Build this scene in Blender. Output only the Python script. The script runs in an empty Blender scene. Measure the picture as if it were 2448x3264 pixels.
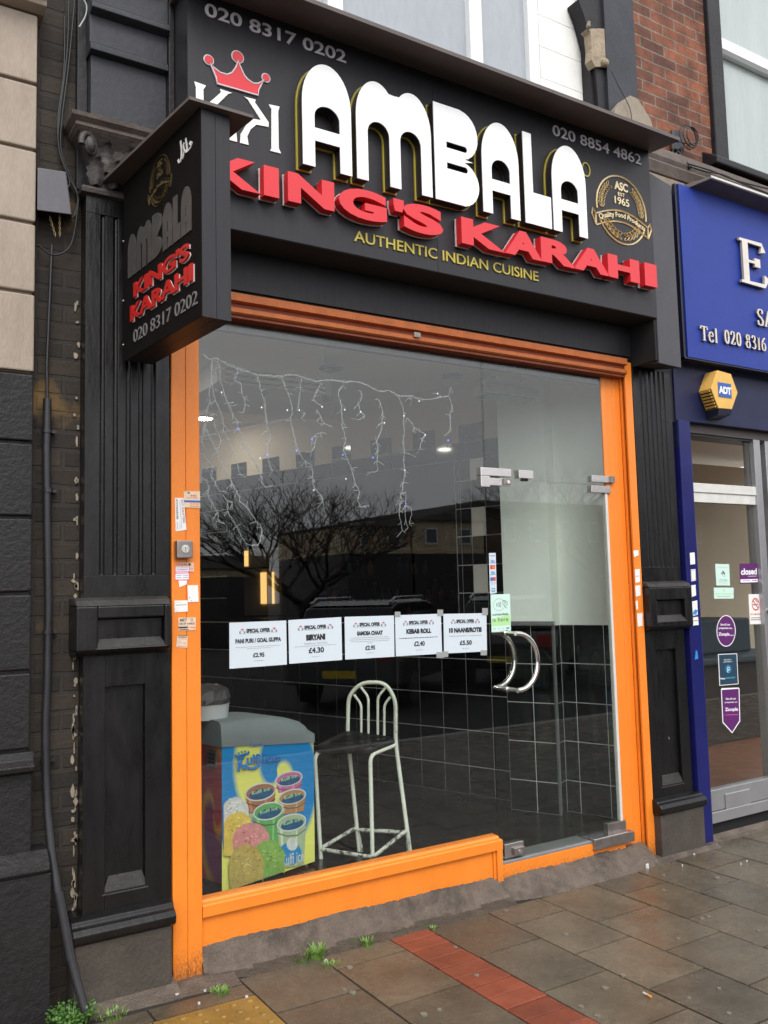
import bpy, bmesh, math, random
from mathutils import Vector, Matrix
R = math.radians
rnd = random.Random(7)
scene = bpy.context.scene
col = scene.collection

# ------------------------------------------------------------------ camera
# solved from the vanishing points of the shopfront: x along the facade, y into the building, z up (metres)
CAM = Vector((0.0, -3.66, 1.6))
FPX, CX, CY = 2786.0, 1224.0, 1632.0
MROT = Matrix(((0.84853147, 0.025989, 0.5285063), (-0.52855149, 0.08891821, 0.84423153), (-0.0250531, -0.99569982, 0.08918643)))
cam_d = bpy.data.cameras.new('camera'); cam = bpy.data.objects.new('camera', cam_d); col.objects.link(cam)
cam_d.sensor_fit = 'VERTICAL'; cam_d.sensor_height = 36.0; cam_d.sensor_width = 27.0
cam_d.lens = FPX/3264*36; cam_d.clip_start = 0.05; cam_d.clip_end = 500
m3 = Matrix((MROT @ Vector((1, 0, 0)), MROT @ Vector((0, -1, 0)), MROT @ Vector((0, 0, -1)))).transposed()
cam.matrix_world = Matrix.Translation(CAM) @ m3.to_4x4()
scene.camera = cam

# ------------------------------------------------------------------ light: bright overcast
SUN_EL, SUN_AZ = R(50), R(196)     # azimuth measured so that the brighter sky is behind and to the right of the camera
world = bpy.data.worlds.new('World'); scene.world = world; world.use_nodes = True
wn = world.node_tree; wn.nodes.clear()
wo = wn.nodes.new('ShaderNodeOutputWorld'); wb = wn.nodes.new('ShaderNodeBackground')
ws = wn.nodes.new('ShaderNodeTexSky'); ws.sky_type = 'NISHITA'; ws.sun_disc = False
ws.sun_elevation = SUN_EL; ws.sun_rotation = SUN_AZ; ws.air_density = 1.0; ws.dust_density = 6.0; ws.ozone_density = 1.0
wh = wn.nodes.new('ShaderNodeHueSaturation'); wh.inputs['Saturation'].default_value = 0.22
wx = wn.nodes.new('ShaderNodeMix'); wx.data_type = 'RGBA'; wx.inputs[0].default_value = 0.62; wx.inputs[7].default_value = (7.4, 7.6, 8.0, 1)      # cloud deck: an even pale grey veils the clear sky
wn.links.new(ws.outputs[0], wh.inputs['Color']); wn.links.new(wh.outputs[0], wx.inputs[6]); wn.links.new(wx.outputs[2], wb.inputs[0]); wn.links.new(wb.outputs[0], wo.inputs[0])
wb.inputs[1].default_value = 0.15
sun_d = bpy.data.lights.new('sun', 'SUN'); sun = bpy.data.objects.new('sun', sun_d); col.objects.link(sun)
sun_d.energy = 0.7; sun_d.angle = R(22); sun_d.color = (1.0, 0.97, 0.93)
sd = Vector((math.sin(SUN_AZ)*math.cos(SUN_EL), math.cos(SUN_AZ)*math.cos(SUN_EL), math.sin(SUN_EL)))
sun.rotation_euler = sd.to_track_quat('Z', 'Y').to_euler()
scene.view_settings.view_transform = 'Standard'; scene.view_settings.look = 'None'
scene.view_settings.exposure = 0.78; scene.view_settings.gamma = 1.0
scene.cycles.use_denoising = True
scene.cycles.max_bounces = 10; scene.cycles.transparent_max_bounces = 24; scene.cycles.glossy_bounces = 6
scene.cycles.diffuse_bounces = 4; scene.cycles.caustics_reflective = False; scene.cycles.caustics_refractive = False
scene.cycles.sample_clamp_indirect = 6.0

# ------------------------------------------------------------------ pixel rays (full resolution photograph) onto real planes
def ray(p): return MROT @ Vector(((p[0]-CX)/FPX, (p[1]-CY)/FPX, 1.0))
def at(p, y=None, x=None, z=None):
    d = ray(p)
    t = (y-CAM.y)/d.y if y is not None else ((x-CAM.x)/d.x if x is not None else (z-CAM.z)/d.z)
    return CAM + d*t
def zm(x0, y0, w): return lambda a, b: (x0+a*w, y0+b*w)
ph_1 = zm(0, 0, 900/1659); ph_2 = zm(800, 0, 900/1659); ph_3 = zm(1550, 0, 898/1655); ph_4 = zm(0, 1000, 900/1659)
ph_5 = zm(800, 1000, 900/1659); ph_6 = zm(1550, 1000, 898/1655); ph_7 = zm(0, 2100, 900/1659); ph_8 = zm(800, 2100, 900/1659)
ph_9 = zm(1550, 2100, 898/1659); ph_r = zm(620, 1080, 480/1561); ph_q = zm(1050, 1120, 510/1343); ph_w = zm(640, 1700, 940/1659)
ph_d = zm(2180, 1740, 268/898); ph_s = zm(530, 1520, 150/614); ph_k = zm(600, 150, 400/1609); ph_f = zm(630, 2200, 400/1341)
ph_a = zm(2150, 560, 298/804); ph_c = zm(1480, 1700, 320/1264); ph_e = zm(1860, 520, 260/1659); ph_p = zm(340, 300, 440/1132)
ph_l = zm(200, 0, 400/1427)

# ------------------------------------------------------------------ materials
MATS = {}
def nodes(name):
    m = bpy.data.materials.new(name); m.use_nodes = True; nt = m.node_tree; nt.nodes.clear()
    return m, nt, nt.nodes, nt.links
def ramp(N, stops):
    r = N.new('ShaderNodeValToRGB'); e = r.color_ramp.elements
    e[0].position, e[0].color = stops[0][0], (*stops[0][1], 1); e[1].position, e[1].color = stops[-1][0], (*stops[-1][1], 1)
    for p, c in stops[1:-1]:
        k = e.new(p); k.color = (*c, 1)
    return r
def g3(v): return (v, v, v)
def mat(name, c, rough=0.5, metal=0.0, var=0.0, vs=6.0, rvar=0.0, bump=0.0, bs=40.0, dirt=None, spec=0.5, stretch=None, coat=0.0,
        flakes=None, tint=False, emit=None, lowdirt=None):
    """principled surface with two scales of colour noise, optional streaks, flaked paint, and bump"""
    if name in MATS: return MATS[name]
    m, nt, N, L = nodes(name)
    out = N.new('ShaderNodeOutputMaterial'); b = N.new('ShaderNodeBsdfPrincipled'); L.new(b.outputs[0], out.inputs[0])
    b.inputs['Metallic'].default_value = metal; b.inputs['Specular IOR Level'].default_value = spec
    b.inputs['Coat Weight'].default_value = coat
    tc = N.new('ShaderNodeTexCoord'); mp = N.new('ShaderNodeMapping'); L.new(tc.outputs['Object'], mp.inputs[0])
    if stretch: mp.inputs['Scale'].default_value = stretch
    rgb = N.new('ShaderNodeRGB'); rgb.outputs[0].default_value = (*c, 1); cur = rgb.outputs[0]
    def noise(s, det=6, src=None, rg=0.6):
        n = N.new('ShaderNodeTexNoise'); n.inputs['Scale'].default_value = s; n.inputs['Detail'].default_value = det
        n.inputs['Roughness'].default_value = rg; L.new(src or mp.outputs[0], n.inputs['Vector']); return n
    def mix(fac, a, bcol, mode='MIX'):
        k = N.new('ShaderNodeMix'); k.data_type = 'RGBA'; k.blend_type = mode; k.clamp_factor = True
        if hasattr(fac, 'links'): L.new(fac, k.inputs[0])
        else: k.inputs[0].default_value = fac
        L.new(a, k.inputs[6])
        if hasattr(bcol, 'links'): L.new(bcol, k.inputs[7])
        else: k.inputs[7].default_value = (*bcol, 1)
        return k.outputs[2]
    if tint:
        a = N.new('ShaderNodeAttribute'); a.attribute_name = 'tint'; cur = mix(1.0, cur, a.outputs[0], 'MULTIPLY')
    if var:
        n = noise(vs); rr = ramp(N, [(0.25, g3(1-var)), (0.75, g3(1+var*0.6))]); L.new(n.outputs[0], rr.inputs[0])
        cur = mix(1.0, cur, rr.outputs[0], 'MULTIPLY')
        n2 = noise(vs*9, 3); r2 = ramp(N, [(0.3, g3(1-var*0.5)), (0.7, g3(1+var*0.3))]); L.new(n2.outputs[0], r2.inputs[0])
        cur = mix(1.0, cur, r2.outputs[0], 'MULTIPLY')
    if dirt:                                    # (colour, scale, threshold, softness)
        n = noise(dirt[1], 8, rg=0.7); r3 = ramp(N, [(dirt[2], g3(0)), (min(1, dirt[2]+dirt[3]), g3(1))]); L.new(n.outputs[0], r3.inputs[0])
        cur = mix(r3.outputs[0], cur, dirt[0])
    if lowdirt:                                 # (colour, z full, z none): splash-back grime that climbs from the pavement
        sx = N.new('ShaderNodeSeparateXYZ'); geo = N.new('ShaderNodeNewGeometry'); L.new(geo.outputs['Position'], sx.inputs[0])
        mr = N.new('ShaderNodeMapRange'); L.new(sx.outputs[2], mr.inputs[0]); mr.inputs[1].default_value = lowdirt[1]; mr.inputs[2].default_value = lowdirt[2]
        mr.inputs[3].default_value = 1; mr.inputs[4].default_value = 0
        n = noise(70, 5); ml = N.new('ShaderNodeMath'); ml.operation = 'MULTIPLY'; L.new(mr.outputs[0], ml.inputs[0]); L.new(n.outputs[0], ml.inputs[1])
        r4 = ramp(N, [(0.3, g3(0)), (0.55, g3(1))]); L.new(ml.outputs[0], r4.inputs[0]); cur = mix(r4.outputs[0], cur, lowdirt[0])
    if flakes:                                  # (colour, scale, threshold)
        n = noise(flakes[1], 4, mp.outputs[0], 0.7); r5 = ramp(N, [(flakes[2], g3(0)), (flakes[2]+0.015, g3(1))]); L.new(n.outputs[0], r5.inputs[0])
        cur = mix(r5.outputs[0], cur, flakes[0])
    L.new(cur, b.inputs['Base Color'])
    if rvar:
        n = noise(vs*1.7, 5); r6 = ramp(N, [(0.3, g3(max(0.02, rough-rvar))), (0.7, g3(min(1, rough+rvar)))]); L.new(n.outputs[0], r6.inputs[0])
        L.new(r6.outputs[0], b.inputs['Roughness'])
    else: b.inputs['Roughness'].default_value = rough
    if bump:
        n = noise(bs, 5); bp = N.new('ShaderNodeBump'); bp.inputs['Strength'].default_value = bump; bp.inputs['Distance'].default_value = 0.01
        L.new(n.outputs[0], bp.inputs['Height']); L.new(bp.outputs[0], b.inputs['Normal'])
    if emit:
        b.inputs['Emission Color'].default_value = (*emit[0], 1); b.inputs['Emission Strength'].default_value = emit[1]
    MATS[name] = m; return m
def glass(name, tint=(0.97, 0.985, 0.975), base=0.043, extra=0.0):
    """clear pane: straight-through transmission plus Schlick reflection on each face"""
    m, nt, N, L = nodes(name)
    out = N.new('ShaderNodeOutputMaterial'); tr = N.new('ShaderNodeBsdfTransparent'); tr.inputs[0].default_value = (*tint, 1)
    gl = N.new('ShaderNodeBsdfGlossy'); gl.inputs['Roughness'].default_value = 0.0; gl.inputs[0].default_value = (1, 1, 1, 1)
    lw = N.new('ShaderNodeLayerWeight'); lw.inputs[0].default_value = 0.5
    p = N.new('ShaderNodeMath'); p.operation = 'POWER'; L.new(lw.outputs['Facing'], p.inputs[0]); p.inputs[1].default_value = 5
    k = N.new('ShaderNodeMath'); k.operation = 'MULTIPLY_ADD'; L.new(p.outputs[0], k.inputs[0]); k.inputs[1].default_value = 0.95; k.inputs[2].default_value = base
    mx = N.new('ShaderNodeMixShader'); L.new(k.outputs[0], mx.inputs[0]); L.new(tr.outputs[0], mx.inputs[1]); L.new(gl.outputs[0], mx.inputs[2])
    L.new(mx.outputs[0], out.inputs[0]); MATS[name] = m; return m
def brickmat(name, c1, c2, mortar, bw, bh, ms=0.012, plane='XZ', bias=0.0, rough=0.85, bump=0.6, grime=None, soot=0.35):
    m, nt, N, L = nodes(name)
    out = N.new('ShaderNodeOutputMaterial'); b = N.new('ShaderNodeBsdfPrincipled'); L.new(b.outputs[0], out.inputs[0])
    tc = N.new('ShaderNodeTexCoord'); sx = N.new('ShaderNodeSeparateXYZ'); L.new(tc.outputs['Object'], sx.inputs[0])
    cb = N.new('ShaderNodeCombineXYZ'); L.new(sx.outputs[0 if plane[0] == 'X' else 1], cb.inputs[0]); L.new(sx.outputs[2 if plane[1] == 'Z' else 1], cb.inputs[1])
    wob = N.new('ShaderNodeTexNoise'); wob.inputs['Scale'].default_value = 9; L.new(cb.outputs[0], wob.inputs[0])
    vm = N.new('ShaderNodeVectorMath'); vm.operation = 'MULTIPLY_ADD'; L.new(wob.outputs['Color'], vm.inputs[0]); vm.inputs[1].default_value = (0.012,)*3; L.new(cb.outputs[0], vm.inputs[2])
    br = N.new('ShaderNodeTexBrick'); L.new(vm.outputs[0], br.inputs['Vector']); br.inputs['Scale'].default_value = 1
    br.inputs['Brick Width'].default_value = bw; br.inputs['Row Height'].default_value = bh; br.inputs['Mortar Size'].default_value = ms
    br.inputs['Mortar Smooth'].default_value = 0.3; br.inputs['Bias'].default_value = bias
    br.inputs['Color1'].default_value = (*c1, 1); br.inputs['Color2'].default_value = (*c2, 1); br.inputs['Mortar'].default_value = (*mortar, 1)
    n = N.new('ShaderNodeTexNoise'); n.inputs['Scale'].default_value = 7; n.inputs['Detail'].default_value = 8; n.inputs['Roughness'].default_value = 0.7; L.new(tc.outputs['Object'], n.inputs[0])
    rr = ramp(N, [(0.3, g3(1-soot)), (0.7, g3(1.25))]); L.new(n.outputs[0], rr.inputs[0])
    mx = N.new('ShaderNodeMix'); mx.data_type = 'RGBA'; mx.blend_type = 'MULTIPLY'; mx.inputs[0].default_value = 1; L.new(br.outputs[0], mx.inputs[6]); L.new(rr.outputs[0], mx.inputs[7])
    cur = mx.outputs[2]
    if grime:
        n3 = N.new('ShaderNodeTexNoise'); n3.inputs['Scale'].default_value = grime[1]; n3.inputs['Detail'].default_value = 8; L.new(tc.outputs['Object'], n3.inputs[0])
        r3 = ramp(N, [(grime[2], g3(0)), (grime[2]+0.12, g3(1))]); L.new(n3.outputs[0], r3.inputs[0])
        m3_ = N.new('ShaderNodeMix'); m3_.data_type = 'RGBA'; L.new(r3.outputs[0], m3_.inputs[0]); L.new(cur, m3_.inputs[6]); m3_.inputs[7].default_value = (*grime[0], 1); cur = m3_.outputs[2]
    L.new(cur, b.inputs['Base Color']); b.inputs['Roughness'].default_value = rough
    n2 = N.new('ShaderNodeTexNoise'); n2.inputs['Scale'].default_value = 60; n2.inputs['Detail'].default_value = 6; L.new(tc.outputs['Object'], n2.inputs[0])
    ad = N.new('ShaderNodeMath'); ad.operation = 'MULTIPLY_ADD'; L.new(n2.outputs[0], ad.inputs[0]); ad.inputs[1].default_value = 0.5
    iv = N.new('ShaderNodeMath'); iv.operation = 'SUBTRACT'; iv.inputs[0].default_value = 1; L.new(br.outputs['Fac'], iv.inputs[1]); L.new(iv.outputs[0], ad.inputs[2])
    bp = N.new('ShaderNodeBump'); bp.inputs['Strength'].default_value = bump; bp.inputs['Distance'].default_value = 0.012; L.new(ad.outputs[0], bp.inputs['Height']); L.new(bp.outputs[0], b.inputs['Normal'])
    MATS[name] = m; return m
def emis(name, c, s):
    m, nt, N, L = nodes(name); out = N.new('ShaderNodeOutputMaterial'); e = N.new('ShaderNodeEmission')
    e.inputs[0].default_value = (*c, 1); e.inputs[1].default_value = s; L.new(e.outputs[0], out.inputs[0]); MATS[name] = m; return m

# ------------------------------------------------------------------ mesh builder
TEXT = {}
def text_geo(s, bold=0.0, flat=True, shear=0.0):
    k = (s, bold, flat, shear)
    if k in TEXT: return TEXT[k]
    cu = bpy.data.curves.new('glyphs', 'FONT'); cu.body = s; cu.offset = bold; cu.size = 1.0; cu.shear = shear
    cu.extrude = 0.0 if flat else 0.5; cu.resolution_u = 5
    cu.fill_mode = 'FRONT' if flat else 'BOTH'
    o = bpy.data.objects.new('glyphs', cu); col.objects.link(o)
    dg = bpy.context.evaluated_depsgraph_get(); me = bpy.data.meshes.new_from_object(o.evaluated_get(dg))
    vs = [v.co.copy() for v in me.vertices]; fs = [tuple(p.vertices) for p in me.polygons]
    bpy.data.objects.remove(o); bpy.data.curves.remove(cu); bpy.data.meshes.remove(me)
    x0 = min(v.x for v in vs); x1 = max(v.x for v in vs); y0 = min(v.y for v in vs); y1 = max(v.y for v in vs)
    out = ([((v.x-x0)/(x1-x0), (v.y-y0)/(y1-y0), v.z+0.5) for v in vs], fs, (x1-x0)/(y1-y0)); TEXT[k] = out
    return out
class MB:
    def __init__(s): s.v = []; s.f = []; s.m = []; s.mats = []; s.tint = None; s.cur = 0; s.smooth = set()
    def use(s, m):
        if isinstance(m, str): m = MATS[m]
        if m not in s.mats: s.mats.append(m)
        s.cur = s.mats.index(m); return s
    def add(s, vs, fs, smooth=False):
        o = len(s.v); s.v += [tuple(v) for v in vs]
        for f in fs:
            if smooth: s.smooth.add(len(s.f))
            s.f.append(tuple(i+o for i in f)); s.m.append(s.cur)
        return s
    def box(s, x0, x1, y0, y1, z0, z1):
        return s.hexa([(x0, y0, z0), (x1, y0, z0), (x1, y1, z0), (x0, y1, z0), (x0, y0, z1), (x1, y0, z1), (x1, y1, z1), (x0, y1, z1)])
    def hexa(s, v): return s.add(v, [(0, 3, 2, 1), (4, 5, 6, 7), (0, 1, 5, 4), (1, 2, 6, 5), (2, 3, 7, 6), (3, 0, 4, 7)])
    def prism(s, front, back):              # two outlines with the same count, front counter-clockwise seen from outside
        n = len(front)
        return s.add(list(front)+list(back), [tuple(range(n)), tuple(range(2*n-1, n-1, -1))]+[(i, n+i, n+(i+1) % n, (i+1) % n) for i in range(n)])
    def prof_x(s, prof, x0, x1):            # (y, z) profile swept along x
        return s.prism([(x0, y, z) for y, z in prof], [(x1, y, z) for y, z in prof])
    def prof_z(s, prof, z0, z1): return s.prism([(x, y, z1) for x, y in prof], [(x, y, z0) for x, y in prof])
    def poly_y(s, pts, y0, y1): return s.prism([(x, y0, z) for x, z in pts], [(x, y1, z) for x, z in pts])
    def quad(s, a, b, c, d): return s.add([a, b, c, d], [(0, 1, 2, 3)])
    def tube(s, path, r, n=8, cap=True):
        path = [Vector(p) for p in path]; rings = []; k = len(path); up = Vector((0, 0, 1)); prev = None
        for i, p in enumerate(path):
            t = (path[min(i+1, k-1)]-path[max(i-1, 0)]).normalized()
            if prev is None:
                a = t.cross(up) if abs(t.z) < 0.95 else t.cross(Vector((1, 0, 0)))
            else: a = prev-t*prev.dot(t)
            a.normalize(); b = t.cross(a); prev = a; rr = r[i] if isinstance(r, (list, tuple)) else r
            rings.append([p+(a*math.cos(2*math.pi*j/n)+b*math.sin(2*math.pi*j/n))*rr for j in range(n)])
        vs = [v for q in rings for v in q]; fs = []
        for i in range(k-1):
            for j in range(n): fs.append((i*n+j, i*n+(j+1) % n, (i+1)*n+(j+1) % n, (i+1)*n+j))
        s.add(vs, fs, True)
        if cap: s.add(rings[0], [tuple(range(n-1, -1, -1))]); s.add(rings[-1], [tuple(range(n))])
        return s
    def lathe(s, c, prof, n=24, axis='Z'):  # (r, h) profile about a vertical (or other) axis
        vs = []; fs = []
        for r_, h in prof:
            for j in range(n):
                a = 2*math.pi*j/n; p = (r_*math.cos(a), r_*math.sin(a), h)
                if axis == 'Y': p = (p[0], p[2], p[1])
                vs.append((c[0]+p[0], c[1]+p[1], c[2]+p[2]))
        for i in range(len(prof)-1):
            for j in range(n): fs.append((i*n+j, i*n+(j+1) % n, (i+1)*n+(j+1) % n, (i+1)*n+j))
        s.add(vs, fs, True); s.add(vs[:n], [tuple(range(n-1, -1, -1))]); s.add(vs[-n:], [tuple(range(n))]); return s
    def ball(s, c, r, n=8, k=5, sc=(1, 1, 1)):
        prof = [(r*math.sin(math.pi*i/k) + 1e-4, -r*math.cos(math.pi*i/k)) for i in range(k+1)]; o = len(s.v)
        s.lathe((0, 0, 0), prof, n)
        for i in range(o, len(s.v)): s.v[i] = (c[0]+s.v[i][0]*sc[0], c[1]+s.v[i][1]*sc[1], c[2]+s.v[i][2]*sc[2])
        return s
    def text(s, t, fn, bold=0.0, flat=True, shear=0.0):
        vs, fs, a = text_geo(t, bold, flat, shear); return s.add([fn(*v) for v in vs], fs)
    def word(s, t, k, fn, bold=0.0, flat=True):
        vs, fs, a = text_geo(t, bold, flat); n = len(t.split()); iv = sorted((min(vs[i][0] for i in f), max(vs[i][0] for i in f)) for f in fs)
        mg = [list(iv[0])]
        for p, q in iv[1:]:
            if p <= mg[-1][1]: mg[-1][1] = max(mg[-1][1], q)
            else: mg.append([p, q])
        gaps = sorted(sorted(((b[0]-a_[1], (b[0]+a_[1])/2) for a_, b in zip(mg, mg[1:])), reverse=True)[:n-1], key=lambda g: g[1])
        cuts = [-1]+[g[1] for g in gaps]+[2]; lo, hi = cuts[k], cuts[k+1]
        use = [f for f in fs if lo < sum(vs[i][0] for i in f)/len(f) < hi]; idx = sorted({i for f in use for i in f}); mp = {i: j for j, i in enumerate(idx)}
        return s.add([fn(*vs[i]) for i in idx], [tuple(mp[i] for i in f) for f in use])
    def stroke(s, pts, fn, thick, thin=None, closed=False, depth=(0, 1), ends=True):
        """pen stroke on a 2D outline; the width follows the direction like a broad nib"""
        thin = thick if thin is None else thin; n = len(pts); L_ = []; R_ = []; e_ = (len(s.f) % 89)*.0014; depth = (depth[0]-e_, depth[1])      # overlapping strokes never share a plane
        for i, p in enumerate(pts):
            a = pts[(i-1) % n] if (closed or i > 0) else p; b = pts[(i+1) % n] if (closed or i < n-1) else p
            dx, dy = b[0]-a[0], b[1]-a[1]; l = math.hypot(dx, dy) or 1; w = (thin+(thick-thin)*abs(dy)/l)/2
            L_.append((p[0]-dy/l*w, p[1]+dx/l*w)); R_.append((p[0]+dy/l*w, p[1]-dx/l*w))
        rng = range(n if closed else n-1)
        vs = [fn(*p, depth[0]) for p in L_]+[fn(*p, depth[0]) for p in R_]; fs = [(i, n+i, n+(i+1) % n, (i+1) % n) for i in rng]
        if depth[1] is not None and depth[1] != depth[0]:
            vs += [fn(*p, depth[1]) for p in L_]+[fn(*p, depth[1]) for p in R_]
            for i in rng:
                j = (i+1) % n; fs += [(i, j, 2*n+j, 2*n+i), (n+j, n+i, 3*n+i, 3*n+j)]
            if not closed: fs += [(0, 2*n, 3*n, n), (n-1, 2*n-1, 4*n-1, 3*n-1)]
        return s.add(vs, fs)
    def build(s, name, m=None, parent=None, bevel=0.0, local=False, sub=0, seg=2):
        if m is not None and not s.mats: s.use(m)
        off = Vector((0, 0, 0)); p = parent
        if not local:
            while p: off += p.location; p = p.parent
        me = bpy.data.meshes.new(name); me.from_pydata([tuple(Vector(v)-off) for v in s.v], [], s.f); me.update()
        for k in s.mats: me.materials.append(k)
        me.polygons.foreach_set('material_index', s.m)
        if s.smooth: me.polygons.foreach_set('use_smooth', [i in s.smooth for i in range(len(s.f))])
        if s.tint is not None:
            at_ = me.color_attributes.new('tint', 'FLOAT_COLOR', 'CORNER'); d = []
            for i, f in enumerate(s.f): d += list(s.tint[i])*len(f)
            at_.data.foreach_set('color', d)
        bm = bmesh.new(); bm.from_mesh(me); bmesh.ops.recalc_face_normals(bm, faces=bm.faces); bm.to_mesh(me); bm.free()
        o = bpy.data.objects.new(name, me); col.objects.link(o)
        if parent: o.parent = parent
        if bevel:
            b = o.modifiers.new('bevel', 'BEVEL'); b.width = bevel; b.segments = seg; b.limit_method = 'ANGLE'; b.angle_limit = R(40); b.harden_normals = False
        if sub:
            k = o.modifiers.new('sub', 'SUBSURF'); k.levels = sub; k.render_levels = sub
        return o
def tag(o, label=None, cat=None, group=None, kind=None):
    if label: o['label'] = label
    if cat: o['category'] = cat
    if group: o['group'] = group
    if kind: o['kind'] = kind
    return o
def thing(name, loc, label, cat, group=None, rz=0.0):
    o = bpy.data.objects.new(name, None); col.objects.link(o); o.location = loc; o.rotation_euler = (0, 0, rz); o.empty_display_size = 0.1
    return tag(o, label, cat, group)
def gz(x): return -0.003*(x-2.3)+0.012*max(0.0, 1.8-x)      # the pavement rises slightly to the left
# ------------------------------------------------------------------ material library
mat('slab_stone', (0.118, 0.098, 0.068), 0.25, var=0.35, vs=4, rvar=0.17, bump=0.25, bs=130, tint=True, dirt=((0.040, 0.031, 0.020), 1.3, 0.50, 0.35))
mat('red_paver', (0.21, 0.052, 0.026), 0.42, var=0.3, vs=9, rvar=0.12, bump=0.3, bs=120, tint=True)
mat('yellow_tactile', (0.252, 0.144, 0.03), 0.45, var=0.3, vs=8, bump=0.3, bs=120, dirt=((0.16, 0.10, 0.05), 9, 0.55, 0.15))
mat('joint_soil', (0.0225, 0.018, 0.014), 0.9, var=0.4, vs=20, bump=0.6, bs=90)
mat('asphalt', (0.03, 0.03, 0.0312), 0.9, spec=0.2, var=0.3, vs=3, rvar=0.2, bump=0.5, bs=220)
mat('kerb_stone', (0.26, 0.25, 0.24), 0.6, var=0.3, vs=6, bump=0.3)
mat('gum', (0.17, 0.15, 0.115), 0.7, var=0.2, vs=30)
mat('mortar', (0.1275, 0.09775, 0.0748), 0.6, var=0.45, vs=14, rvar=0.2, bump=1.0, bs=110, dirt=((0.05, 0.038, 0.028), 5, 0.5, 0.15))
mat('foot_soil', (0.062, 0.047, 0.032), 0.6, var=0.5, vs=16, rvar=0.2, bump=1.0, bs=90, dirt=((0.035, 0.04, 0.018), 9, 0.55, 0.12))
mat('orange_paint', (0.82, 0.225, 0.022), 0.42, var=0.09, vs=4, rvar=0.1, bump=0.1, bs=120, stretch=(3, 3, 1), lowdirt=((0.14, 0.06, 0.025), 0.0, 0.31), flakes=((0.30, 0.10, 0.03), 46, 0.76))
mat('orange_rust', (0.44, 0.112, 0.02), 0.6, var=0.25, vs=14, bump=0.3, bs=120, dirt=((0.16, 0.055, 0.02), 34, 0.60, 0.1))
mat('orange_dark', (0.26, 0.05, 0.014), 0.6, var=0.3, vs=12, bump=0.2)
mat('black_paint', (0.005737, 0.005231, 0.005737), 0.34, spec=0.35, var=0.35, vs=6, rvar=0.12, bump=0.22, bs=20, flakes=((0.36, 0.32, 0.28), 12, 0.735), dirt=((0.017, 0.0145, 0.0155), 2, 0.5, 0.3), stretch=(1.6, 1.6, .5))
mat('black_lit', (0.03375, 0.03015, 0.02925), 0.55, spec=0.3, var=0.5, vs=9, bump=0.3, bs=60, stretch=(1, 1, 1))  # paler black: painted highlights for sills, block tops and flute feet
mat('capital_stone', (0.05, 0.042, 0.038), 0.55, var=0.5, vs=16, bump=0.4, bs=60, dirt=((0.11, 0.095, 0.08), 12, 0.58, 0.12))
mat('concrete_base', (0.063, 0.051, 0.0396), 0.7, var=0.4, vs=7, bump=0.4, bs=60, dirt=((0.045, 0.037, 0.03), 5, 0.5, 0.2))
mat('beige_stone', (0.3604, 0.2958, 0.2346), 0.8, var=0.16, vs=5, bump=0.3, bs=55, dirt=((0.22, 0.15, 0.10), 2.0, 0.54, 0.28), stretch=(2.2, 2.2, .7))
mat('black_stone', (0.0126, 0.01125, 0.01215), 0.5, spec=0.35, var=0.4, vs=5, bump=0.5, bs=50, rvar=0.15, flakes=((0.3, 0.27, 0.24), 33, 0.765))
mat('sign_grey', (0.02552, 0.0242, 0.02816), 0.42, spec=0.3, var=0.2, vs=7, bump=0.05, bs=150, stretch=(6, 6, 0.6), flakes=((0.3, 0.3, 0.3), 40, 0.80))
mat('fascia_grey', (0.022, 0.02024, 0.02332), 0.45, spec=0.3, var=0.45, vs=9, bump=0.1, bs=150, stretch=(9, 9, 0.5), flakes=((0.45, 0.43, 0.42), 46, 0.79))
mat('sign_side_dark', (0.01, 0.008, 0.008), 0.7, spec=0.04, var=0.2, vs=8)
mat('panel_grey', (0.063, 0.06, 0.066), 0.4, spec=0.3, var=0.12, vs=6, flakes=((0.4, 0.4, 0.4), 40, 0.79), dirt=((0.06, 0.055, 0.06), 4, 0.56, 0.2))
mat('soffit_brown', (0.096, 0.075, 0.069), 0.5, var=0.15, vs=6)
mat('void_black', (0.006, 0.006, 0.006), 0.8)
mat('letter_white', (0.86, 0.86, 0.85), 0.3, var=0.03, vs=3)
mat('letter_side', (0.020, 0.016, 0.017), 0.35)
mat('letter_gold', (0.42, 0.34, 0.045), 0.4, var=0.15, vs=12)
mat('gold_text', (0.50, 0.40, 0.05), 0.4, var=0.15, vs=20)
mat('gold_pale', (0.85, 0.7, 0.42), 0.35, var=0.12, vs=20)
mat('letter_red', (0.66, 0.022, 0.03), 0.35, var=0.05, vs=5)
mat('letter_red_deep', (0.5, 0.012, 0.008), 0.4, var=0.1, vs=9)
mat('backing_white', (0.62, 0.60, 0.58), 0.4)
mat('silver_text', (0.58, 0.55, 0.58), 0.35, var=0.1, vs=15)
mat('logo_white', (0.85, 0.83, 0.78), 0.35)
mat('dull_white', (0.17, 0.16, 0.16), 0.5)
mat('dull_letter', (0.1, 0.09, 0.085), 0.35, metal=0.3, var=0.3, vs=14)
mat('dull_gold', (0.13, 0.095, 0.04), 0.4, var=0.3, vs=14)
mat('dark_outline', (0.02, 0.015, 0.015), 0.5)
mat('steel', (0.62, 0.58, 0.56), 0.22, metal=1.0, var=0.06, vs=12, bump=0.03, bs=200)
mat('steel_dull', (0.34, 0.30, 0.28), 0.38, metal=0.9, var=0.3, vs=18)
mat('chrome', (0.75, 0.72, 0.70), 0.07, metal=1.0)
mat('aluminium', (0.42, 0.42, 0.43), 0.35, metal=0.7, var=0.1, vs=9)
mat('alu_white', (0.62, 0.61, 0.57), 0.45, var=0.12, vs=12)
mat('tile_black', (0.006, 0.006, 0.0065), 0.06, var=0.2, vs=3)
mat('tile_white', (0.75, 0.73, 0.68), 0.12, var=0.05, vs=3)
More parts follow.
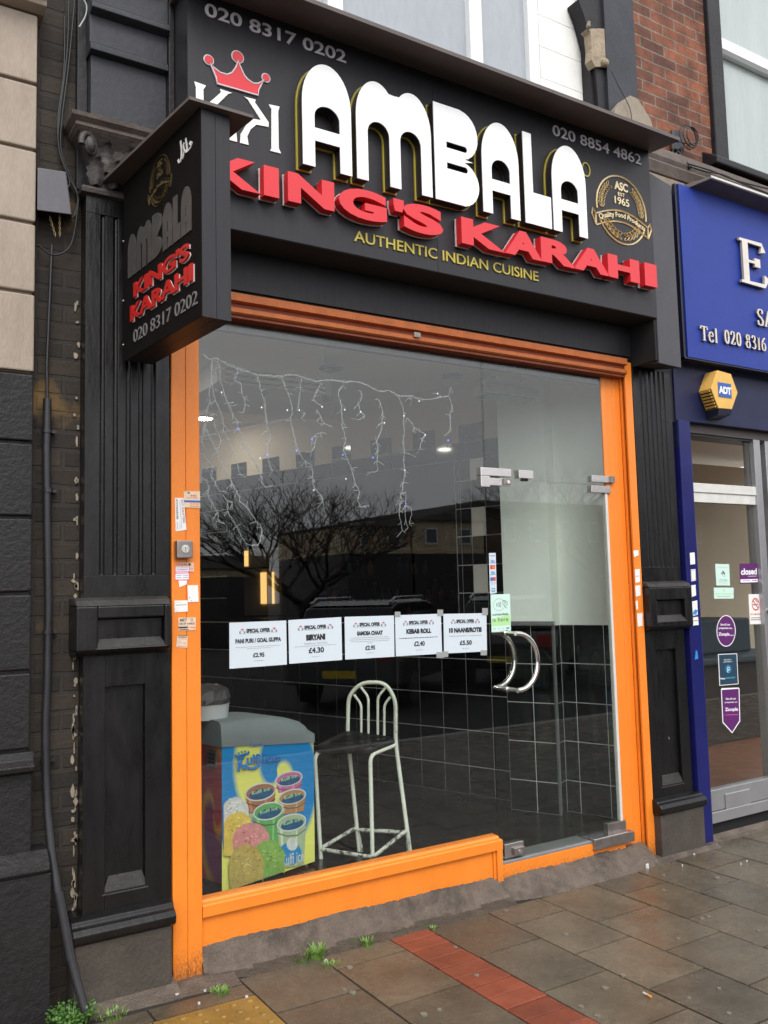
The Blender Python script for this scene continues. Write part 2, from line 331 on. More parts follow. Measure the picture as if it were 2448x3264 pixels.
mat('grout', (0.78, 0.77, 0.75), 0.8)
mat('wall_white', (0.88, 0.89, 0.85), 0.6, var=0.04, vs=2)
mat('wall_beige', (0.66, 0.57, 0.48), 0.6, var=0.05, vs=2)
mat('wall_dark', (0.07, 0.055, 0.045), 0.6, var=0.2, vs=3)
mat('ceiling_white', (0.86, 0.86, 0.83), 0.7, var=0.03, vs=2)
mat('ceiling_beige', (0.7, 0.62, 0.54), 0.7, var=0.04, vs=2)
mat('floor_dark', (0.016, 0.0135, 0.012), 0.22, var=0.5, vs=3, rvar=0.1)
mat('mirror', (0.13, 0.13, 0.135), 0.0, metal=1.0)
mat('dark_wood', (0.024, 0.014, 0.008), 0.5, var=0.3, vs=8)
mat('stool_paint', (0.68, 0.72, 0.61), 0.35, var=0.1, vs=10, flakes=((0.05, 0.04, 0.035), 27, 0.665), bump=0.1)
mat('stool_worn', (0.48, 0.50, 0.43), 0.4, var=0.25, vs=16, flakes=((0.045, 0.035, 0.03), 38, 0.545), bump=0.2)
mat('vinyl_black', (0.0066, 0.006, 0.006), 0.28, spec=0.25, var=0.2, vs=12, bump=0.1, bs=200)
mat('lid_grey', (0.184, 0.216, 0.22), 0.45, var=0.06, vs=6)
mat('plastic_white', (0.55, 0.57, 0.58), 0.35)
mat('film_grey', (0.0588, 0.0546, 0.0546), 0.25, var=0.3, vs=14)
mat('paper', (0.56, 0.62, 0.67), 0.55)
mat('paper_white', (0.80, 0.77, 0.75), 0.55, var=0.06, vs=30)
mat('paper_cream', (0.76, 0.60, 0.42), 0.55, var=0.1, vs=40)
mat('paper_worn', (0.74, 0.56, 0.42), 0.6, var=0.25, vs=60)
mat('ink', (0.012, 0.012, 0.016), 0.6)
mat('ink_grey', (0.28, 0.30, 0.33), 0.6)
mat('ink_red', (0.55, 0.05, 0.04), 0.6)
mat('ink_blue', (0.03, 0.12, 0.42), 0.6)
mat('ink_pink', (0.72, 0.12, 0.28), 0.6)
mat('ink_orange', (0.75, 0.22, 0.03), 0.6)
mat('ink_purple', (0.10, 0.012, 0.12), 0.45)
mat('ink_white', (0.80, 0.80, 0.82), 0.5)
mat('mint', (0.55, 0.74, 0.66), 0.5)
mat('lime', (0.40, 0.68, 0.30), 0.5)
mat('teal_ink', (0.03, 0.25, 0.38), 0.5)
mat('navy_card', (0.018, 0.05, 0.08), 0.35)
mat('scrap_blue', (0.02, 0.22, 0.55), 0.5)
mat('tape', (0.30, 0.31, 0.30), 0.25)
mat('wire_white', (0.32, 0.34, 0.34), 0.3)
mat('cable_black', (0.012, 0.012, 0.013), 0.5)
mat('conduit', (0.022, 0.021, 0.024), 0.35, var=0.3, vs=10)
mat('box_grey', (0.10, 0.095, 0.105), 0.45, var=0.2, vs=7)
mat('chain_gold', (0.35, 0.26, 0.12), 0.4, metal=0.8)
mat('blue_sign', (0.013, 0.036, 0.26), 0.45, spec=0.3, var=0.1, vs=4, bump=0.04)
mat('blue_fascia', (0.012, 0.0156, 0.054), 0.45, spec=0.3, var=0.25, vs=6, flakes=((0.4, 0.4, 0.5), 44, 0.79))
mat('blue_post', (0.0108, 0.0126, 0.1035), 0.3, spec=0.3, var=0.2, vs=6, flakes=((0.3, 0.3, 0.35), 40, 0.77))
mat('serif_metal', (0.66, 0.60, 0.52), 0.3, metal=0.35, var=0.08, vs=10)
mat('serif_side', (0.16, 0.13, 0.13), 0.4, metal=0.4)
mat('alarm_yellow', (0.72, 0.42, 0.09), 0.45, var=0.12, vs=8)
mat('alarm_blue', (0.02, 0.09, 0.36), 0.4)
mat('alarm_dark', (0.01, 0.011, 0.03), 0.4)
mat('shutter_brown', (0.075, 0.058, 0.055), 0.5, var=0.2, vs=8)
mat('carpet_red', (0.2, 0.075, 0.035), 0.45, var=0.3, vs=6, stretch=(1, 8, 1))
mat('plaster_tan', (0.58, 0.47, 0.34), 0.7, var=0.05, vs=2)
mat('sofa_teal', (0.03, 0.045, 0.06), 0.6, var=0.2, vs=9)
mat('window_frost', (0.36, 0.385, 0.41), 0.16, var=0.10, vs=1.6, stretch=(2.5, 1, 0.8))
mat('frost_green', (0.40, 0.45, 0.43), 0.18, var=0.10, vs=1.6, stretch=(4, 1, 0.5))
mat('frame_white', (0.80, 0.80, 0.79), 0.35, var=0.04, vs=5)
mat('board_white', (0.80, 0.79, 0.75), 0.6, var=0.06, vs=5)
mat('bare_stone', (0.36, 0.285, 0.20), 0.85, var=0.4, vs=16, bump=0.7, bs=45, dirt=((0.05, 0.04, 0.035), 14, 0.6, 0.08))
mat('ledge_stone', (0.114, 0.087, 0.072), 0.8, var=0.4, vs=8, bump=0.4)
mat('cream_stone', (0.30, 0.25, 0.19), 0.8, var=0.25, vs=8, bump=0.3)
mat('upper_black', (0.017, 0.015, 0.017), 0.5, spec=0.3, var=0.4, vs=5, bump=0.3, flakes=((0.4, 0.36, 0.33), 30, 0.76))
mat('slate_grey', (0.0375, 0.039, 0.046), 0.5, spec=0.3, var=0.3, vs=5, bump=0.2, flakes=((0.5, 0.5, 0.5), 30, 0.77))
mat('leaf_green', (0.075, 0.17, 0.03), 0.5, var=0.3, vs=30)
mat('grass_green', (0.156, 0.286, 0.052), 0.55, var=0.3, vs=30)
mat('dead_leaf', (0.28, 0.16, 0.07), 0.7, var=0.4, vs=30)
mat('litter_white', (0.5, 0.5, 0.48), 0.6)
mat('filter_orange', (0.65, 0.28, 0.07), 0.7)
mat('bark', (0.035, 0.028, 0.024), 0.85, var=0.3, vs=12)
mat('far_wall', (0.62, 0.5, 0.33), 0.8, var=0.2, vs=1)
mat('far_roof', (0.03, 0.027, 0.027), 0.7, var=0.3, vs=3)
mat('far_shop', (0.03, 0.028, 0.03), 0.4, var=0.4, vs=2)
mat('far_glass', (0.10, 0.11, 0.12), 0.15)
mat('car_silver', (0.10, 0.105, 0.11), 0.25, metal=0.6, coat=0.6)
mat('car_black', (0.012, 0.012, 0.014), 0.22, coat=0.8)
mat('car_glass', (0.012, 0.013, 0.015), 0.05)
mat('rail_silver', (0.55, 0.55, 0.56), 0.25, metal=0.9)
mat('rubber', (0.012, 0.012, 0.012), 0.8)
mat('plate_yellow', (0.70, 0.52, 0.03), 0.5)
mat('lamp_red', (0.40, 0.015, 0.012), 0.2)
mat('bulb_clear', (0.7, 0.72, 0.75), 0.1, emit=((0.85, 0.9, 1.0), 0.5))
mat('bulb_blue', (0.1, 0.12, 0.7), 0.1, emit=((0.12, 0.15, 1.0), 1.3))
emis('lamp_lit', (1.0, 0.90, 0.74), 48.0)
emis('lamp_fill', (1.0, 0.92, 0.80), 42.0)  # glow of the added ceiling lights that stand out of view
emis('warm_lit', (1.0, 0.62, 0.20), 5.0)
glass('pane_glass'); glass('door_glass', (0.95, 0.985, 0.962)); glass('agent_glass', (0.92, 0.94, 0.93))
brickmat('soot_brick', (0.036, 0.026, 0.017), (0.014, 0.011, 0.009), (0.028, 0.022, 0.017), 0.225, 0.0765, 0.010, grime=((0.16, 0.095, 0.03), 3.6, 0.64))
brickmat('red_brick', (0.27, 0.088, 0.040), (0.12, 0.046, 0.030), (0.22, 0.165, 0.125), 0.235, 0.0775, 0.0065, soot=0.65)
brickmat('far_brick', (0.13, 0.07, 0.05), (0.09, 0.05, 0.04), (0.16, 0.13, 0.11), 0.24, 0.08, 0.01, soot=0.2)
# ================================================================== GROUND
# one sheet that carries pavement bed, road and the far side out to the horizon
mb = MB().use('asphalt')
mb.quad((-90, -4.35, gz(0)-0.16), (-90, -140, -0.3), (160, -140, -0.3), (160, -4.35, gz(0)-0.16))
tag(mb.build('road'), kind='structure')
mb = MB().use('joint_soil')
gx = [-8+0.5*i for i in range(60)]
for a, b in zip(gx, gx[1:]): mb.quad((a, 0.45, gz(a)-0.006), (a, -4.2, gz(a)-0.006), (b, -4.2, gz(b)-0.006), (b, 0.45, gz(b)-0.006))
tag(mb.build('ground'), kind='structure')
mb = MB().use('kerb_stone')
for i in range(30):
    a = -8+i*0.915; b = a+0.905
    mb.hexa([(a, -4.34, gz(a)-0.3), (b, -4.34, gz(b)-0.3), (b, -4.205, gz(b)-0.3), (a, -4.205, gz(a)-0.3), (a, -4.33, gz(a)), (b, -4.33, gz(b)), (b, -4.205, gz(b)), (a, -4.205, gz(a))])
tag(mb.build('kerb', bevel=0.01), kind='structure')

pv = MB().use('slab_stone'); pv.tint = []
def slab(mb, x0, x1, y0, y1, tint, g=0.0048, t=0.05, jit=0.0016):
    x0 += g; x1 -= g; y0 += g; y1 -= g; n = len(mb.f)
    zz = [gz(x)+rnd.uniform(-jit, jit) for x in (x0, x1, x1, x0)]
    mb.hexa([(x0, y0, zz[0]-t), (x1, y0, zz[1]-t), (x1, y1, zz[2]-t), (x0, y1, zz[3]-t), (x0, y0, zz[0]), (x1, y0, zz[1]), (x1, y1, zz[2]), (x0, y1, zz[3])])
    mb.tint += [tint]*(len(mb.f)-n)
def tnt(lo=0.78, hi=1.22):
    k = rnd.uniform(lo, hi); w = rnd.uniform(-0.05, 0.05); return (k*(1+w), k, k*(1-w), 1)
cols = [(1.457, 1.84, -0.465), (1.84, 2.2, -0.25), (2.412, 2.77, -0.49), (2.77, 3.115, -0.30), (3.115, 3.495, -0.50), (3.495, 3.84, -0.305), (3.84, 4.18, -0.51)]
x = 4.18; k = 0
while x < 13: cols.append((x, x+0.355, -0.30 if k % 2 == 0 else -0.505)); x += 0.355; k += 1
x = 1.457; k = 0
for (x0, x1, j) in cols:
    yb = -0.10 if x1 < 4.1 else (0.0 if x0 > 4.5 else -0.075)
    ys = [yb]; y = j
    while y > yb-0.03: y -= 0.41
    while y > -4.2: ys.append(y); y -= 0.41
    ys.append(-4.2)
    if x1 > 4.05 and x0 < 4.15: ys[0] = -0.085
    for a, b in zip(ys, ys[1:]): slab(pv, x0, x1, b, a, tnt())
# left of the shop: the narrow border strip, then ordinary slabs beyond the tactile patch
xx = [-8.0]
while xx[-1] < 0.6: xx.append(xx[-1]+0.41)
for a in range(len(xx)-1):
    y = -0.06 if xx[a] > 0.5 else -0.0
    while y > -4.2:
        if not (xx[a+1] > 0.62 and y < -0.25): slab(pv, xx[a], min(xx[a+1], 0.62), max(-4.2, y-0.36), y, tnt())
        y -= 0.36
for a, b in ((0.62, 0.80), (0.80, 1.055), (1.055, 1.457)): slab(pv, a, b, -0.272, -0.16, tnt(0.8, 1.0))
y = -1.47
while y > -4.1:
    for a in (0.62, 1.04): slab(pv, a, min(a+0.42, 1.457), max(-4.2, y-0.4), y, tnt())
    y -= 0.4
pave = tag(pv.build('pavement', bevel=0.003, seg=1), kind='structure')
# trodden chewing gum, far too many flattened spots to matter one by one
mb = MB().use('gum')
spots = [ph_9(470, 1625), ph_9(1270, 1530), ph_9(1310, 1522), ph_9(1605, 1603), ph_9(805, 1865), ph_9(1370, 1945), ph_9(1195, 2000), ph_9(700, 1940), ph_9(655, 2105), ph_9(1045, 1275),
         ph_9(1045, 1363), ph_9(1360, 1290), ph_9(115, 1480), ph_8(547, 1945), ph_8(600, 1965), ph_8(580, 1815), ph_8(1015, 2092), ph_8(1107, 2065), ph_8(1325, 1862), ph_8(1200, 1695), ph_8(1498, 1480), ph_9(1430, 2090), ph_9(1130, 1650), ph_9(560, 2050)]
for p in spots:
    c = at(p, z=0); c = at(p, z=gz(c.x)); r0 = rnd.uniform(0.008, 0.017); n = 11
    pts = [(c.x+r0*rnd.uniform(0.75, 1.15)*math.cos(2*math.pi*i/n), c.y+r0*rnd.uniform(0.75, 1.15)*math.sin(2*math.pi*i/n)) for i in range(n)]
    mb.prism([(a, b, gz(a)+0.0045) for a, b in pts], [(a, b, gz(a)-0.004) for a, b in pts])
tag(mb.build('gum_stain', parent=pave), kind='stuff')

bp_ = MB().use('red_paver'); bp_.tint = []
y = -0.10; k = 0
while y > -4.15:
    h = 0.108 if k else 0.075
    slab(bp_, 2.2, 2.412, y-h, y, tnt(0.8, 1.2), g=0.0025); y -= h; k += 1
tag(bp_.build('brick_strip', bevel=0.0012, seg=1), kind='structure')
tp = MB().use('yellow_tactile')
for a in (0.625, 1.042):
    for j in range(3):
        y = -0.275-0.4*j
        tp.hexa([(a+.002, y-.398, gz(a)-.05), (a+.412, y-.398, gz(a+.41)-.05), (a+.412, y, gz(a+.41)-.05), (a+.002, y, gz(a)-.05), (a+.002, y-.398, gz(a)), (a+.412, y-.398, gz(a+.41)), (a+.412, y, gz(a+.41)), (a+.002, y, gz(a))])
        for u in range(6):
            for v in range(6):
                px_, py_ = a+0.037+u*0.068, y-0.033-v*0.067
                tp.lathe((px_, py_, gz(px_)-0.001), [(0.0135, 0), (0.0125, 0.004), (0.009, 0.0055)], 12)
tag(tp.build('tactile_paving'), kind='structure')

# uneven mortar haunching between shop and slabs
def haunch(name, x0, x1, top, yb, yf, lab):
    mb = MB().use('mortar'); n = int((x1-x0)/0.02); k = 9; vs = []; wob = [0.003*math.sin(i*.23)+rnd.uniform(-.003, .003) for i in range(n+1)]
    for i in range(n+1):
        x = x0+(x1-x0)*i/n; r_ = rnd.uniform(-0.006, 0.006)
        for j in range(k+1):
            t = j/k; e_ = min(1.0, (i/n*(x1-x0)+.02)/.22); y = yb+((yf+r_)*(.35+.65*e_)-yb)*t; prof = (1-t**1.25 if t < 1 else 0) if not lab else (1-1.55*t if t < .5 else .225*(1-(t-.5)/.5))
            z = gz(x)-0.004+(top(x)+wob[i]-gz(x))*prof+(rnd.uniform(-0.004, 0.004) if 0 < j < k else 0)
            vs.append((x, y, z))
    F_ = [(i*(k+1)+j, i*(k+1)+j+1, (i+1)*(k+1)+j+1, (i+1)*(k+1)+j) for i in range(n) for j in range(k)]
    mb.add(vs, F_, True)
    if lab:                                               # trodden soil has gathered along the foot
        mb.use('foot_soil'); s_ = mb.cur; mb.m = [s_ if q % k >= 5+(math.sin(q//k*.31) > .2) else v for q, v in enumerate(mb.m)]
    return tag(mb.build(name), kind='structure')
haunch('mortar_verge', 1.34, 2.97, lambda x: 0.137-0.009*(x-1.34), 0.024, -0.105, 'dirt')
haunch('door_step', 2.97, 4.05, lambda x: 0.112-0.014*(x-2.97), 0.05, -0.10, '')
mb = MB().use('mortar')
mb.prof_x([(-0.13, gz(.9)-.01), (-0.055, gz(.9)+.022), (0.0, gz(.9)+0.03), (0.0, -.1)], 0.80, 1.21)
mb.prof_x([(-0.165, gz(1.3)-.012), (-0.03, gz(1.3)+.012), (0.02, gz(1.3)+.012), (0.02, -.1)], 1.21, 1.457)
mb.prof_x([(-0.09, gz(4.3)-.01), (-0.05, gz(4.3)+.02), (0.0, gz(4.3)+0.02), (0.0, -.2)], 4.05, 4.60)
mb.prof_x([(0.0, gz(5)-.006), (0.035, gz(5)+.006), (0.06, gz(5)+0.03), (0.2, -.2)], 4.60, 8.0)
tag(mb.build('mortar_fillet'), kind='structure')

# ================================================================== SHOP BUILDING (own parts and sub-parts)
shop = thing('shop_building', (2.6, 0.0, 0.0), 'black fronted takeaway shop with orange window frame between the stone building and the blue shop', 'building')
def pilaster(x0, x1, zp, z_lo, z_hi, top, y=0.0, nfl=5, lpad=0.04, rpad=0.0, blk=(1.367, 1.60), base=(0.265, 0.36), fl_lo=1.69, fl_hi=3.22, rec=None, pan=None, foot=-0.1, bk=0.3):
    """fluted shaft with a recessed plinth panel, cushion block, moulded foot"""
    mb = MB().use('black_paint')
    w = x1-x0; cs = [x0+w*(0.2+0.6*i/(nfl-1)) for i in range(nfl)]; r_ = w*0.029
    prof = [(x0, bk), (x0, y)]
    for c in cs:
        for i in range(9):
            a = math.pi*i/8; prof.append((c-r_*math.cos(a), y+1.1*r_*math.sin(a)))
    prof += [(x1, y), (x1, bk)]
    mb.prof_z(prof, fl_lo, fl_hi)
    mb.box(x0, x1, y, bk, fl_hi, top); mb.box(x0, x1, y, bk, blk[1]-.01, fl_lo)
    for c in cs: mb.use('black_lit').ball((c, y-0.001+0.004, fl_lo+0.002), r_*0.8, 8, 4, (1, 0.5, 0.7)); mb.use('black_paint')
    # lower panel: frame strips round a sunk field with a sloped sill
    px0, px1, pz0, pz1 = pan; b0 = base[1]-.01; t1 = blk[0]+.01
    mb.box(x0, px0, y, bk, b0, t1); mb.box(px1, x1, y, bk, b0, t1); mb.box(px0, px1, y, bk, pz1, t1); mb.box(px0, px1, y, bk, b0, pz0)
    mb.box(px0, px1, y+0.022, bk, pz0, pz1)
    mb.use('black_lit').add([(px0-.012, y-.0015, pz0-.012), (px1+.012, y-.0015, pz0-.012), (px1-.01, y+.021, pz0+.055), (px0+.02, y+.021, pz0+.055)], [(0, 1, 2, 3)])  # sloped sill coloured paler, as if catching light
    shaft = mb.build('pilaster', parent=shop, bevel=0.004)
    # cushion block
    mb = MB().use('black_paint'); f = y-0.052; X0, X1 = x0-lpad, x1+rpad; za, zb = blk; q0, q1, s0, s1 = rec
    mb.box(X0, q0, f, bk-.05, za+.02, zb-.035); mb.box(q1, X1, f, bk-.05, za+.02, zb-.035)
    mb.box(q0, q1, f, bk-.05, s1, zb-.035); mb.box(q0, q1, f, bk-.05, za+.02, s0); mb.box(q0, q1, f+.028, bk-.05, s0, s1)
    mb.prof_x([(f+.001, za+.02), (f+.001+.03, za), (bk-.05, za), (bk-.05, za+.02)], X0+.002, X1-.002)
    mb.use('black_lit').prof_x([(f, zb-.035), (f+.018, zb-.012), (y-.002, zb), (bk-.05, zb), (bk-.05, zb-.035)], X0, X1)  # highlight painted along the block top and the recess sill
    mb.add([(q0-.01, f-.0015, s0-.008), (q1+.01, f-.0015, s0-.008), (q1-.012, f+.027, s0+.032), (q0+.012, f+.027, s0+.032)], [(0, 1, 2, 3)])
    mb.build('block', parent=shaft, bevel=0.007)
    # moulded foot and raw concrete base
    mb = MB().use('black_paint'); za, zb = base
    mb.prof_x([(y-.055, za), (y-.07, za+.012), (y-.072, za+.04), (y-.056, za+.058), (y-.04, za+.066), (y-.034, zb-.012), (y-.004, zb), (bk-.05, zb), (bk-.05, za)], X0-.012, X1+.012)
    mb.use('concrete_base').box(X0, X1, y-.05, bk-.05, foot, za-.001)
    mb.build('plinth', parent=shaft, bevel=0.006)
    return shaft
pl = pilaster(0.848, 1.205, 0, 0, 0, 3.312, pan=(0.935, 1.098, 0.43, 1.237), rec=(0.892, 1.165, 1.40, 1.515), rpad=-0.012)
pr = pilaster(4.118, 4.466, 0, 0, 0, 2.93, y=0.0, nfl=6, lpad=0.004, rpad=0.03, blk=(1.318, 1.612), base=(0.25, 0.335), fl_lo=1.70, fl_hi=2.93, rec=(4.175, 4.43, 1.375, 1.50), pan=(4.20, 4.38, 0.40, 1.20), foot=-0.15, bk=0.15)
# capital of the left pilaster: collar, bell, leaves, corner volutes, moulded abacus
cp = MB().use('capital_stone')
def sqring(prof, x0, x1, y0, yb):       # square-plan moulding, (out, z) profile, back at yb
    vs = []; n = len(prof)
    for o_, z in prof: vs += [(x0-o_, yb, z), (x0-o_, y0-o_, z), (x1+o_, y0-o_, z), (x1+o_, yb, z)]
    fs = []
    for i in range(n-1):
        for j in range(3): fs.append((i*4+j, i*4+j+1, i*4+4+j+1, i*4+4+j))
    fs += [(0, 1, 2, 3), tuple(range(4*n-1, 4*n-5, -1))]
    cp.add(vs, fs)
sqring([(0.0, 3.295), (0.022, 3.30), (0.026, 3.315), (0.015, 3.33), (0.0, 3.335)], 0.848, 1.205, 0.0, 0.25)
sqring([(-0.004, 3.335), (0.004, 3.42), (0.025, 3.50), (0.06, 3.545)], 0.862, 1.19, -0.004, 0.25)
cp.use('ledge_stone')
sqring([(0.045, 3.546), (0.06, 3.56), (0.058, 3.575), (0.078, 3.59), (0.082, 3.606), (0.0, 3.612)], 0.848, 1.205, -0.012, 0.25)
cp.use('capital_stone')
for cx_, sgn in ((0.845, 1), (1.21, -1)):           # volutes as coiled tubes at the corners
    path = []; rad = []
    for i in range(26):
        a = -0.3+i*0.42; rr = 0.052*(1-i/30); path.append((cx_-sgn*rr*math.cos(a)*0.75, -0.062-rr*math.cos(a)*0.55, 3.482+rr*math.sin(a))); rad.append(0.014*(1-i/40))
    cp.tube(path, rad, 7)
    cp.ball((cx_, -0.060, 3.485), 0.036, 10, 6, (0.8, 0.8, 1.1))
def leaf(cx_, zb, h, w, lean):                       # acanthus leaf: ridged midrib, lobed edges, tip curling out
    vs = []; n = 9
    for i in range(n+1):
        t = i/n; ww = w*(0.55+0.55*math.sin(math.pi*min(1, t*1.05)))*(1+0.16*math.sin(t*26))*(1-0.45*t**4); out = -0.012-0.012*t-lean*t**4
        zz = zb+h*(t-0.18*t**6)
        for s_, o2 in ((-1, 0.004), (-0.5, -0.006), (0, -0.020), (0.5, -0.006), (1, 0.004)): vs.append((cx_+s_*ww, out+o2, zz))
    cp.add(vs, [(i*5+j, i*5+j+1, i*5+6+j, i*5+5+j) for i in range(n) for j in range(4)], True)
for c_ in (0.885, 0.965, 1.03, 1.09, 1.165): leaf(c_, 3.338, 0.125, 0.036, 0.035)
for c_ in (0.925, 1.03, 1.13): leaf(c_, 3.40, 0.135, 0.04, 0.04)
cp.build('capital', parent=pl)
# boxed pier above the capital with stepped mouldings
mb = MB().use('slate_grey')
mb.box(0.865, 1.195, 0.0, 0.3, 3.613, 3.925)
mb.prof_x([(0.0, 3.925), (-.035, 3.93), (-.035, 3.955), (-.018, 3.975), (-.018, 4.095), (0.25, 4.095), (0.25, 3.925)], 0.855, 1.195)
mb.prof_x([(-.018, 4.0955), (-.06, 4.105), (-.06, 4.125), (-.03, 4.155), (-.03, 4.30), (0.25, 4.30), (0.25, 4.0955)], 0.855, 1.195)
mb.prof_x([(-.03, 4.3005), (-.09, 4.31), (-.09, 4.36), (0.25, 4.36), (0.25, 4.3005)], 0.845, 1.20)
mb.use('upper_black').box(1.196, 1.222, -0.035, 0.3, 3.30, 4.45)
mb.box(0.82, 0.864, 0.05, 0.3, 3.335, 5.2)
mb.box(0.845, 1.222, 0.02, 0.3, 4.361, 5.6)
mb.build('upper_pier', parent=shop, bevel=0.003)
# right console block that ends the sign, dark return beside it
mb = MB().use('panel_grey')
mb.prism([(4.138, -.195, 2.912), (4.336, -.195, 2.905), (4.336, -.195, 4.062), (4.138, -.195, 4.10)], [(4.138, 0.05, 2.950), (4.336, 0.05, 2.945), (4.336, 0.05, 4.062), (4.138, 0.05, 4.10)])
mb.use('void_black').box(4.120, 4.1375, -.188, 0.04, 2.93, 3.185)
con = mb.build('console', parent=shop, bevel=0.003)
mb = MB().use('upper_black').box(4.338, 4.498, 0.012, 0.14, 2.62, 4.2); mb.box(4.118, 4.4975, 0.06, 0.14, 2.935, 4.40)
mb.build('party_wall', parent=shop)
# grime-streaked fascia under the sign
mb = MB().use('fascia_grey').box(1.215, 4.117, 0.0, 0.05, 2.993, 3.186)
mb.use('void_black').box(1.215, 4.117, 0.012, 0.3, 2.978, 2.9925); mb.box(1.215, 4.13, 0.02, 0.3, 3.187, 4.25)
mb.build('fascia_board', parent=shop)
# roller shutter housing with its rusty lower lips
mb = MB().use('orange_rust')
mb.prof_x([(-.012, 2.927), (-.030, 2.932), (-.030, 2.968), (-.006, 2.977), (0.2, 2.977), (0.2, 2.927)], 1.342, 4.048)
mb.use('orange_dark').prof_x([(-.004, 2.906), (-.004, 2.9268), (0.2, 2.9268), (0.2, 2.906)], 1.342, 4.048)
mb.use('orange_rust').prof_x([(-.014, 2.872), (-.024, 2.880), (-.024, 2.900), (-.010, 2.9058), (0.2, 2.9058), (0.2, 2.872)], 1.342, 4.048)
mb.use('orange_dark').prof_x([(-.006, 2.858), (-.006, 2.8718), (0.2, 2.8718), (0.2, 2.858)], 1.342, 4.048)
hdr = mb.build('shutter_box', parent=shop)
mb = MB().use('steel_dull'); c0 = at(ph_2(975, 1968), y=-0.03)
mb.box(c0.x-.02, c0.x+.02, -.034, -.0305, c0.z-.012, c0.z+.012)
for a in (-.014, -.004, .006, .015): mb.box(c0.x+a-.003, c0.x+a+.003, -.037, -.0342, c0.z-.008, c0.z+.008)
mb.build('catch', parent=hdr)
# guide rails, frame post, jamb
mb = MB().use('orange_paint').box(1.2125, 1.2765, 0.0, 0.11, 0.0, 2.99); gl_ = mb.build('guide_rail', parent=shop, bevel=0.004)
mb = MB().use('orange_paint').box(1.2775, 1.341, 0.0015, 0.11, 0.0, 2.985); mb.build('frame_post', parent=shop, bevel=0.004)
mb = MB().use('orange_paint'); X = 4.053
mb.box(X, 4.112, 0.0, 0.014, -.1, 2.957); mb.box(X, 4.112, 0.034, 0.05, -.1, 2.957)
mb.use('void_black').box(X+.02, 4.112, 0.0142, 0.0338, -.1, 2.957)
mb.build('guide_rail', parent=shop, bevel=0.002)
mb = MB().use('orange_paint').prof_z([(3.905, 0.072), (3.905, 0.062), (3.925, 0.052), (3.99, 0.052), (3.997, 0.060), (4.004, 0.052), (4.053, 0.052), (4.053, 0.072)], 0.02, 2.858)
jamb = mb.build('door_jamb', parent=shop)
# window: sill, riser, stub post, pane, head
mb = MB().use('orange_paint')
mb.prof_x([(0.0, 0.246), (0.0, 0.290), (0.006, 0.295), (0.030, 0.297), (0.036, 0.306), (0.085, 0.309), (0.085, 0.246)], 1.342, 2.968)
sill = mb.build('window_sill', parent=shop)
mb = MB().use('orange_paint').box(1.342, 2.912, 0.020, 0.10, 0.02, 0.2455); mb.build('stall_riser', parent=shop)
mb = MB().use('orange_paint').box(2.914, 2.930, 0.012, 0.09, 0.06, 0.2455); mb.box(2.931, 2.9675, 0.001, 0.09, 0.06, 0.2455); mb.build('stub_post', parent=shop, bevel=0.003)
mb = MB().use('pane_glass').box(1.335, 2.979, 0.052, 0.062, 0.308, 2.86)
mb.build('window_pane', parent=shop)
mb = MB().use('shutter_brown').box(1.335, 3.905, 0.064, 0.10, 2.815, 2.857); mb.build('window_head', parent=shop)
mb = MB().use('door_glass').box(2.983, 3.893, 0.052, 0.062, 2.196, 2.86); mb.build('transom_pane', parent=shop)
# door: frameless glass leaf, patch fittings, arc pull handles, floor spring
dr = MB().use('door_glass').box(2.985, 3.882, 0.052, 0.062, 0.176, 2.190).build('door', parent=shop)
def fit(pa, pb, y, d, m='steel', nm='patch_fitting', back=0.03, bev=0.003):
    a = at(pa, y=y); b = at(pb, y=y); mb = MB().use(m).box(a.x, b.x, y-d, y+back, b.z, a.z); return mb, a, b
mb, a, b = fit(ph_5(1340, 902), ph_5(1522, 962), 0.052, 0.014); mb.box(a.x, a.x+0.062, 0.038, 0.08, a.z-0.108, b.z); mb.build('patch_fitting', parent=dr, bevel=0.003)
mb, a, b = fit(ph_5(1392, 965), ph_5(1521, 1016), 0.052, 0.014); mb.use('steel_dull').box(b.x-.06, b.x-.006, 0.028, 0.0379, b.z+.006, b.z+.04); mb.use('chrome').lathe((b.x-.03, 0.024, b.z+.022), [(0.010, 0), (0.010, 0.006)], 12, 'Y'); mb.build('lock', parent=dr, bevel=0.002)
mb, a, b = fit(ph_5(1565, 918), ph_5(1652, 972), 0.052, 0.012); mb.use('cable_black'); cx_ = (a.x+b.x)/2; mb.box(cx_-.02, cx_-.004, 0.045, 0.07, b.z-.014, b.z-.0005); mb.box(cx_+.006, cx_+.02, 0.045, 0.07, b.z-.014, b.z-.0005); mb.build('patch_fitting', parent=dr, bevel=0.002)
mb, a, b = fit(ph_6(615, 948), ph_6(742, 995), 0.046, 0.006); mb.use('steel_dull').box(b.x-.03, b.x+.005, 0.030, 0.0515, b.z, a.z); mb.build('hinge', parent=dr, bevel=0.002)
mb, a, b = fit(ph_6(612, 1008), ph_6(728, 1055), 0.046, 0.006); mb.build('hinge', parent=dr, bevel=0.002)
mb, a, b = fit(ph_9(100, 1092), ph_9(214, 1150), 0.052, 0.012); mb.use('steel_dull').box(b.x-.075, b.x-.005, 0.022, 0.0395, b.z+.008, b.z+.048); mb.use('chrome').lathe((b.x-.04, 0.020, b.z+.028), [(0.011, 0), (0.011, 0.006)], 12, 'Y'); mb.build('lock', parent=dr, bevel=0.002)
mb, a, b = fit(ph_9(712, 972), ph_9(822, 1030), 0.046, 0.006, 'steel_dull'); mb.build('patch_fitting', parent=dr, bevel=0.002)
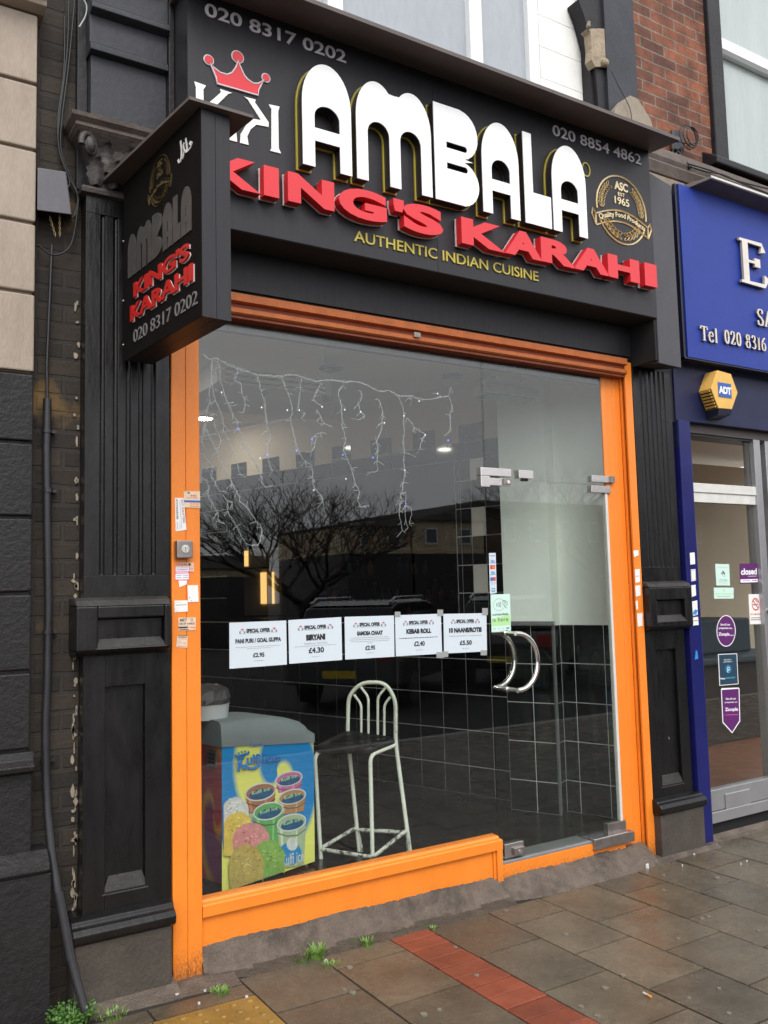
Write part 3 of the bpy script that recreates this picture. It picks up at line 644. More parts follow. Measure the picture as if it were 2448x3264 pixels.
for s_, nm in ((-1, 'handle'), (1, 'handle')):
    mb = MB().use('chrome'); y0 = 0.057; yo = y0+s_*0.095; path = []
    ax, za_, zb_ = 3.075, 1.352, 1.052
    for i in range(25):
        t = i/24; a = math.pi*(t-0.5); path.append((ax+0.148*max(0, math.cos(a))**0.9, yo, (za_+zb_)/2-(za_-zb_)/2*math.sin(a)))
    mb.tube(path, 0.0135, 12)
    for z in (za_, zb_):
        mb.tube([(ax+.004, yo, z), (ax+.004, y0, z)], 0.0125, 12)
        mb.lathe((ax+.004, min(y0-s_*0.0, y0+s_*0.016), z), [(0.017, 0), (0.017, 0.016)], 14, 'Y')
    mb.build(nm, parent=dr)
mb = MB().use('alu_white').box(3.884, 3.902, 0.046, 0.07, 0.20, 2.165); mb.build('door_edge_strip', parent=dr)
mb = MB().use('orange_paint').box(2.969, 3.645, 0.028, 0.16, 0.04, 0.1545); mb.use('aluminium').box(2.969, 3.645, 0.030, 0.16, 0.155, 0.171)
mb.use('orange_paint').box(3.645, 3.904, 0.034, 0.16, 0.02, 0.118)
thr = mb.build('threshold', parent=shop, bevel=0.002)
mb = MB().use('steel_dull').box(3.635, 3.955, 0.012, 0.16, 0.119, 0.176); mb.use('steel').box(3.63, 3.90, 0.008, 0.16, 0.1765, 0.182)
mb.build('floor_spring', parent=thr, bevel=0.003)

# ------------------------------------------------ interior
WA = Vector((4.0, 0.9, 0)); WD = Vector((-0.3081, 0.9514, 0)); WN = Vector((-0.9514, -0.3081, 0))   # splayed side wall: origin, direction, room-side normal
def wp(s_, z, o_=0.0): p = WA+WD*s_+WN*o_; return (p.x, p.y, z)
def wbox(mb, s0, s1, z0, z1, o0, o1): mb.hexa([wp(s0, z0, o0), wp(s1, z0, o0), wp(s1, z0, o1), wp(s0, z0, o1), wp(s0, z1, o0), wp(s1, z1, o0), wp(s1, z1, o1), wp(s0, z1, o1)])
tw = MB().use('wall_beige'); wbox(tw, -0.35, 5.1, 0.05, 3.1, -0.12, 0.0)
tw.use('grout'); wbox(tw, -0.2, 5.0, 0.15, 1.349, 0.0003, 0.004); wbox(tw, 0.315, 5.0, 1.3495, 2.53, 0.0003, 0.004)
tw.use('tile_black'); g_ = 0.003
rows = [0.15, 0.347, 0.597, 0.847, 1.097, 1.347]
xs = [-0.1040+0.2125*i for i in range(24)]
for a, b in zip(xs, xs[1:]):
    for c, d in zip(rows, rows[1:]): wbox(tw, a+g_, b-g_, c+g_, d-g_, 0.0041, 0.009)
rows2 = [1.349, 1.566, 1.765, 1.972, 2.174, 2.377, 2.529, 2.66, 2.79]
for i, (a, b) in enumerate(zip(xs, xs[1:])):
    if a < 0.10: continue
    for k, (c, d) in enumerate(zip(rows2, rows2[1:])):
        first = (i == 2); white = first and k in (1, 3, 5)
        if k == 7 and i % 2 == 1: continue                      # crenellated top course
        if first or white:
            tw.use('tile_white' if white else 'tile_black'); wbox(tw, 0.3205+g_, 0.4415-g_, c+g_, d-g_, 0.0041, 0.009)
            tw.use('tile_black'); wbox(tw, 0.4415+g_, b-g_, c+g_, d-g_, 0.0041, 0.009)
        else: tw.use('tile_black'); wbox(tw, a+g_, b-g_, c+g_, d-g_, 0.0041, 0.009)
wall_t = tw.build('tiled_wall', parent=shop)
# pier by the door, tiled below and white above, with a metal corner trim
P0 = Vector((3.936, 0.607, 0)); P1 = Vector((3.79, 0.91, 0)); P2 = Vector((4.047, 0.656, 0)); P3 = Vector((4.228, 0.10, 0))
pw = MB()
def panel(mb, A, B, off, z0, z1, m, th=0.005, cut=()):
    d = (B-A).normalized(); n = Vector((d.y, -d.x, 0)); L_ = (B-A).length
    if n.dot(CAM-A) < 0: n = -n
    mb.use(m); a = A+n*off; b = B+n*off; c = n*th
    mb.hexa([(a.x, a.y, z0), (b.x, b.y, z0), (b.x+c.x, b.y+c.y, z0), (a.x+c.x, a.y+c.y, z0), (a.x, a.y, z1), (b.x, b.y, z1), (b.x+c.x, b.y+c.y, z1), (a.x+c.x, a.y+c.y, z1)])
pw.use('wall_white').prism([(P1.x, P1.y, 0.1), (P0.x, P0.y, 0.1), (P2.x, P2.y, 0.1), (P3.x, P3.y, 0.1), (4.40, 0.10, 0.1), (4.40, 0.97, 0.1), (4.0, 0.95, 0.1)],
                           [(P1.x, P1.y, 3.1), (P0.x, P0.y, 3.1), (P2.x, P2.y, 3.1), (P3.x, P3.y, 3.1), (4.40, 0.10, 3.1), (4.40, 0.97, 3.1), (4.0, 0.95, 3.1)])
for A, B, cuts in ((P0, P1, (0, 0.15, 0.336)), (P0, P2, (0, 0.1)), (P2, P3, (0.0, 0.1, 0.31, 0.52))):
    d = (B-A).normalized(); L_ = (B-A).length
    panel(pw, A, A+d*min(L_, cuts[-1]+.04), 0.0003, 0.15, 1.347, 'grout', 0.003)
    for a, b in zip(cuts, list(cuts[1:])+[]):
        for c, e in zip(rows, rows[1:]): panel(pw, A+d*(a+g_), A+d*(min(b, L_)-g_), 0.0034, c+g_, e-g_, 'tile_black', 0.004)
pier = pw.build('tiled_pier', parent=shop)
mb = MB().use('aluminium'); mb.box(3.925, 3.941, 0.590, 0.606, 0.15, 1.372); 
d = (P1-P0).normalized(); n_ = Vector((-d.y, d.x, 0)); n_ = n_ if n_.dot(CAM-P0) > 0 else -n_
a, b, c = P0-d*0.02+n_*0.005, P0+d*0.345+n_*0.005, n_*0.035
mb.hexa([(a.x, a.y, 1.349), (b.x, b.y, 1.349), (b.x+c.x, b.y+c.y, 1.349), (a.x+c.x, a.y+c.y, 1.349), (a.x, a.y, 1.374), (b.x, b.y, 1.374), (b.x+c.x, b.y+c.y, 1.374), (a.x+c.x, a.y+c.y, 1.374)])
mb.build('corner_trim', parent=pier)
mb = MB().use('wall_dark').box(0.78, 0.9, 0.13, 5.75, 0.05, 3.1); mb.box(0.9, 2.7, 5.6, 5.75, 0.05, 3.1)
mb.use('void_black').box(0.85, 1.211, 0.301, 0.36, 0.05, 3.1)
mb.build('inner_wall', parent=shop)
mb = MB().use('floor_dark').box(0.8, 4.45, 0.10, 5.75, 0.05, 0.15); fl = tag(mb.build('floor'), kind='structure')
mb = MB().use('ceiling_white').prism([(0.8, 0.11, 3.1), (4.45, 0.11, 3.1), (4.45, 2.77, 3.1), (0.8, 2.77, 3.1)], [(0.8, 0.11, 3.2), (4.45, 0.11, 3.2), (4.45, 2.77, 3.2), (0.8, 2.77, 3.2)])
mb.use('ceiling_beige').box(0.8, 4.12, 2.772, 5.75, 3.13, 3.2)
mb.use('ceiling_white').prism([(0.9, 0.5, 3.04), (2.20, 0.5, 3.04), (3.55, 2.77, 3.04), (0.9, 2.77, 3.04)], [(0.9, 0.5, 3.099), (2.20, 0.5, 3.099), (3.55, 2.77, 3.099), (0.9, 2.77, 3.099)])
tag(mb.build('ceiling'), kind='structure')
mb = MB().use('void_black').box(0.8, 4.4, 0.24, 5.8, 3.21, 3.28); mb.build('upper_floor', parent=shop)
# ------------------------------------------------ storey above the sign
mb = MB().use('red_brick').box(4.40, 5.20, 0.10, 0.4, 4.44, 7.0)
bw = mb.build('brick_wall', parent=shop)
mb = MB().use('ledge_stone')
mb.prof_x([(0.02, 4.215), (-.035, 4.235), (-.05, 4.30), (-.02, 4.33), (-.03, 4.36), (0.0, 4.438), (0.4, 4.438), (0.4, 4.215)], 4.17, 9.0)
mb.use('cream_stone').prof_x([(-.02, 4.09), (-.06, 4.10), (-.075, 4.19), (-.03, 4.2145), (0.3, 4.2145), (0.3, 4.09)], 4.15, 4.62)
mb.build('stone_ledge', parent=shop)
mb = MB().use('slate_grey').box(4.12, 4.398, 0.08, 0.4, 4.2, 7.0); mb.use('upper_black').box(4.02, 4.118, 0.13, 0.4, 4.2, 7.0); mb.build('wall_strip', parent=shop)
# weathered stone buttress standing on the canopy end
pts = [ph_3(755, 640), ph_3(800, 615), ph_3(845, 560), ph_3(890, 580), ph_3(965, 700), ph_3(990, 790), ph_3(965, 790), ph_3(760, 700)]
mb = MB().use('cream_stone').prism([tuple(at(p, y=-0.03)) for p in reversed(pts)], [tuple(at(p, y=-0.03)+Vector((0.0, 0.15, 0.0))) for p in reversed(pts)]); mb.build('stone_stub', parent=shop)
# first floor windows: white frames, obscured panes
def upwin(x0, x1, z0, z1, y, fr, mull, m, name='window'):
    mb = MB().use('frame_white'); mb.box(x0, x0+fr, y, y+.08, z0, z1); mb.box(x1-fr, x1, y, y+.08, z0, z1); mb.box(x0+fr, x1-fr, y, y+.08, z0, z0+fr); mb.box(x0+fr, x1-fr, y, y+.08, z1-fr, z1)
    for a in mull: mb.box(a-fr*.55, a+fr*.55, y-.004, y+.078, z0+fr, z1-fr)
    w = mb.build(name, parent=shop, bevel=0.005)
    MB().use(m).box(x0+fr*.6, x1-fr*.6, y+.04, y+.05, z0+fr*.6, z1-fr*.6).build('pane', parent=w)
    return w
upwin(1.22, 3.655, 4.36, 6.4, 0.20, 0.085, (2.19, 3.15), 'window_frost')
mb = MB().use('board_white')
for i in range(8): mb.box(3.66, 4.12, 0.205, 0.23, 4.36+i*0.21, 4.36+i*0.21+0.207)
mb.build('white_boarding', parent=shop)
mb = MB().use('upper_black'); pts = [ph_3(540, -5), ph_3(575, 90), ph_3(600, 180), ph_3(620, 260), ph_3(640, 390), ph_3(655, 560), ph_3(662, 670), ph_3(770, 680), ph_3(735, -5)]
mb.prism([tuple(at(p, y=0.10)) for p in reversed(pts)], [tuple(at(p, y=0.10)+Vector((0.0, 0.10, 0.0))) for p in reversed(pts)])
arch = mb.build('bracket', parent=shop)
pts = [ph_3(592, 168), ph_3(650, 166), ph_3(718, 168), ph_3(720, 285), ph_3(724, 370), ph_3(690, 392), ph_3(640, 392), ph_3(618, 350), ph_3(622, 290), ph_3(612, 190)]
mb = MB().use('bare_stone').prism([tuple(at(p, y=0.085)) for p in reversed(pts)], [tuple(at(p, y=0.085)+Vector((0.0, 0.06, 0.0))) for p in reversed(pts)])
for p, r_ in ((ph_3(603, 135), .012), (ph_3(600, 152), .016), (ph_3(695, 370), .03)): c = at(p, y=0.075); mb.ball(tuple(c), r_, 7, 5)
mb.build('broken_stone', parent=arch, bevel=0.008)
mb = MB().use('upper_black').box(0.84, 3.66, 0.29, 0.4, 4.2, 7.0); mb.box(1.2, 4.12, 0.08, 0.4, 4.285, 4.355); mb.build('upper_wall', parent=shop)

# ================================================================== SIGN ABOVE THE WINDOW
sg = thing('fascia_sign', (2.67, -0.2, 3.7), 'wide dark grey shop sign with big white, red and gold lettering above the orange window', 'shop sign')
SY = -0.2
mb = MB().use('sign_grey').box(1.224, 2.5225, SY, -0.001, 3.188, 4.262); mb.box(2.5245, 4.136, SY, -0.001, 3.188, 4.262)
mb.use('void_black').box(1.23, 4.13, SY+.004, -0.002, 3.184, 3.1879)
mb.build('panel', parent=sg)
mb = MB().use('soffit_brown')
for a, b in ((1.20, 3.155), (3.158, 4.165)): mb.prism([(a, -.415, 4.205), (b, -.415, 4.205), (b, -.415, 4.225), (a, -.415, 4.225)], [(a, 0.08, 4.2635), (b, 0.08, 4.2635), (b, 0.08, 4.283), (a, 0.08, 4.283)])
mb.build('canopy', parent=sg)
# --- chunky rounded channel letters, drawn as outlines in metres (x from letter left, z from base)
H = 0.508
def arc(cx_, cz, rx, rz, a0, a1, n=14): return [(cx_+rx*math.cos(R(a0+(a1-a0)*i/n)), cz+rz*math.sin(R(a0+(a1-a0)*i/n))) for i in range(n+1)]
def A_shape(w):
    o = [(0, 0), (0.062, 0), (0.062, .126), (w-.062, .126), (w-.062, 0), (w, 0)]+arc(w/2, H-.20, w/2, .20, 0, 180, 20)
    i = [(0.062, .188), (w-.062, .188)]+arc(w/2, .245, w/2-.062, .058, 0, 180, 14)
    return o, [i]
def M_shape(w):
    a = .062; c = w*0.5; leg = (w-3*a)/2
    o = [(0, 0), (a, 0), (a, .245)]+[(x_, z) for x_, z in reversed(arc(a+leg/2, .245, leg/2, .062, 0, 180, 12))]+[(a+leg, 0), (2*a+leg, 0), (2*a+leg, .245)]
    o += [(x_, z) for x_, z in reversed(arc(2*a+leg*1.5, .245, leg/2, .062, 0, 180, 12))]+[(w-a, 0), (w, 0)]
    o += arc(w*0.735, H-.19, w*0.265, .19, 0, 128, 14)+[(c, H-.043)]+arc(w*0.265, H-.19, w*0.265, .19, 52, 180, 14)
    return o, []
def B_shape(w):
    o = [(0, 0), (w-.085, 0)]+arc(w-.115, .115, .115, .118, -80, 78, 12)+[(w-.035, .243)]+arc(w-.115, .375, .115, .131, -76, 84, 12)+[(w-.115, H), (0, H)]
    s_ = []
    for z in (.285, .175): s_.append([(0.075, z), (w-.075, z)]+arc(w-.085, z+.016, .016, .016, -90, 90, 6)+[(0.075, z+.032)])
    return o, s_
def L_shape(w): return [(0, 0), (w, 0), (w, .178), (.060, .178), (.060, H), (0, H)], []
def offset_poly(pts, d):
    n = len(pts); out = []
    for i in range(n):
        a, b, c = Vector(pts[i-1]), Vector(pts[i]), Vector(pts[(i+1) % n]); e1 = (b-a); e2 = (c-b)
        if e1.length < 1e-6 or e2.length < 1e-6: out.append(tuple(b)); continue
        e1.normalize(); e2.normalize(); n1 = Vector((e1.y, -e1.x)); n2 = Vector((e2.y, -e2.x)); m = n1+n2
        m = n1 if m.length < 1e-3 else m.normalized(); k = d/max(0.45, m.dot(n1)); out.append((b.x+m.x*k, b.y+m.y*k))
    return out
def plate(mb, outer, holes, x, z, y0, y1, m):
    """flat plate with holes between y0 (front) and y1; faces triangulated by bmesh"""
    bm = bmesh.new(); es = []
    for loop in [outer]+holes:
        vs = [bm.verts.new((x+a, 0, z+b)) for a, b in loop]
        for i in range(len(vs)): es.append(bm.edges.new((vs[i], vs[(i+1) % len(vs)])))
    bmesh.ops.triangle_fill(bm, use_beauty=True, use_dissolve=False, edges=es, normal=(0, -1, 0))
    bm.verts.index_update(); V = [v.co.copy() for v in bm.verts]; F = [[v.index for v in f.verts] for f in bm.faces]; bm.free()
    mb.use(m); n = len(V); mb.add([(v.x, y0, v.z) for v in V]+[(v.x, y1, v.z) for v in V], [tuple(f) for f in F]+[tuple(n+i for i in reversed(f)) for f in F])
    o = 0
    for loop in [outer]+holes:
        k = len(loop); mb.add([(x+a, y0, z+b) for a, b in loop]+[(x+a, y1, z+b) for a, b in loop], [(i, (i+1) % k, k+(i+1) % k, k+i) for i in range(k)])
def channel(sh, x, w, z=3.533):
    o, hs = sh(w); mb = MB()
    plate(mb, o, hs, x, z, SY-.067, SY-.062, 'letter_white')
    plate(mb, offset_poly(o, -.0008), [offset_poly(h, -.0008) for h in hs], x, z, SY-.0619, SY-.013, 'letter_side')
    ob, hb = offset_poly(o, .007), [offset_poly(h, .007) if len(h) > 20 else offset_poly(h, .004) for h in hs]
    plate(mb, ob, hb, x, z, SY-.0129, SY-.004, 'letter_gold')
    mb.build('letter', parent=sg)
for sh, x, w in ((A_shape, 1.740, .256), (M_shape, 2.024, .432), (B_shape, 2.476, .276), (A_shape, 2.777, .248), (L_shape, 3.062, .187), (A_shape, 3.264, .254)): channel(sh, x, w)
mb = MB().use('gold_text'); c = at(ph_3(583, 998), y=SY)          # small registered ring by the last letter
mb.stroke([(c.x+.030*math.cos(a*math.pi/10), c.z+.040*math.sin(a*math.pi/10)) for a in range(20)], lambda u, v, w: (u, SY-.002-.004*(1-w), v), .008, closed=True); mb.build('mark', parent=sg)
# --- red block letters
def solid_letter(ch, x0, x1, z0, z1, y0, y1, m, parent, bold=0.055, back=None, nm='letter'):
    mb = MB()
    mb.use(m).text(ch, lambda u, v, w: (x0+u*(x1-x0), y1+(y0-y1)*w, z0+v*(z1-z0)), bold, False)
    if back: mb.use(back).text(ch, lambda u, v, w: (x0-.003+u*(x1-x0+.006), y1+(0.003-0.009*w), z0-.003+v*(z1-z0+.006)), bold, False)
    return mb.build(nm, parent=parent)
for ch, x0, x1, z0, z1 in (('K', 1.300, 1.530, 3.344, 3.482), ('I', 1.547, 1.620, 3.344, 3.482), ('N', 1.664, 1.900, 3.344, 3.482), ('G', 1.924, 2.186, 3.340, 3.486), ("'", 2.225, 2.285, 3.420, 3.482), ('S', 2.282, 2.518, 3.338, 3.484),
        ('K', 2.632, 2.915, 3.338, 3.476), ('A', 2.915, 3.172, 3.340, 3.480), ('R', 3.166, 3.424, 3.342, 3.478), ('A', 3.405, 3.680, 3.344, 3.482), ('H', 3.672, 3.930, 3.344, 3.480), ('I', 3.975, 4.078, 3.344, 3.482)):
    solid_letter(ch, x0, x1, z0, z1, SY-.062, SY-.010, 'letter_red', sg, back='backing_white')
def flat_line(s, x0, x1, z0, z1, m, parent, y=SY, bold=0.0, d=0.006, nm='lettering', tilt=0.0):
    for k in range(len(s.split())): MB().use(m).word(s, k, lambda u, v, w: (x0+u*(x1-x0), y-.0008-d*w, z0+v*(z1-z0)+tilt*u), bold, False).build(nm, parent=parent)
flat_line('020 8317 0202', 1.303, 2.012, 4.128, 4.190, 'silver_text', sg, bold=0.012)
flat_line('020 8854 4862', 3.345, 4.060, 4.122, 4.186, 'silver_text', sg, bold=0.004)
flat_line('AUTHENTIC INDIAN CUISINE', 2.034, 3.190, 3.250, 3.304, 'gold_text', sg, bold=0.006)
# --- crown over the paired serif letters
def sgp(p): c = at(p, y=SY); return (c.x, c.z)
crown = [ph_k(275, 215), ph_k(330, 280), ph_k(400, 335), ph_k(490, 362), ph_k(555, 335), ph_k(605, 260), ph_k(632, 185), ph_k(660, 260), ph_k(710, 370), ph_k(760, 430), ph_k(830, 475), ph_k(890, 475), ph_k(968, 430), ph_k(925, 500), ph_k(895, 560), ph_k(888, 628), ph_k(365, 478), ph_k(350, 400)]
crown = [sgp(p) for p in crown]
mb = MB().use('letter_red').poly_y(list(reversed(crown)), SY-.0075, SY-.0005)
for p, r_ in ((ph_k(258, 172), .024), (ph_k(628, 135), .030), (ph_k(990, 402), .022)):
    c = sgp(p); mb.use('silver_text').lathe((c[0], SY-.0060, c[1]), [(r_, 0), (r_, .0055)], 22, 'Y'); mb.use('letter_red').lathe((c[0], SY-.0085, c[1]), [(r_-.005, 0), (r_-.005, .008)], 22, 'Y')
mb.use('silver_text').stroke(crown, lambda u, v, w: (u, SY-.0082+.0075*w, v), .0055, closed=True)
mb.build('crown', parent=sg)
half = [[ph_k(1030, 740), ph_k(1165, 770), ph_k(1158, 800), ph_k(1148, 830), ph_k(1155, 1300), ph_k(1185, 1370), ph_k(1045, 1335), ph_k(1062, 1300), ph_k(1062, 800), ph_k(1045, 775)],
        [ph_k(710, 640), ph_k(860, 680), ph_k(850, 715), ph_k(1025, 970), ph_k(1025, 1030), ph_k(870, 1000), ph_k(795, 1060), ph_k(752, 1150), ph_k(770, 1262), ph_k(660, 1232), ph_k(668, 1120), ph_k(735, 1010), ph_k(835, 925), ph_k(930, 945), ph_k(760, 680)]]
mb = MB().use('logo_white'); mc = 1.454
for pl_ in half:
    q = [sgp(p) for p in pl_]; mb.poly_y(list(reversed(q)), SY-.005, SY-.0006); mb.poly_y([(2*mc-a, b) for a, b in q], SY-.005, SY-.0006)
mb.build('monogram', parent=sg)
# --- round emblem: ring, ears of wheat, ribbon, words
EC = (3.873, 3.800); ER = 0.206
def emblem(parent, fn, m1, k=1.0, words=True):
    mb = MB().use(m1)
    F = lambda u, v, w: fn(EC[0]+u, EC[1]+v, w)
    def ring(a0, a1, r_, wd, n=40): mb.stroke([(r_*math.cos(R(a0+(a1-a0)*i/n)), r_*math.sin(R(a0+(a1-a0)*i/n))) for i in range(n+1)], F, wd)
    ring(-8, 188, ER, .009); ring(204, 336, ER, .008)
    def rib(t, o_): return (-.232+.464*t, -.105+o_+.064*math.sin(math.pi*t))   # arched ribbon centre line
    for o_ in (.034, -.034): mb.stroke([rib(.03+.94*i/20, o_) for i in range(21)], F, .008)
    for t, s_ in ((0.03, -1), (0.97, 1)):
        a = rib(t, .034); b = rib(t, -.034); mb.stroke([a, b], F, .008); mb.stroke([a, (a[0]+s_*.022, a[1]+.030), (a[0]+s_*.030, a[1]-.008), (b[0], b[1])], F, .007)
    for s_ in (-1, 1):
        for side in (-1, 1):
            for i in range(7):                       # upper ears
                a = R(90+s_*(38+8.5*i)); r_ = .166; c = (r_*math.cos(a), r_*math.sin(a)); t = a+s_*R(-90)+side*s_*R(28)
                e = (math.cos(t), math.sin(t)); pts = []
                for j in range(8):
                    q = 2*math.pi*j/8; l = .019*math.cos(q); w_ = .0075*math.sin(q); pts.append((c[0]+side*.012*math.cos(a)+e[0]*l-e[1]*w_, c[1]+side*.012*math.sin(a)+e[1]*l+e[0]*w_))
                mb.stroke(pts, F, .0030, closed=True)
            for i in range(5):                       # lower garland
                a = R(270+s_*(10+11*i)); r_ = .160; c = (r_*math.cos(a), r_*math.sin(a)); t = a+s_*R(90)+side*s_*R(28)
                e = (math.cos(t), math.sin(t)); pts = []
                for j in range(8):
                    q = 2*math.pi*j/8; l = .020*math.cos(q); w_ = .0085*math.sin(q); pts.append((c[0]+side*.012*math.cos(a)+e[0]*l-e[1]*w_, c[1]+side*.012*math.sin(a)+e[1]*l+e[0]*w_))
                mb.stroke(pts, F, .0030, closed=True)
    def tx(s, x0, x1, z0, z1, b): mb.text(s, lambda u, v, w: F(x0+u*(x1-x0), z0+v*(z1-z0), w), b, False)
    tx('ASC', -.052, .058, .118, .170, .03); tx('EST', -.026, .030, .084, .106, .004); tx('1965', -.056, .064, .030, .076, .006)
    def bend(u, v, w):
        t = .09+.82*u; p = rib(t, 0); q = rib(t+.01, 0); dx, dy = q[0]-p[0], q[1]-p[1]; l = math.hypot(dx, dy); h = (v-.42)*.040
        return F(p[0]-dy/l*h, p[1]+dx/l*h, w)
    mb.text('Quality Food Products', bend, .006, False)
    return mb.build('emblem', parent=parent)
emblem(sg, lambda u, v, w: (u, SY-.0006-.005*(w if w <= 1 else 1), v), 'gold_pale')

# ================================================================== PROJECTING SIGN
pa = R(4.7)
ps = thing('projecting_sign', (1.0, -0.05, 2.585), 'dark boxed hanging sign with red letters sticking out from the pilaster over the pavement', 'shop sign')
ps.rotation_euler = (0, 0, 0)
# local frame: d runs from the wall out to the street, n is thickness
PD = Vector((0.075, -0.75, 0)).normalized(); PN = Vector((-PD.y, PD.x, 0))   # PN points right (+x)
PL, PT, PH = 0.718, 0.117, 0.775
def pp(d, n, z): p = Vector((1.0, -0.05, 0))+PD*d+PN*n; return (p.x, p.y, 2.585+z)
def pbox(mb, d0, d1, n0, n1, za, zb): return mb.hexa([pp(d0, n0, za), pp(d0, n1, za), pp(d1, n1, za), pp(d1, n0, za), pp(d0, n0, zb), pp(d0, n1, zb), pp(d1, n1, zb), pp(d1, n0, zb)])
mb = MB().use('sign_grey'); pbox(mb, 0.0, PL, 0.059, PT, 0, PH); pbox(mb, 0.004, PL-.0005, 0.003, 0.0575, 0, PH)
mb.use('sign_side_dark'); pbox(mb, -0.02, PL-.002, -.001, 0.0028, 0.0, PH)
pbx = mb.build('sign_box', parent=ps)
mb = MB().use('soffit_brown'); 
c4 = [(.913, -.002), (1.17, -.002), (1.269, -.787), (1.020, -.792)]; mb.hexa([(a, b, 3.362) for a, b in c4]+[(a, b, 3.374) for a, b in c4])
mb.build('sign_roof', parent=ps)
def pf(u, v, w): return pp(u, -.0014-.006*w, v)                 # left face: u along the sign from the wall, v up
def ptext(s, u0, u1, v0, v1, m, bold=0.0, d=.006, sl=0.0, nm='lettering', sh=False):
    for k in range(len(s.split())):
        mb = MB()
        if sh: mb.use('backing_white').word(s, k, lambda u, v, w: pp(u0+.004+u*(u1-u0), -.0012-.003*w, v0-.004+v*(v1-v0)), bold, False)
        mb.use(m).word(s, k, lambda u, v, w: pp(u0+u*(u1-u0), -.0014-(d+(.004 if sh else 0))*w, v0+v*(v1-v0)), bold, False)
        mb.build(nm, parent=ps)
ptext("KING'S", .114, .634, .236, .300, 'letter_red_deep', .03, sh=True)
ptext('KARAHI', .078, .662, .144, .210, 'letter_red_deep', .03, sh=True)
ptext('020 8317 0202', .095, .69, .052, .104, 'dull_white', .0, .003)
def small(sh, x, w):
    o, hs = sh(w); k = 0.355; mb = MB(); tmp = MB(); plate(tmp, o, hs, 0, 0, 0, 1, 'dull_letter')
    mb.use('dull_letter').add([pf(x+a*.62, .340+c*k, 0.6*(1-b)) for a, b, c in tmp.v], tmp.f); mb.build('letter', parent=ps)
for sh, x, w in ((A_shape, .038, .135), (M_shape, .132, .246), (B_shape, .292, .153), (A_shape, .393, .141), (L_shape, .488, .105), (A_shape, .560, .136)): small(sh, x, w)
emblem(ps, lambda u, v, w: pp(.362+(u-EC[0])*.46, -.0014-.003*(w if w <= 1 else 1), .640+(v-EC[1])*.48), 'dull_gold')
mb = MB().use('logo_white')                                     # small white calligraphic word
for path, th in (([ph_p(705, 400), ph_p(690, 392), ph_p(682, 402), ph_p(698, 415), ph_p(690, 440), ph_p(668, 470), ph_p(650, 478)], 9), ([ph_p(652, 365), ph_p(660, 420), ph_p(665, 470)], 8), ([ph_p(660, 470), ph_p(640, 460), ph_p(632, 420), ph_p(640, 400)], 8), ([ph_p(640, 470), ph_p(632, 510), ph_p(625, 532)], 6),
                 ([ph_p(610, 385), ph_p(618, 450), ph_p(618, 510), ph_p(608, 552), ph_p(596, 562), ph_p(590, 540)], 9)):
    P_ = []
    for p in path:
        d = ray(p); o = Vector(pp(0, -.0014, 0)); t = (o-CAM).dot(PN)/d.dot(PN); w_ = CAM+d*t; P_.append(((w_-Vector((1.0, -0.05, 0))).dot(PD), w_.z-2.585))
    mb.stroke(P_, lambda u, v, w: pf(u, v, .5*(1-w)), th*.00115, th*.0005)
mb.build('script', parent=ps)
for z in (.07, .26, .52): MB().use('steel_dull').ball(pp(-.012, -.004, z), .006, 8, 4).build('screw', parent=ps)
# ================================================================== STONE BUILDING ON THE LEFT
stn = thing('stone_building', (0.0, 0.0, 0.0), 'building of large beige stone blocks painted black below, left of the drainpipe', 'building')
zj = [0.93, 1.02, 1.32, 1.624, 1.923, 2.222, 2.504, 2.833, 3.127, 3.437, 3.722, 4.03]
mb = MB()
for a, b in zip(zj[1:], zj[2:]):
    m = 'black_stone' if b < 2.51 else 'beige_stone'; xs_ = [0.648, -0.05 if int(a*10) % 2 else 0.18, -1.4, -3.2]
    for x1, x0 in zip(xs_, xs_[1:]):
        g_ = .007; mb.use(m).hexa([(x0+g_, 0.0, a+g_), (x1-(0.0 if x1 > .6 else g_), 0.0, a+g_), (x1-(0.0 if x1 > .6 else g_), 0.2, a+g_), (x0+g_, 0.2, a+g_), (x0+g_, 0.0, b-g_), (x1-(0.0 if x1 > .6 else g_), 0.0, b-g_), (x1-(0.0 if x1 > .6 else g_), 0.2, b-g_), (x0+g_, 0.2, b-g_)])
mb.use('black_stone').box(-3.2, 0.642, 0.018, 0.25, 0.6, 2.504); mb.use('cream_stone').box(-3.2, 0.642, 0.018, 0.25, 2.5045, 6.5)
mb.build('stone_wall', parent=stn, bevel=0.006)
mb = MB().use('black_stone')
mb.prof_x([(-.02, .935), (-.045, .945), (-.05, .965), (-.02, .985), (-.012, 1.015), (0.25, 1.015), (0.25, .935)], -3.2, .660)
mb.box(-3.2, .655, -.008, .25, .62, .934)
mb.prof_x([(-.055, .56), (-.065, .575), (-.060, .598), (-.009, .640), (.25, .640), (.25, .56)], -3.2, .715)
mb.box(-3.2, .722, -.05, .25, -.1, .5595)
mb.build('plinth', parent=stn, bevel=0.004)
mb = MB().use('beige_stone').prof_x([(0.0, 4.032), (-.05, 4.045), (-.05, 4.07), (-.11, 4.09), (-.11, 4.14), (0.2, 4.15), (0.2, 4.032)], -3.2, .675); mb.box(-3.2, .648, .0, .2, 4.152, 6.5)
mb.build('cornice', parent=stn, bevel=0.004)
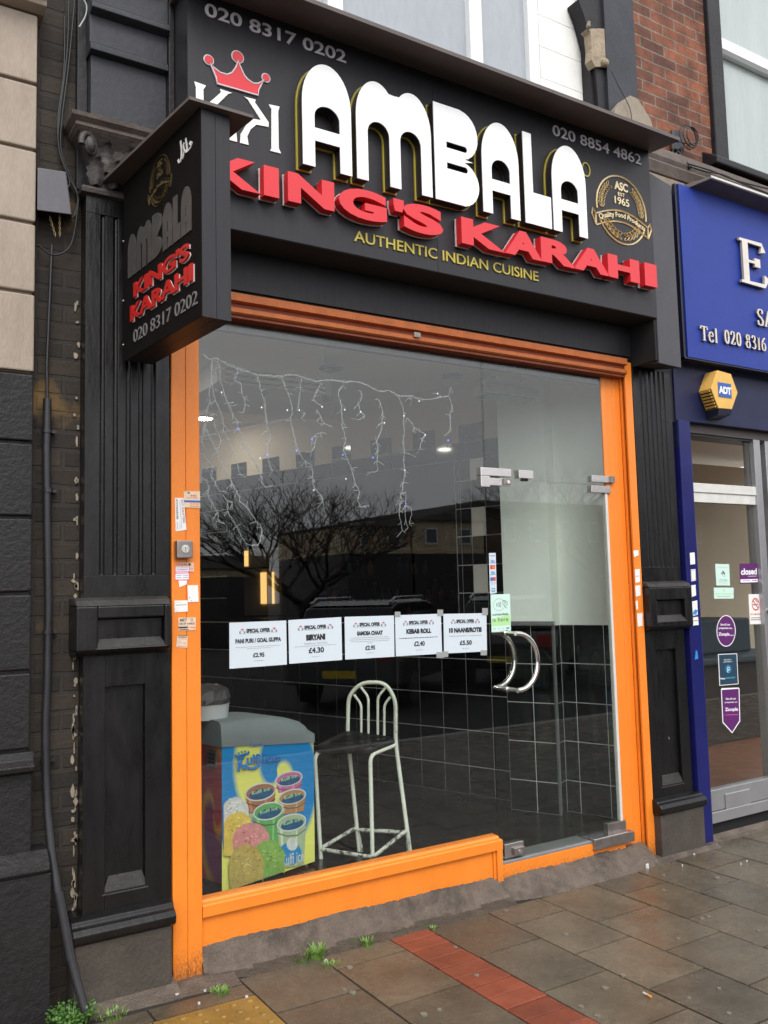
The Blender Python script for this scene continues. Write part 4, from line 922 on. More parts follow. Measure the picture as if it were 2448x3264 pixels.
# strip of old brick in the gap
mb = MB().use('soot_brick').box(.60, .90, .085, .3, -.1, 6.5)
mb.use('cream_stone')
for _ in range(70):                                    # crumbling render clinging to the right hand arris
    z = 0.3+rnd.random()**1.5*2.6; h = rnd.uniform(.006, .03); w = rnd.uniform(.003, .010); x = .836+rnd.uniform(-.012, .006)
    n = 8; pts = [(x+w*rnd.uniform(.5, 1.1)*math.cos(2*math.pi*i/n), z+h*rnd.uniform(.6, 1.1)*math.sin(2*math.pi*i/n)) for i in range(n)]
    mb.poly_y(pts, .078, .086)
mb.build('gap_brickwork', parent=stn)

# ================================================================== PIPES, BOX, CABLES
cd = thing('drainpipe', (.72, .03, .5), 'thin black drainpipe running down the sooty brick gap and kinking out onto the pavement', 'pipe')
path = [(ph_1(305, 1440), .055), (ph_1(292, 1750), .055), (ph_1(275, 2150), .055), (ph_4(278, 500), .055), (ph_4(272, 800), .055), (ph_4(278, 1300), .055), (ph_4(285, 1700), .055), (ph_4(278, 2150), .055), (ph_7(268, 350), .05), (ph_7(268, 620), .045), (ph_7(280, 900), .03), (ph_7(308, 1180), -.01), (ph_7(345, 1400), -.045), (ph_7(412, 1740), -.085), (ph_7(455, 1910), -.11), (ph_7(505, 2085), -.14)]
pts = [at(p, y=y) for p, y in path]
mb = MB().use('conduit').tube(pts[:4], .0065, 8); mb.tube(pts[3:], .0165, 10)
pipe = mb.build('pipe', parent=cd)
mb = MB().use('conduit').tube([pts[12]-Vector((0, 0, -.02)), pts[13], pts[13]+(pts[14]-pts[13])*.15], .0185, 10); mb.build('sleeve', parent=cd)
for z_ in (ph_4(275, 690), ph_4(280, 1040), ph_4(280, 1870), ph_7(270, 600)):
    c = at(z_, y=.055); mb = MB().use('conduit').lathe((c.x, c.y, c.z-.008), [(.021, 0), (.021, .016)], 10); mb.box(c.x, c.x+.035, .06, .09, c.z-.006, c.z+.006); mb.build('clip', parent=cd)
jb = thing('junction_box', (.72, .05, 3.2), 'dented grey metal junction box with chains hanging below, high in the brick gap', 'junction box')
q = [ph_1(218, 1235), ph_1(422, 1262), ph_1(388, 1010), ph_1(220, 984)]
mb = MB().use('box_grey').prism([tuple(at(p, y=.0)) for p in q], [tuple(at(p, y=.085)) for p in q]); mb.build('box', parent=jb, bevel=.004)
mb = MB().use('chain_gold')
for p0_, p1_ in ((ph_1(292, 1275), ph_1(325, 1385)), (ph_1(350, 1265), ph_1(352, 1385))):
    a, b = at(p0_, y=.03), at(p1_, y=.04)
    for i in range(9):
        c = a.lerp(b, i/8); n = 8; ang = 0 if i % 2 else math.pi/2
        mb.tube([(c.x+.0035*math.cos(2*math.pi*j/n)*math.cos(ang), c.y+.0035*math.cos(2*math.pi*j/n)*math.sin(ang), c.z+.008*math.sin(2*math.pi*j/n)) for j in range(n+1)], .0013, 5, False)
mb.build('chain', parent=jb)
def cable(name, label, paths, r, m='cable_black', y=.07, grp=None):
    mb = MB().use(m)
    for pth in paths:
        P_ = [at(p[:2] if len(p) > 2 else p, y=p[2] if len(p) > 2 else y) for p in pth]
        S_ = []
        for i in range(len(P_)-1):
            p0, p1, p2, p3 = P_[max(i-1, 0)], P_[i], P_[i+1], P_[min(i+2, len(P_)-1)]
            for k in range(6):
                t = k/6; S_.append(0.5*((2*p1)+(p2-p0)*t+(2*p0-5*p1+4*p2-p3)*t*t+(3*p1-p0-3*p2+p3)*t**3))
        mb.tube(S_+[P_[-1]], r, 6)
    return tag(mb.build(name), label, 'cable', grp)
cable('cable_bundle', 'bundle of thin black cables hanging down the brick gap beside the capital', [[ph_1(405, -5), ph_1(400, 200), ph_1(385, 400), ph_1(350, 680), ph_1(345, 860), ph_1(400, 1030), ph_1(455, 1150), ph_1(440, 1270)],
      [ph_1(440, -5), ph_1(415, 260), ph_1(395, 450), ph_1(365, 690), ph_1(360, 880), ph_1(420, 1050), ph_1(462, 1170), ph_1(425, 1285)], [ph_1(380, 100), ph_1(375, 420), ph_1(340, 700), ph_1(352, 900), ph_1(410, 1080), ph_1(330, 1140)], [ph_1(462, 1180), ph_1(430, 1400), ph_1(380, 1480), ph_1(300, 1495), ph_1(225, 1440)]], .0042, y=.05)
cable('loose_cable', 'pale loose cable curling against the brick above the capital', [[ph_1(490, -5), ph_1(510, 40), ph_1(500, 100), ph_1(465, 160)]], .004, 'wire_white', y=.02)
wb_ = thing('wall_bracket', (4.75, .08, 4.5), 'grey metal plate with coiled black cable on the red brick above the console', 'bracket')
q = [ph_3(1090, 880), ph_3(1160, 880), ph_3(1160, 775), ph_3(1090, 760)]
mb = MB().use('panel_grey').prism([tuple(at(p, y=.07)) for p in q], [tuple(at(p, y=.099)) for p in q]); mb.build('plate', parent=wb_)
mb = MB().use('cable_black'); c = at(ph_3(1185, 805), y=.05)
for k in range(3): mb.tube([(c.x+(.085-.012*k)*math.cos(a*.35)+.01*k, c.y-.012*k, c.z+(.085-.01*k)*math.sin(a*.35)) for a in range(19)], .004, 6)
for p_ in ([ph_3(1075, 925), ph_3(1100, 880), ph_3(1180, 860), ph_3(1268, 818)], [ph_3(1080, 830), ph_3(1140, 835), ph_3(1210, 850), ph_3(1265, 815)]): mb.tube([at(p, y=.04) for p in p_], .004, 6)
for _ in range(22):
    a = at(ph_3(rnd.uniform(1085, 1150), rnd.uniform(870, 940)), y=rnd.uniform(.03, .09)); mb.tube([a, a+Vector((rnd.uniform(-.04, .04), rnd.uniform(-.02, .01), rnd.uniform(-.05, .03)))], .006, 5)
mb.tube([at(ph_3(1130, 910), y=.02), at(ph_3(1165, 945), y=.0), at(ph_3(1200, 985), y=-.04)], .013, 7)
mb.build('coil', parent=wb_)
cable('ledge_cable', 'black cables slung along the stone ledge over the blue sign', [[ph_3(1215, 985, ), ph_3(1300, 1010), ph_3(1390, 1025), ph_3(1500, 1075), ph_3(1665, 1140)], [ph_3(1180, 960), ph_3(1330, 1005), ph_3(1440, 1050), ph_3(1560, 1085), ph_3(1665, 1110)]], .0055, y=-.10)
cable('sagging_cable', 'thin cable sagging across the stone stub and buttress above the sign canopy', [[ph_3(735, 420), ph_3(790, 530), ph_3(845, 640), ph_3(855, 735)]], .0028, y=-.05)

# ================================================================== BLUE SHOP ON THE RIGHT
ag = thing('blue_shop', (6.0, 0, 0), 'neighbouring shop with dark blue fascia, blue post and grey metal glass door', 'building')
mb = MB().use('blue_post').box(4.500, 4.612, -.018, .12, -.12, 2.632); mb.use('blue_fascia').box(4.4985, 4.60, -.012, .1, 2.45, 2.633); mb.build('door_post', parent=ag, bevel=.006)
mb = MB().use('blue_fascia').box(4.50, 9.0, .0, .1, 2.634, 2.985); mb.use('alarm_dark').box(4.50, 9.0, .015, .2, 2.986, 3.02); mb.build('fascia_board', parent=ag, bevel=.002)
mb = MB().use('shutter_brown').prof_x([(.05, 2.575), (.05, 2.633), (.2, 2.633), (.2, 2.575)], 4.613, 9.0); mb.use('dark_outline').box(4.613, 9.0, .062, .2, 2.56, 2.5745); mb.build('shutter_box', parent=ag)
mb = MB().use('alu_white').box(4.613, 5.415, .05, .13, 2.185, 2.245); mb.use('alu_white').box(4.613, 5.415, .058, .12, 2.120, 2.1845)
mb.use('aluminium').box(5.345, 5.415, .045, .135, .0, 2.574); mb.box(5.48, 5.54, .05, .13, .0, 2.574); mb.box(5.541, 9, .05, .13, .30, .36)
fr_ = mb.build('door_frame', parent=ag, bevel=.003)
mb = MB().use('aluminium').box(4.613, 5.344, .05, .11, .165, .292); mb.box(4.613, 5.344, .035, .11, .095, .162); mb.use('void_black').box(4.613, 5.3, .075, .2, -.15, .0945)
dr2 = mb.build('door', parent=ag, bevel=.003)
a, b = at(ph_9(1402, 795), y=.05), at(ph_9(1550, 850), y=.05)
MB().use('aluminium').box(a.x, b.x, .040, .0495, b.z-.012, a.z).build('letterbox', parent=dr2, bevel=.004)
MB().use('agent_glass').box(4.613, 5.345, .079, .085, .29, 2.12).build('pane', parent=dr2)
c = at((2447, 1947), y=.05); MB().use('steel_dull').lathe((c.x, .03, c.z), [(.018, 0), (.018, .02)], 12, 'Y').build('handle', parent=dr2)
MB().use('agent_glass').box(4.613, 5.345, .079, .085, 2.25, 2.57).build('transom_pane', parent=ag)
MB().use('agent_glass').box(5.54, 9.0, .079, .085, .36, 2.57).build('window_pane', parent=ag)
mb = MB().use('plaster_tan').box(4.58, 4.60, .13, 4.2, .1, 3.0); mb.box(4.6, 9.4, 4.2, 4.3, .1, 3.0); mb.box(6.55, 6.75, 2.3, 4.2, .15, 3.0); mb.box(6.76, 9.0, 2.6, 2.7, .15, 2.9)
mb.use('alu_white').box(6.0, 6.08, 4.14, 4.199, .15, 2.2); mb.box(5.1, 5.18, 4.14, 4.199, .15, 2.2); mb.box(5.1801, 5.999, 4.14, 4.199, 2.12, 2.2)
mb.use('dark_wood').box(7.05, 7.60, 2.56, 2.599, .15, 2.1)
mb.use('plaster_tan').box(4.6, 9.4, .13, 4.3, 3.0, 3.1); mb.build('inner_wall', parent=ag)
tag(MB().use('carpet_red').box(4.58, 9.4, .11, 4.3, .0, .15).build('floor'), kind='structure')
sf = thing('desk', (6.9, 1.7, .15), 'dark desk with a teal panelled front behind the blue shop door', 'desk')
mb = MB().use('dark_wood').box(6.15, 7.7, 1.55, 2.2, .15, .86); mb.build('desk_body', parent=sf, bevel=.02)
mb = MB().use('sofa_teal').box(6.0, 7.8, 1.45, 2.25, .861, .93); mb.box(6.2, 7.5, 1.7, 2.2, .931, 1.25); mb.build('desk_top', parent=sf, bevel=.02)
pk = MB().use('film_grey').box(6.02, 6.42, 1.43, 1.62, .931, .99); tag(pk.build('packet', bevel=.015), 'crumpled clear packet on the desk edge', 'packet')
# first floor of the blue shop
mb = MB().use('upper_black').box(5.16, 5.30, .06, .25, 4.56, 7.0); mb.prof_x([(-.02, 4.47), (-.02, 4.52), (.10, 4.60), (.3, 4.60), (.3, 4.47)], 5.05, 9.0)
wf = mb.build('window_surround', parent=ag, bevel=.01)
mb = MB().use('frame_white').prof_x([(.12, 5.44), (.10, 5.46), (.10, 5.53), (.12, 5.56), (.2, 5.56), (.2, 5.44)], 5.301, 9.0); mb.build('window_rail', parent=ag)
mb = MB().use('frost_green').box(5.301, 9.0, .16, .17, 4.601, 5.45); mb.box(5.301, 9.0, .15, .16, 5.55, 7.0); mb.build('pane', parent=ag)
mb = MB().use('upper_black').box(5.2, 9.0, .26, .4, 4.44, 7.0); mb.build('upper_wall', parent=ag)
# blue sign with raised serif letters
bs_ = thing('blue_sign', (5.9, -.1, 3.5), 'royal blue shop sign with metal serif letters and phone number', 'shop sign')
BY = -.1
mb = MB().use('blue_sign').box(4.525, 9.0, BY, -.001, 3.022, 4.16); mb.use('alarm_dark').box(4.50, 4.524, BY+.01, -.001, 3.012, 4.16); mb.box(4.50, 9.0, BY+.006, -.002, 3.012, 3.0215); mb.build('panel', parent=bs_)
mb = MB().use('soffit_brown').prism([(4.70, BY-.115, 4.185), (9, BY-.115, 4.185), (9, BY-.115, 4.20), (4.70, BY-.115, 4.20)], [(4.63, BY-.001, 4.158), (9, BY-.001, 4.158), (9, BY+.10, 4.20), (4.63, BY+.10, 4.20)])
mb.use('alu_white').box(4.70, 9, BY-.119, BY-.1155, 4.192, 4.206); mb.build('canopy', parent=bs_)
SER = {'T': [[(.05, .80), (.05, .97), (.95, .97), (.95, .80)], [(.5, .97), (.5, .02)], [(.3, .02), (.7, .02)]],
       'l': [[(.5, 1), (.5, .02)], [(.2, .02), (.8, .02)], [(.3, .97), (.5, .99)]],
       'e': [[(.12, .40), (.88, .40), (.86, .52), (.74, .64), (.5, .68), (.24, .6), (.1, .36), (.2, .1), (.5, 0), (.76, .04), (.92, .16)]],
       '0': [[(.5+.36*math.cos(i*math.pi/8), .5+.49*math.sin(i*math.pi/8)) for i in range(17)]],
       '2': [[(.12, .72), (.22, .92), (.48, 1), (.74, .92), (.8, .72), (.66, .48), (.34, .2), (.1, .03)], [(.1, .05), (.85, .05), (.92, .2)]],
       '8': [[(.5, .54), (.26, .64), (.2, .78), (.28, .94), (.5, 1), (.72, .94), (.8, .78), (.72, .64), (.5, .54), (.24, .42), (.12, .24), (.24, .05), (.5, 0), (.76, .05), (.88, .24), (.76, .42), (.5, .54)]],
       '3': [[(.15, .80), (.28, .96), (.5, 1), (.74, .92), (.78, .74), (.66, .6), (.42, .54), (.72, .46), (.86, .28), (.74, .06), (.44, 0), (.14, .08)]],
       '1': [[(.25, .86), (.52, .99), (.52, .02)], [(.25, .02), (.8, .02)]],
       '6': [[(.82, .99), (.5, .88), (.24, .62), (.14, .34), (.22, .08), (.5, 0), (.78, .08), (.88, .32), (.76, .54), (.5, .6), (.24, .52)]],
       'S': [[(.82, .74), (.78, .93), (.5, 1), (.24, .92), (.16, .74), (.3, .58), (.68, .44), (.86, .26), (.76, .06), (.5, 0), (.2, .06), (.13, .28)]],
       'A': [[(.5, .98), (.95, .02)], [(.5, .98), (.08, .02)], [(.24, .36), (.72, .36)], [(-.06, .02), (.24, .02)], [(.76, .02), (1.1, .02)]],
       'E': [[(.22, 1), (.22, 0)], [(.02, .98), (.86, .98), (.90, .80)], [(.22, .52), (.66, .52)], [(.66, .62), (.66, .42)], [(.02, .02), (.90, .02), (1.0, .24)]]}
def serif(mb, ch, x, z, w, h, d0, d1, y, thick):
    for st in SER[ch]:
        mb.stroke([(x+a*w, z+b*h) for a, b in st], lambda u, v, q: (u, y-d0-(d1-d0)*(1-q), v), thick, thick*.30)
def bword(s, x, z, h, wd, gap, th, d):
    for ch in s:
        if ch == ' ': x += wd*.75; continue
        w = wd*{'l': .55, '1': .7, 'e': .85, 'T': 1.15, 'A': 1.25}.get(ch, 1.0)
        mb = MB().use('serif_metal'); serif(mb, ch, x, z, w, h*(.98 if ch != 'e' else 1), .012, .012+d, BY, th); mb.use('serif_side'); serif(mb, ch, x, z, w, h, .002, .0118, BY, th*.90)
        mb.build('letter', parent=bs_); x += w+gap
bword('E', 5.075, 3.598, .308, .285, .03, .060, .016)
bword('Tel', 4.640, 3.142, .096, .060, .008, .015, .005); bword('020 8316', 4.878, 3.152, .092, .050, .011, .014, .005)
bword('SA', 5.236, 3.326, .115, .074, .012, .018, .006)
# hexagonal alarm box
ab = thing('alarm_box', (4.86, -.09, 2.87), 'yellow hexagonal burglar alarm box with blue logo on the dark blue fascia', 'alarm box')
hx = [ph_a(315, 1830), ph_a(380, 2000), ph_a(495, 2010), ph_a(545, 1865), ph_a(487, 1705), ph_a(370, 1672)]
H0 = [at(p, y=-.10) for p in hx]; off = Vector((0, .0995, 0))
mb = MB().use('alarm_yellow').prism([tuple(p) for p in H0], [tuple(p+off) for p in H0]); mb.build('cover', parent=ab, bevel=.004)
mb = MB().use('alarm_yellow')
e0, e1 = H0[0], H0[1]
for i in range(6):
    t0, t1 = .05+i*.155, .05+i*.155+.085; a = e0.lerp(e1, t0); b = e0.lerp(e1, t1); n = Vector((-.009, 0, -.004))
    mb.hexa([tuple(v) for v in (a+Vector((0, .012, 0)), b+Vector((0, .012, 0)), b+Vector((0, .085, 0)), a+Vector((0, .085, 0)), a+n+Vector((0, .012, 0)), b+n+Vector((0, .012, 0)), b+n+Vector((0, .085, 0)), a+n+Vector((0, .085, 0)))])
mb.use('dark_outline'); a = e0.lerp(e1, .03); b = e0.lerp(e1, .97); n = Vector((-.0015, 0, -.0007)); mb.quad(*[tuple(v+n) for v in (a+Vector((0, .008, 0)), b+Vector((0, .008, 0)), b+Vector((0, .09, 0)), a+Vector((0, .09, 0)))])
mb.build('vent', parent=ab)
a, b = H0[1]+Vector((.005, .0, -.003)), H0[2]+Vector((-.002, 0, -.003))
mb = MB().use('alarm_dark').hexa([(a.x, -.092, a.z-.035), (b.x, -.092, b.z-.03), (b.x, -.001, b.z-.05), (a.x, -.001, a.z-.055), (a.x-.004, -.098, a.z), (b.x+.004, -.098, b.z), (b.x+.004, -.001, b.z), (a.x-.004, -.001, a.z)]); mb.build('lamp', parent=ab)
a, b = at(ph_a(372, 1775), y=-.101), at(ph_a(490, 1915), y=-.101)
mb = MB().use('alarm_blue').box(a.x, b.x, -.1035, -.1005, b.z, a.z); mb.use('ink_white').text('ADT', lambda u, v, w: (a.x+.002+u*(b.x-a.x-.006), -.1038-.002*w, b.z+(a.z-b.z)*(.22+.52*v)), .05, False); mb.build('logo', parent=ab)

# ================================================================== STICKERS, NOTICES, POSTERS (flat printed things on glass or paint)
BOOK = [0]
def decal(name, label, cat, group, quad, y, paper, items, th=.0012):
    """quad: tl, tr, br, bl in photo pixels on the plane y; items placed in 0..1 sheet coordinates (v up)"""
    BOOK[0] += 1; th += .00003*BOOK[0]
    q = [at(p, y=y) for p in quad]
    def pos(u, v, w=0.0):
        t = q[0].lerp(q[1], u); b = q[3].lerp(q[2], u); p = b.lerp(t, v); return (p.x, y-th-w, p.z)
    mb = MB()
    if paper: mb.use(paper).hexa([pos(0, 0, -th+.0002), pos(1, 0, -th+.0002), pos(1, 1, -th+.0002), pos(0, 1, -th+.0002), pos(0, 0), pos(1, 0), pos(1, 1), pos(0, 1)])
    for k, it in enumerate(items):
        d = .00025+.00004*k; mb.use(it[-1])
        if it[0] == 't': _, s_, u0, u1, v0, v1, bo, m = it; mb.text(s_, lambda u, v, w: pos(u0+(u1-u0)*u, v0+(v1-v0)*v, d), bo, True)
        elif it[0] == 'tv': _, s_, u0, u1, v0, v1, bo, m = it; mb.text(s_, lambda u, v, w: pos(u0+(u1-u0)*v, v1-(v1-v0)*u, d), bo, True)   # reads downwards
        elif it[0] == 'r': _, u0, u1, v0, v1, m = it; mb.quad(pos(u0, v0, d), pos(u1, v0, d), pos(u1, v1, d), pos(u0, v1, d))
        elif it[0] == 'e': _, cu, cv, ru, rv, m = it; mb.add([pos(cu+ru*math.cos(i*math.pi/16), cv+rv*math.sin(i*math.pi/16), d) for i in range(32)], [tuple(range(32))])
        elif it[0] == 'p': _, pts, m = it; mb.add([pos(a, b, d) for a, b in pts], [tuple(range(len(pts)))])
        elif it[0] == 'l': _, pts, wd, m = it; mb.stroke(pts, lambda u, v, w: pos(u, v, d), wd, depth=(0, None))
        elif it[0] == 'g':                                  # a line of print too small to read
            _, u0, u1, v0, v1, m = it; u = u0
            while u < u1-.01: l = rnd.uniform(.015, .06); mb.quad(pos(u, v0, d), pos(min(u1, u+l), v0, d), pos(min(u1, u+l), v1, d), pos(u, v1, d)); u += l+.012
    return tag(mb.build(name), label, cat, group)
def motif(cu, cv, s_):                                     # little crowned double-letter motif beside the heading
    o = []
    for k in (-1, 1):
        o += [('r', cu+k*s_*.9-.004, cu+k*s_*.9+.004, cv-.045, cv+.02, 'ink'), ('l', [(cu+k*s_*.85, cv-.01), (cu+k*s_*.35, cv+.022)], .008, 'ink'), ('l', [(cu+k*s_*.85, cv-.01), (cu+k*s_*.3, cv-.045)], .008, 'ink')]
    o.append(('p', [(cu-s_*.6, cv+.07), (cu-s_*.4, cv+.035), (cu+s_*.4, cv+.035), (cu+s_*.6, cv+.07), (cu+s_*.2, cv+.05), (cu, cv+.085), (cu-s_*.2, cv+.05)], 'ink_red'))
    return o
GY = .052
posters = [
 ('PANI PURI / GOAL GUPPA', 'white special offer poster for pani puri, leftmost on the window', [(160, 503), (480, 490), (484, 738), (161, 762)], [('t', 'PANI PURI / GOAL GUPPA', .10, .90, .535, .635, .05, 'ink'), ('g', .10, .88, .445, .455, 'ink_grey'), ('g', .30, .72, .405, .415, 'ink_grey'), ('t', '£2.95', .40, .60, .21, .31, .035, 'ink'), ('g', .42, .58, .13, .14, 'ink_grey')]),
 ('BIRYANI', 'white special offer poster for biryani at 4.30, second from left', [(492, 488), (790, 471), (795, 712), (497, 734)], [('t', 'BIRYANI', .32, .68, .50, .64, .075, 'ink'), ('t', 'Salad/Sauce, Soft Drink', .28, .72, .405, .455, .0, 'ink_grey'), ('g', .10, .90, .37, .38, 'ink_grey'), ('t', '£4.30', .36, .65, .205, .335, 0.035, 'ink'), ('g', .42, .58, .12, .13, 'ink_grey')]),
 ('SAMOSA CHAAT', 'white special offer poster for samosa chaat, middle of the five', [(808, 470), (1086, 462), (1089, 694), (812, 710)], [('t', 'SAMOSA CHAAT', .24, .76, .545, .65, .065, 'ink'), ('g', .12, .88, .49, .50, 'ink_grey'), ('g', .09, .91, .445, .455, 'ink_grey'), ('g', .12, .88, .40, .41, 'ink_grey'), ('g', .45, .55, .36, .37, 'ink_grey'), ('t', '£2.95', .40, .60, .195, .30, .035, 'ink'), ('g', .42, .58, .12, .13, 'ink_grey')]),
 ('KEBAB ROLL', 'white special offer poster for kebab roll, fourth from left', [(1092, 461), (1350, 452), (1357, 677), (1097, 692)], [('t', 'KEBAB ROLL', .23, .77, .53, .65, .065, 'ink'), ('g', .08, .92, .42, .436, 'ink'), ('t', '£2.40', .39, .62, .22, .34, .035, 'ink'), ('g', .42, .58, .12, .13, 'ink_grey')]),
 ('10 NAANS/ROTIS', 'white special offer poster for naans and rotis, nearest the door', [(1364, 453), (1606, 449), (1609, 664), (1368, 676)], [('t', '10 NAANS/ROTIS', .12, .88, .51, .64, .065, 'ink'), ('t', 'Freshly made bread in a traditional oven', .12, .88, .405, .45, .0, 'ink_grey'), ('t', '£5.50', .36, .64, .19, .31, .035, 'ink'), ('g', .42, .58, .10, .11, 'ink_grey')])]
for ttl, lab, qd, its in posters:
    head = [('t', 'SPECIAL OFFER', .29, .71, .755, .85, .065, 'ink'), ('r', .30, .70, .735, .742, 'ink_grey')]+motif(.22, .785, .05)+motif(.78, .785, .05)
    decal('offer_poster', lab, 'poster', 'special offer posters taped along the window', [ph_w(*p) for p in qd], GY, 'paper', head+its)
mb = MB().use('tape')
for k, (p, w, h) in enumerate(((ph_w(1597, 440), 9, 11), (ph_w(1590, 672), 10, 8), (ph_w(1345, 684), 12, 9), (ph_w(1372, 680), 10, 9), (ph_w(1345, 447), 9, 10), (ph_w(1105, 455), 9, 8))):
    q = [at((p[0]+a*w, p[1]+b*h), y=GY) for a, b in ((-1, 1), (1, 1), (1, -1), (-1, -1))]; mb.prism([(v.x, GY-.0033-.0001*k, v.z) for v in q], [(v.x, GY-.0031-.0001*k, v.z) for v in q])
tag(mb.build('sticky_tape'), 'small pieces of clear tape at the corners of the window posters', 'tape', kind='stuff')
# contactless notice and the card strip at the door edge
decal('contactless_notice', 'pale green contactless payment notice above the door handle', 'notice', None, [ph_c(328, 770), ph_c(572, 762), ph_c(586, 1228), ph_c(342, 1246)], GY, 'mint',
      [('p', [(.02, .16), (.98, .16), (.98, .45), (.5, .40), (.02, .34)], 'lime'), ('l', [(.42+.30*math.cos(i*math.pi/14), .72+.16*math.sin(i*math.pi/14)) for i in range(29)], .012, 'ink_grey')] +
      [('l', [(.26+.06*k+(.04+.01*k)*math.cos(a), .72+(.055+.013*k)*math.sin(a)) for a in (-.9, -.45, 0, .45, .9)], .020, 'ink') for k in range(4)] +
      [('l', [(.60, .80), (.68, .83), (.84, .78), (.86, .70)], .016, 'ink'), ('l', [(.60, .80), (.63, .72), (.74, .66), (.80, .62)], .016, 'ink'), ('l', [(.68, .79), (.78, .73), (.82, .68)], .014, 'ink'),
       ('t', 'contactless', .07, .88, .435, .50, .012, 'ink'), ('t', 'is here', .07, .88, .27, .385, -.006, 'ink'), ('r', .02, .98, .02, .145, 'mint'), ('g', .08, .22, .075, .095, 'ink_grey'), ('e', .38, .085, .03, .012, 'ink_grey'), ('e', .58, .085, .03, .012, 'ink_grey'), ('t', 'VISA', .74, .92, .065, .10, .065, 'ink')])
decal('card_strip', 'narrow white strip of payment card logos on the door edge', 'sticker', None, [ph_c(308, 248), ph_c(393, 246), ph_c(406, 752), ph_c(322, 762)], GY, 'paper',
      [('g', .05, .9, .93, .945, 'ink_blue'), ('g', .3, .9, .91, .92, 'teal_ink'), ('t', 'VISA', .18, .82, .775, .83, .04, 'ink_blue'), ('r', .12, .88, .745, .765, 'ink_blue'), ('r', .12, .85, .60, .70, 'ink_red'), ('e', .40, .65, .2, .036, 'ink_red'), ('e', .60, .65, .2, .036, 'ink_orange'),
       ('t', 'VISA', .18, .82, .49, .54, .04, 'ink_blue'), ('r', .10, .90, .46, .478, 'teal_ink'), ('r', .10, .5, .31, .40, 'ink_blue'), ('r', .5, .90, .31, .40, 'ink_red'), ('g', .12, .9, .27, .28, 'ink_grey'), ('g', .12, .9, .23, .24, 'ink_grey'), ('r', .25, .75, .045, .13, 'teal_ink'), ('r', .33, .67, .075, .10, 'ink_white')])
PY = .0
grp = 'tradesmen stickers on the orange post'
decal('trade_sticker', 'cream sticker with red heading and blue band, top of the orange post', 'sticker', grp, [ph_s(228, 190), ph_s(438, 190), ph_s(442, 408), ph_s(234, 398)], PY, 'paper_cream', [('t', 'ING', .40, .78, .68, .80, .03, 'ink_red'), ('t', 'SHUTTERS', .15, .85, .57, .64, .02, 'ink_red'), ('r', .0, 1, .32, .45, 'ink_blue'), ('g', .35, .95, .2, .27, 'ink_orange'), ('g', .35, .95, .06, .13, 'ink_orange'), ('p', [(.22, .86), (.36, .86), (.38, .93), (.29, .97), (.2, .92)], 'ink_blue')])
decal('trade_sticker', 'tall white sticker with sideways shutter lettering and phone number', 'sticker', grp, [ph_s(112, 275), ph_s(222, 275), ph_s(262, 690), ph_s(122, 712)], PY, 'paper_white', [('tv', 'ACT SHUTTERS', .72, .92, .22, .96, .012, 'ink'), ('r', .54, .58, .06, .93, 'ink_grey'), ('tv', '07729068388', .10, .30, .36, .96, .012, 'ink'), ('tv', '24 HOUR', .36, .46, .05, .28, .0, 'ink_grey'), ('tv', 'REPAIRS', .1, .24, .05, .28, .0, 'ink_grey')])
decal('trade_sticker', 'small worn white sticker with red and black print just under the key switch', 'sticker', grp, [ph_s(140, 1118), ph_s(358, 1116), ph_s(358, 1236), ph_s(150, 1240)], PY, 'paper_worn', [('t', 'Keyfix', .04, .62, .62, .9, .03, 'ink_red'), ('p', [(.68, .66), (.80, .66), (.80, .9), (.68, .9)], 'ink'), ('g', .72, .95, .25, .32, 'ink_red')])
decal('trade_sticker', 'pink bordered sticker with a red band below the key switch', 'sticker', grp, [ph_s(115, 1165), ph_s(300, 1160), ph_s(298, 1345), ph_s(112, 1348)], PY, 'ink_pink', [('r', .04, .96, .04, .96, 'paper_white'), ('g', .08, .92, .84, .88, 'ink_red'), ('g', .1, .9, .70, .76, 'ink_blue'), ('r', .04, .96, .46, .62, 'ink_pink'), ('g', .1, .9, .51, .57, 'paper_white'), ('g', .1, .45, .32, .36, 'ink_blue'), ('g', .55, .92, .32, .36, 'ink_blue'), ('g', .1, .45, .16, .2, 'ink_blue'), ('g', .55, .92, .16, .2, 'ink_blue')])
decal('trade_sticker', 'ragged blank scrap of white sticker left on the orange post', 'sticker', grp, [ph_s(160, 1352), ph_s(272, 1350), ph_s(262, 1405), ph_s(170, 1440)], PY, 'paper_white', [])
decal('trade_sticker', 'blank white upright sticker on the right strip of the orange post', 'sticker', grp, [ph_s(276, 1414), ph_s(412, 1412), ph_s(422, 1630), ph_s(284, 1636)], PY, 'paper_white', [('e', .15, .28, .05, .035, 'ink_grey'), ('e', .30, .08, .05, .035, 'ink_grey'), ('g', .2, .7, .8, .806, 'ink_grey')])
decal('trade_sticker', 'white business card sticker with one line of black print', 'sticker', grp, [ph_s(104, 1614), ph_s(278, 1610), ph_s(278, 1756), ph_s(108, 1768)], PY, 'paper_white', [('g', .08, .9, .58, .63, 'ink'), ('g', .1, .5, .84, .86, 'ink_grey'), ('g', .75, .9, .2, .22, 'ink_grey'), ('g', .1, .4, .1, .12, 'ink_grey')])
decal('trade_sticker', 'torn skip hire sticker lettered in black, low on the orange post', 'sticker', grp, [ph_s(155, 1838), ph_s(384, 1832), ph_s(382, 2000), ph_s(160, 2008)], PY, 'paper_worn', [('t', 'MET', .10, .50, .70, .92, .02, 'ink'), ('t', 'O', .70, .84, .70, .92, .02, 'ink'), ('t', 'SKIP HIRE', .06, .94, .45, .60, .012, 'ink'), ('g', .08, .5, .32, .36, 'ink_grey'), ('r', .0, .55, .18, .29, 'ink'), ('r', .62, .98, .18, .27, 'ink_orange'), ('g', .05, .6, .04, .12, 'ink')])
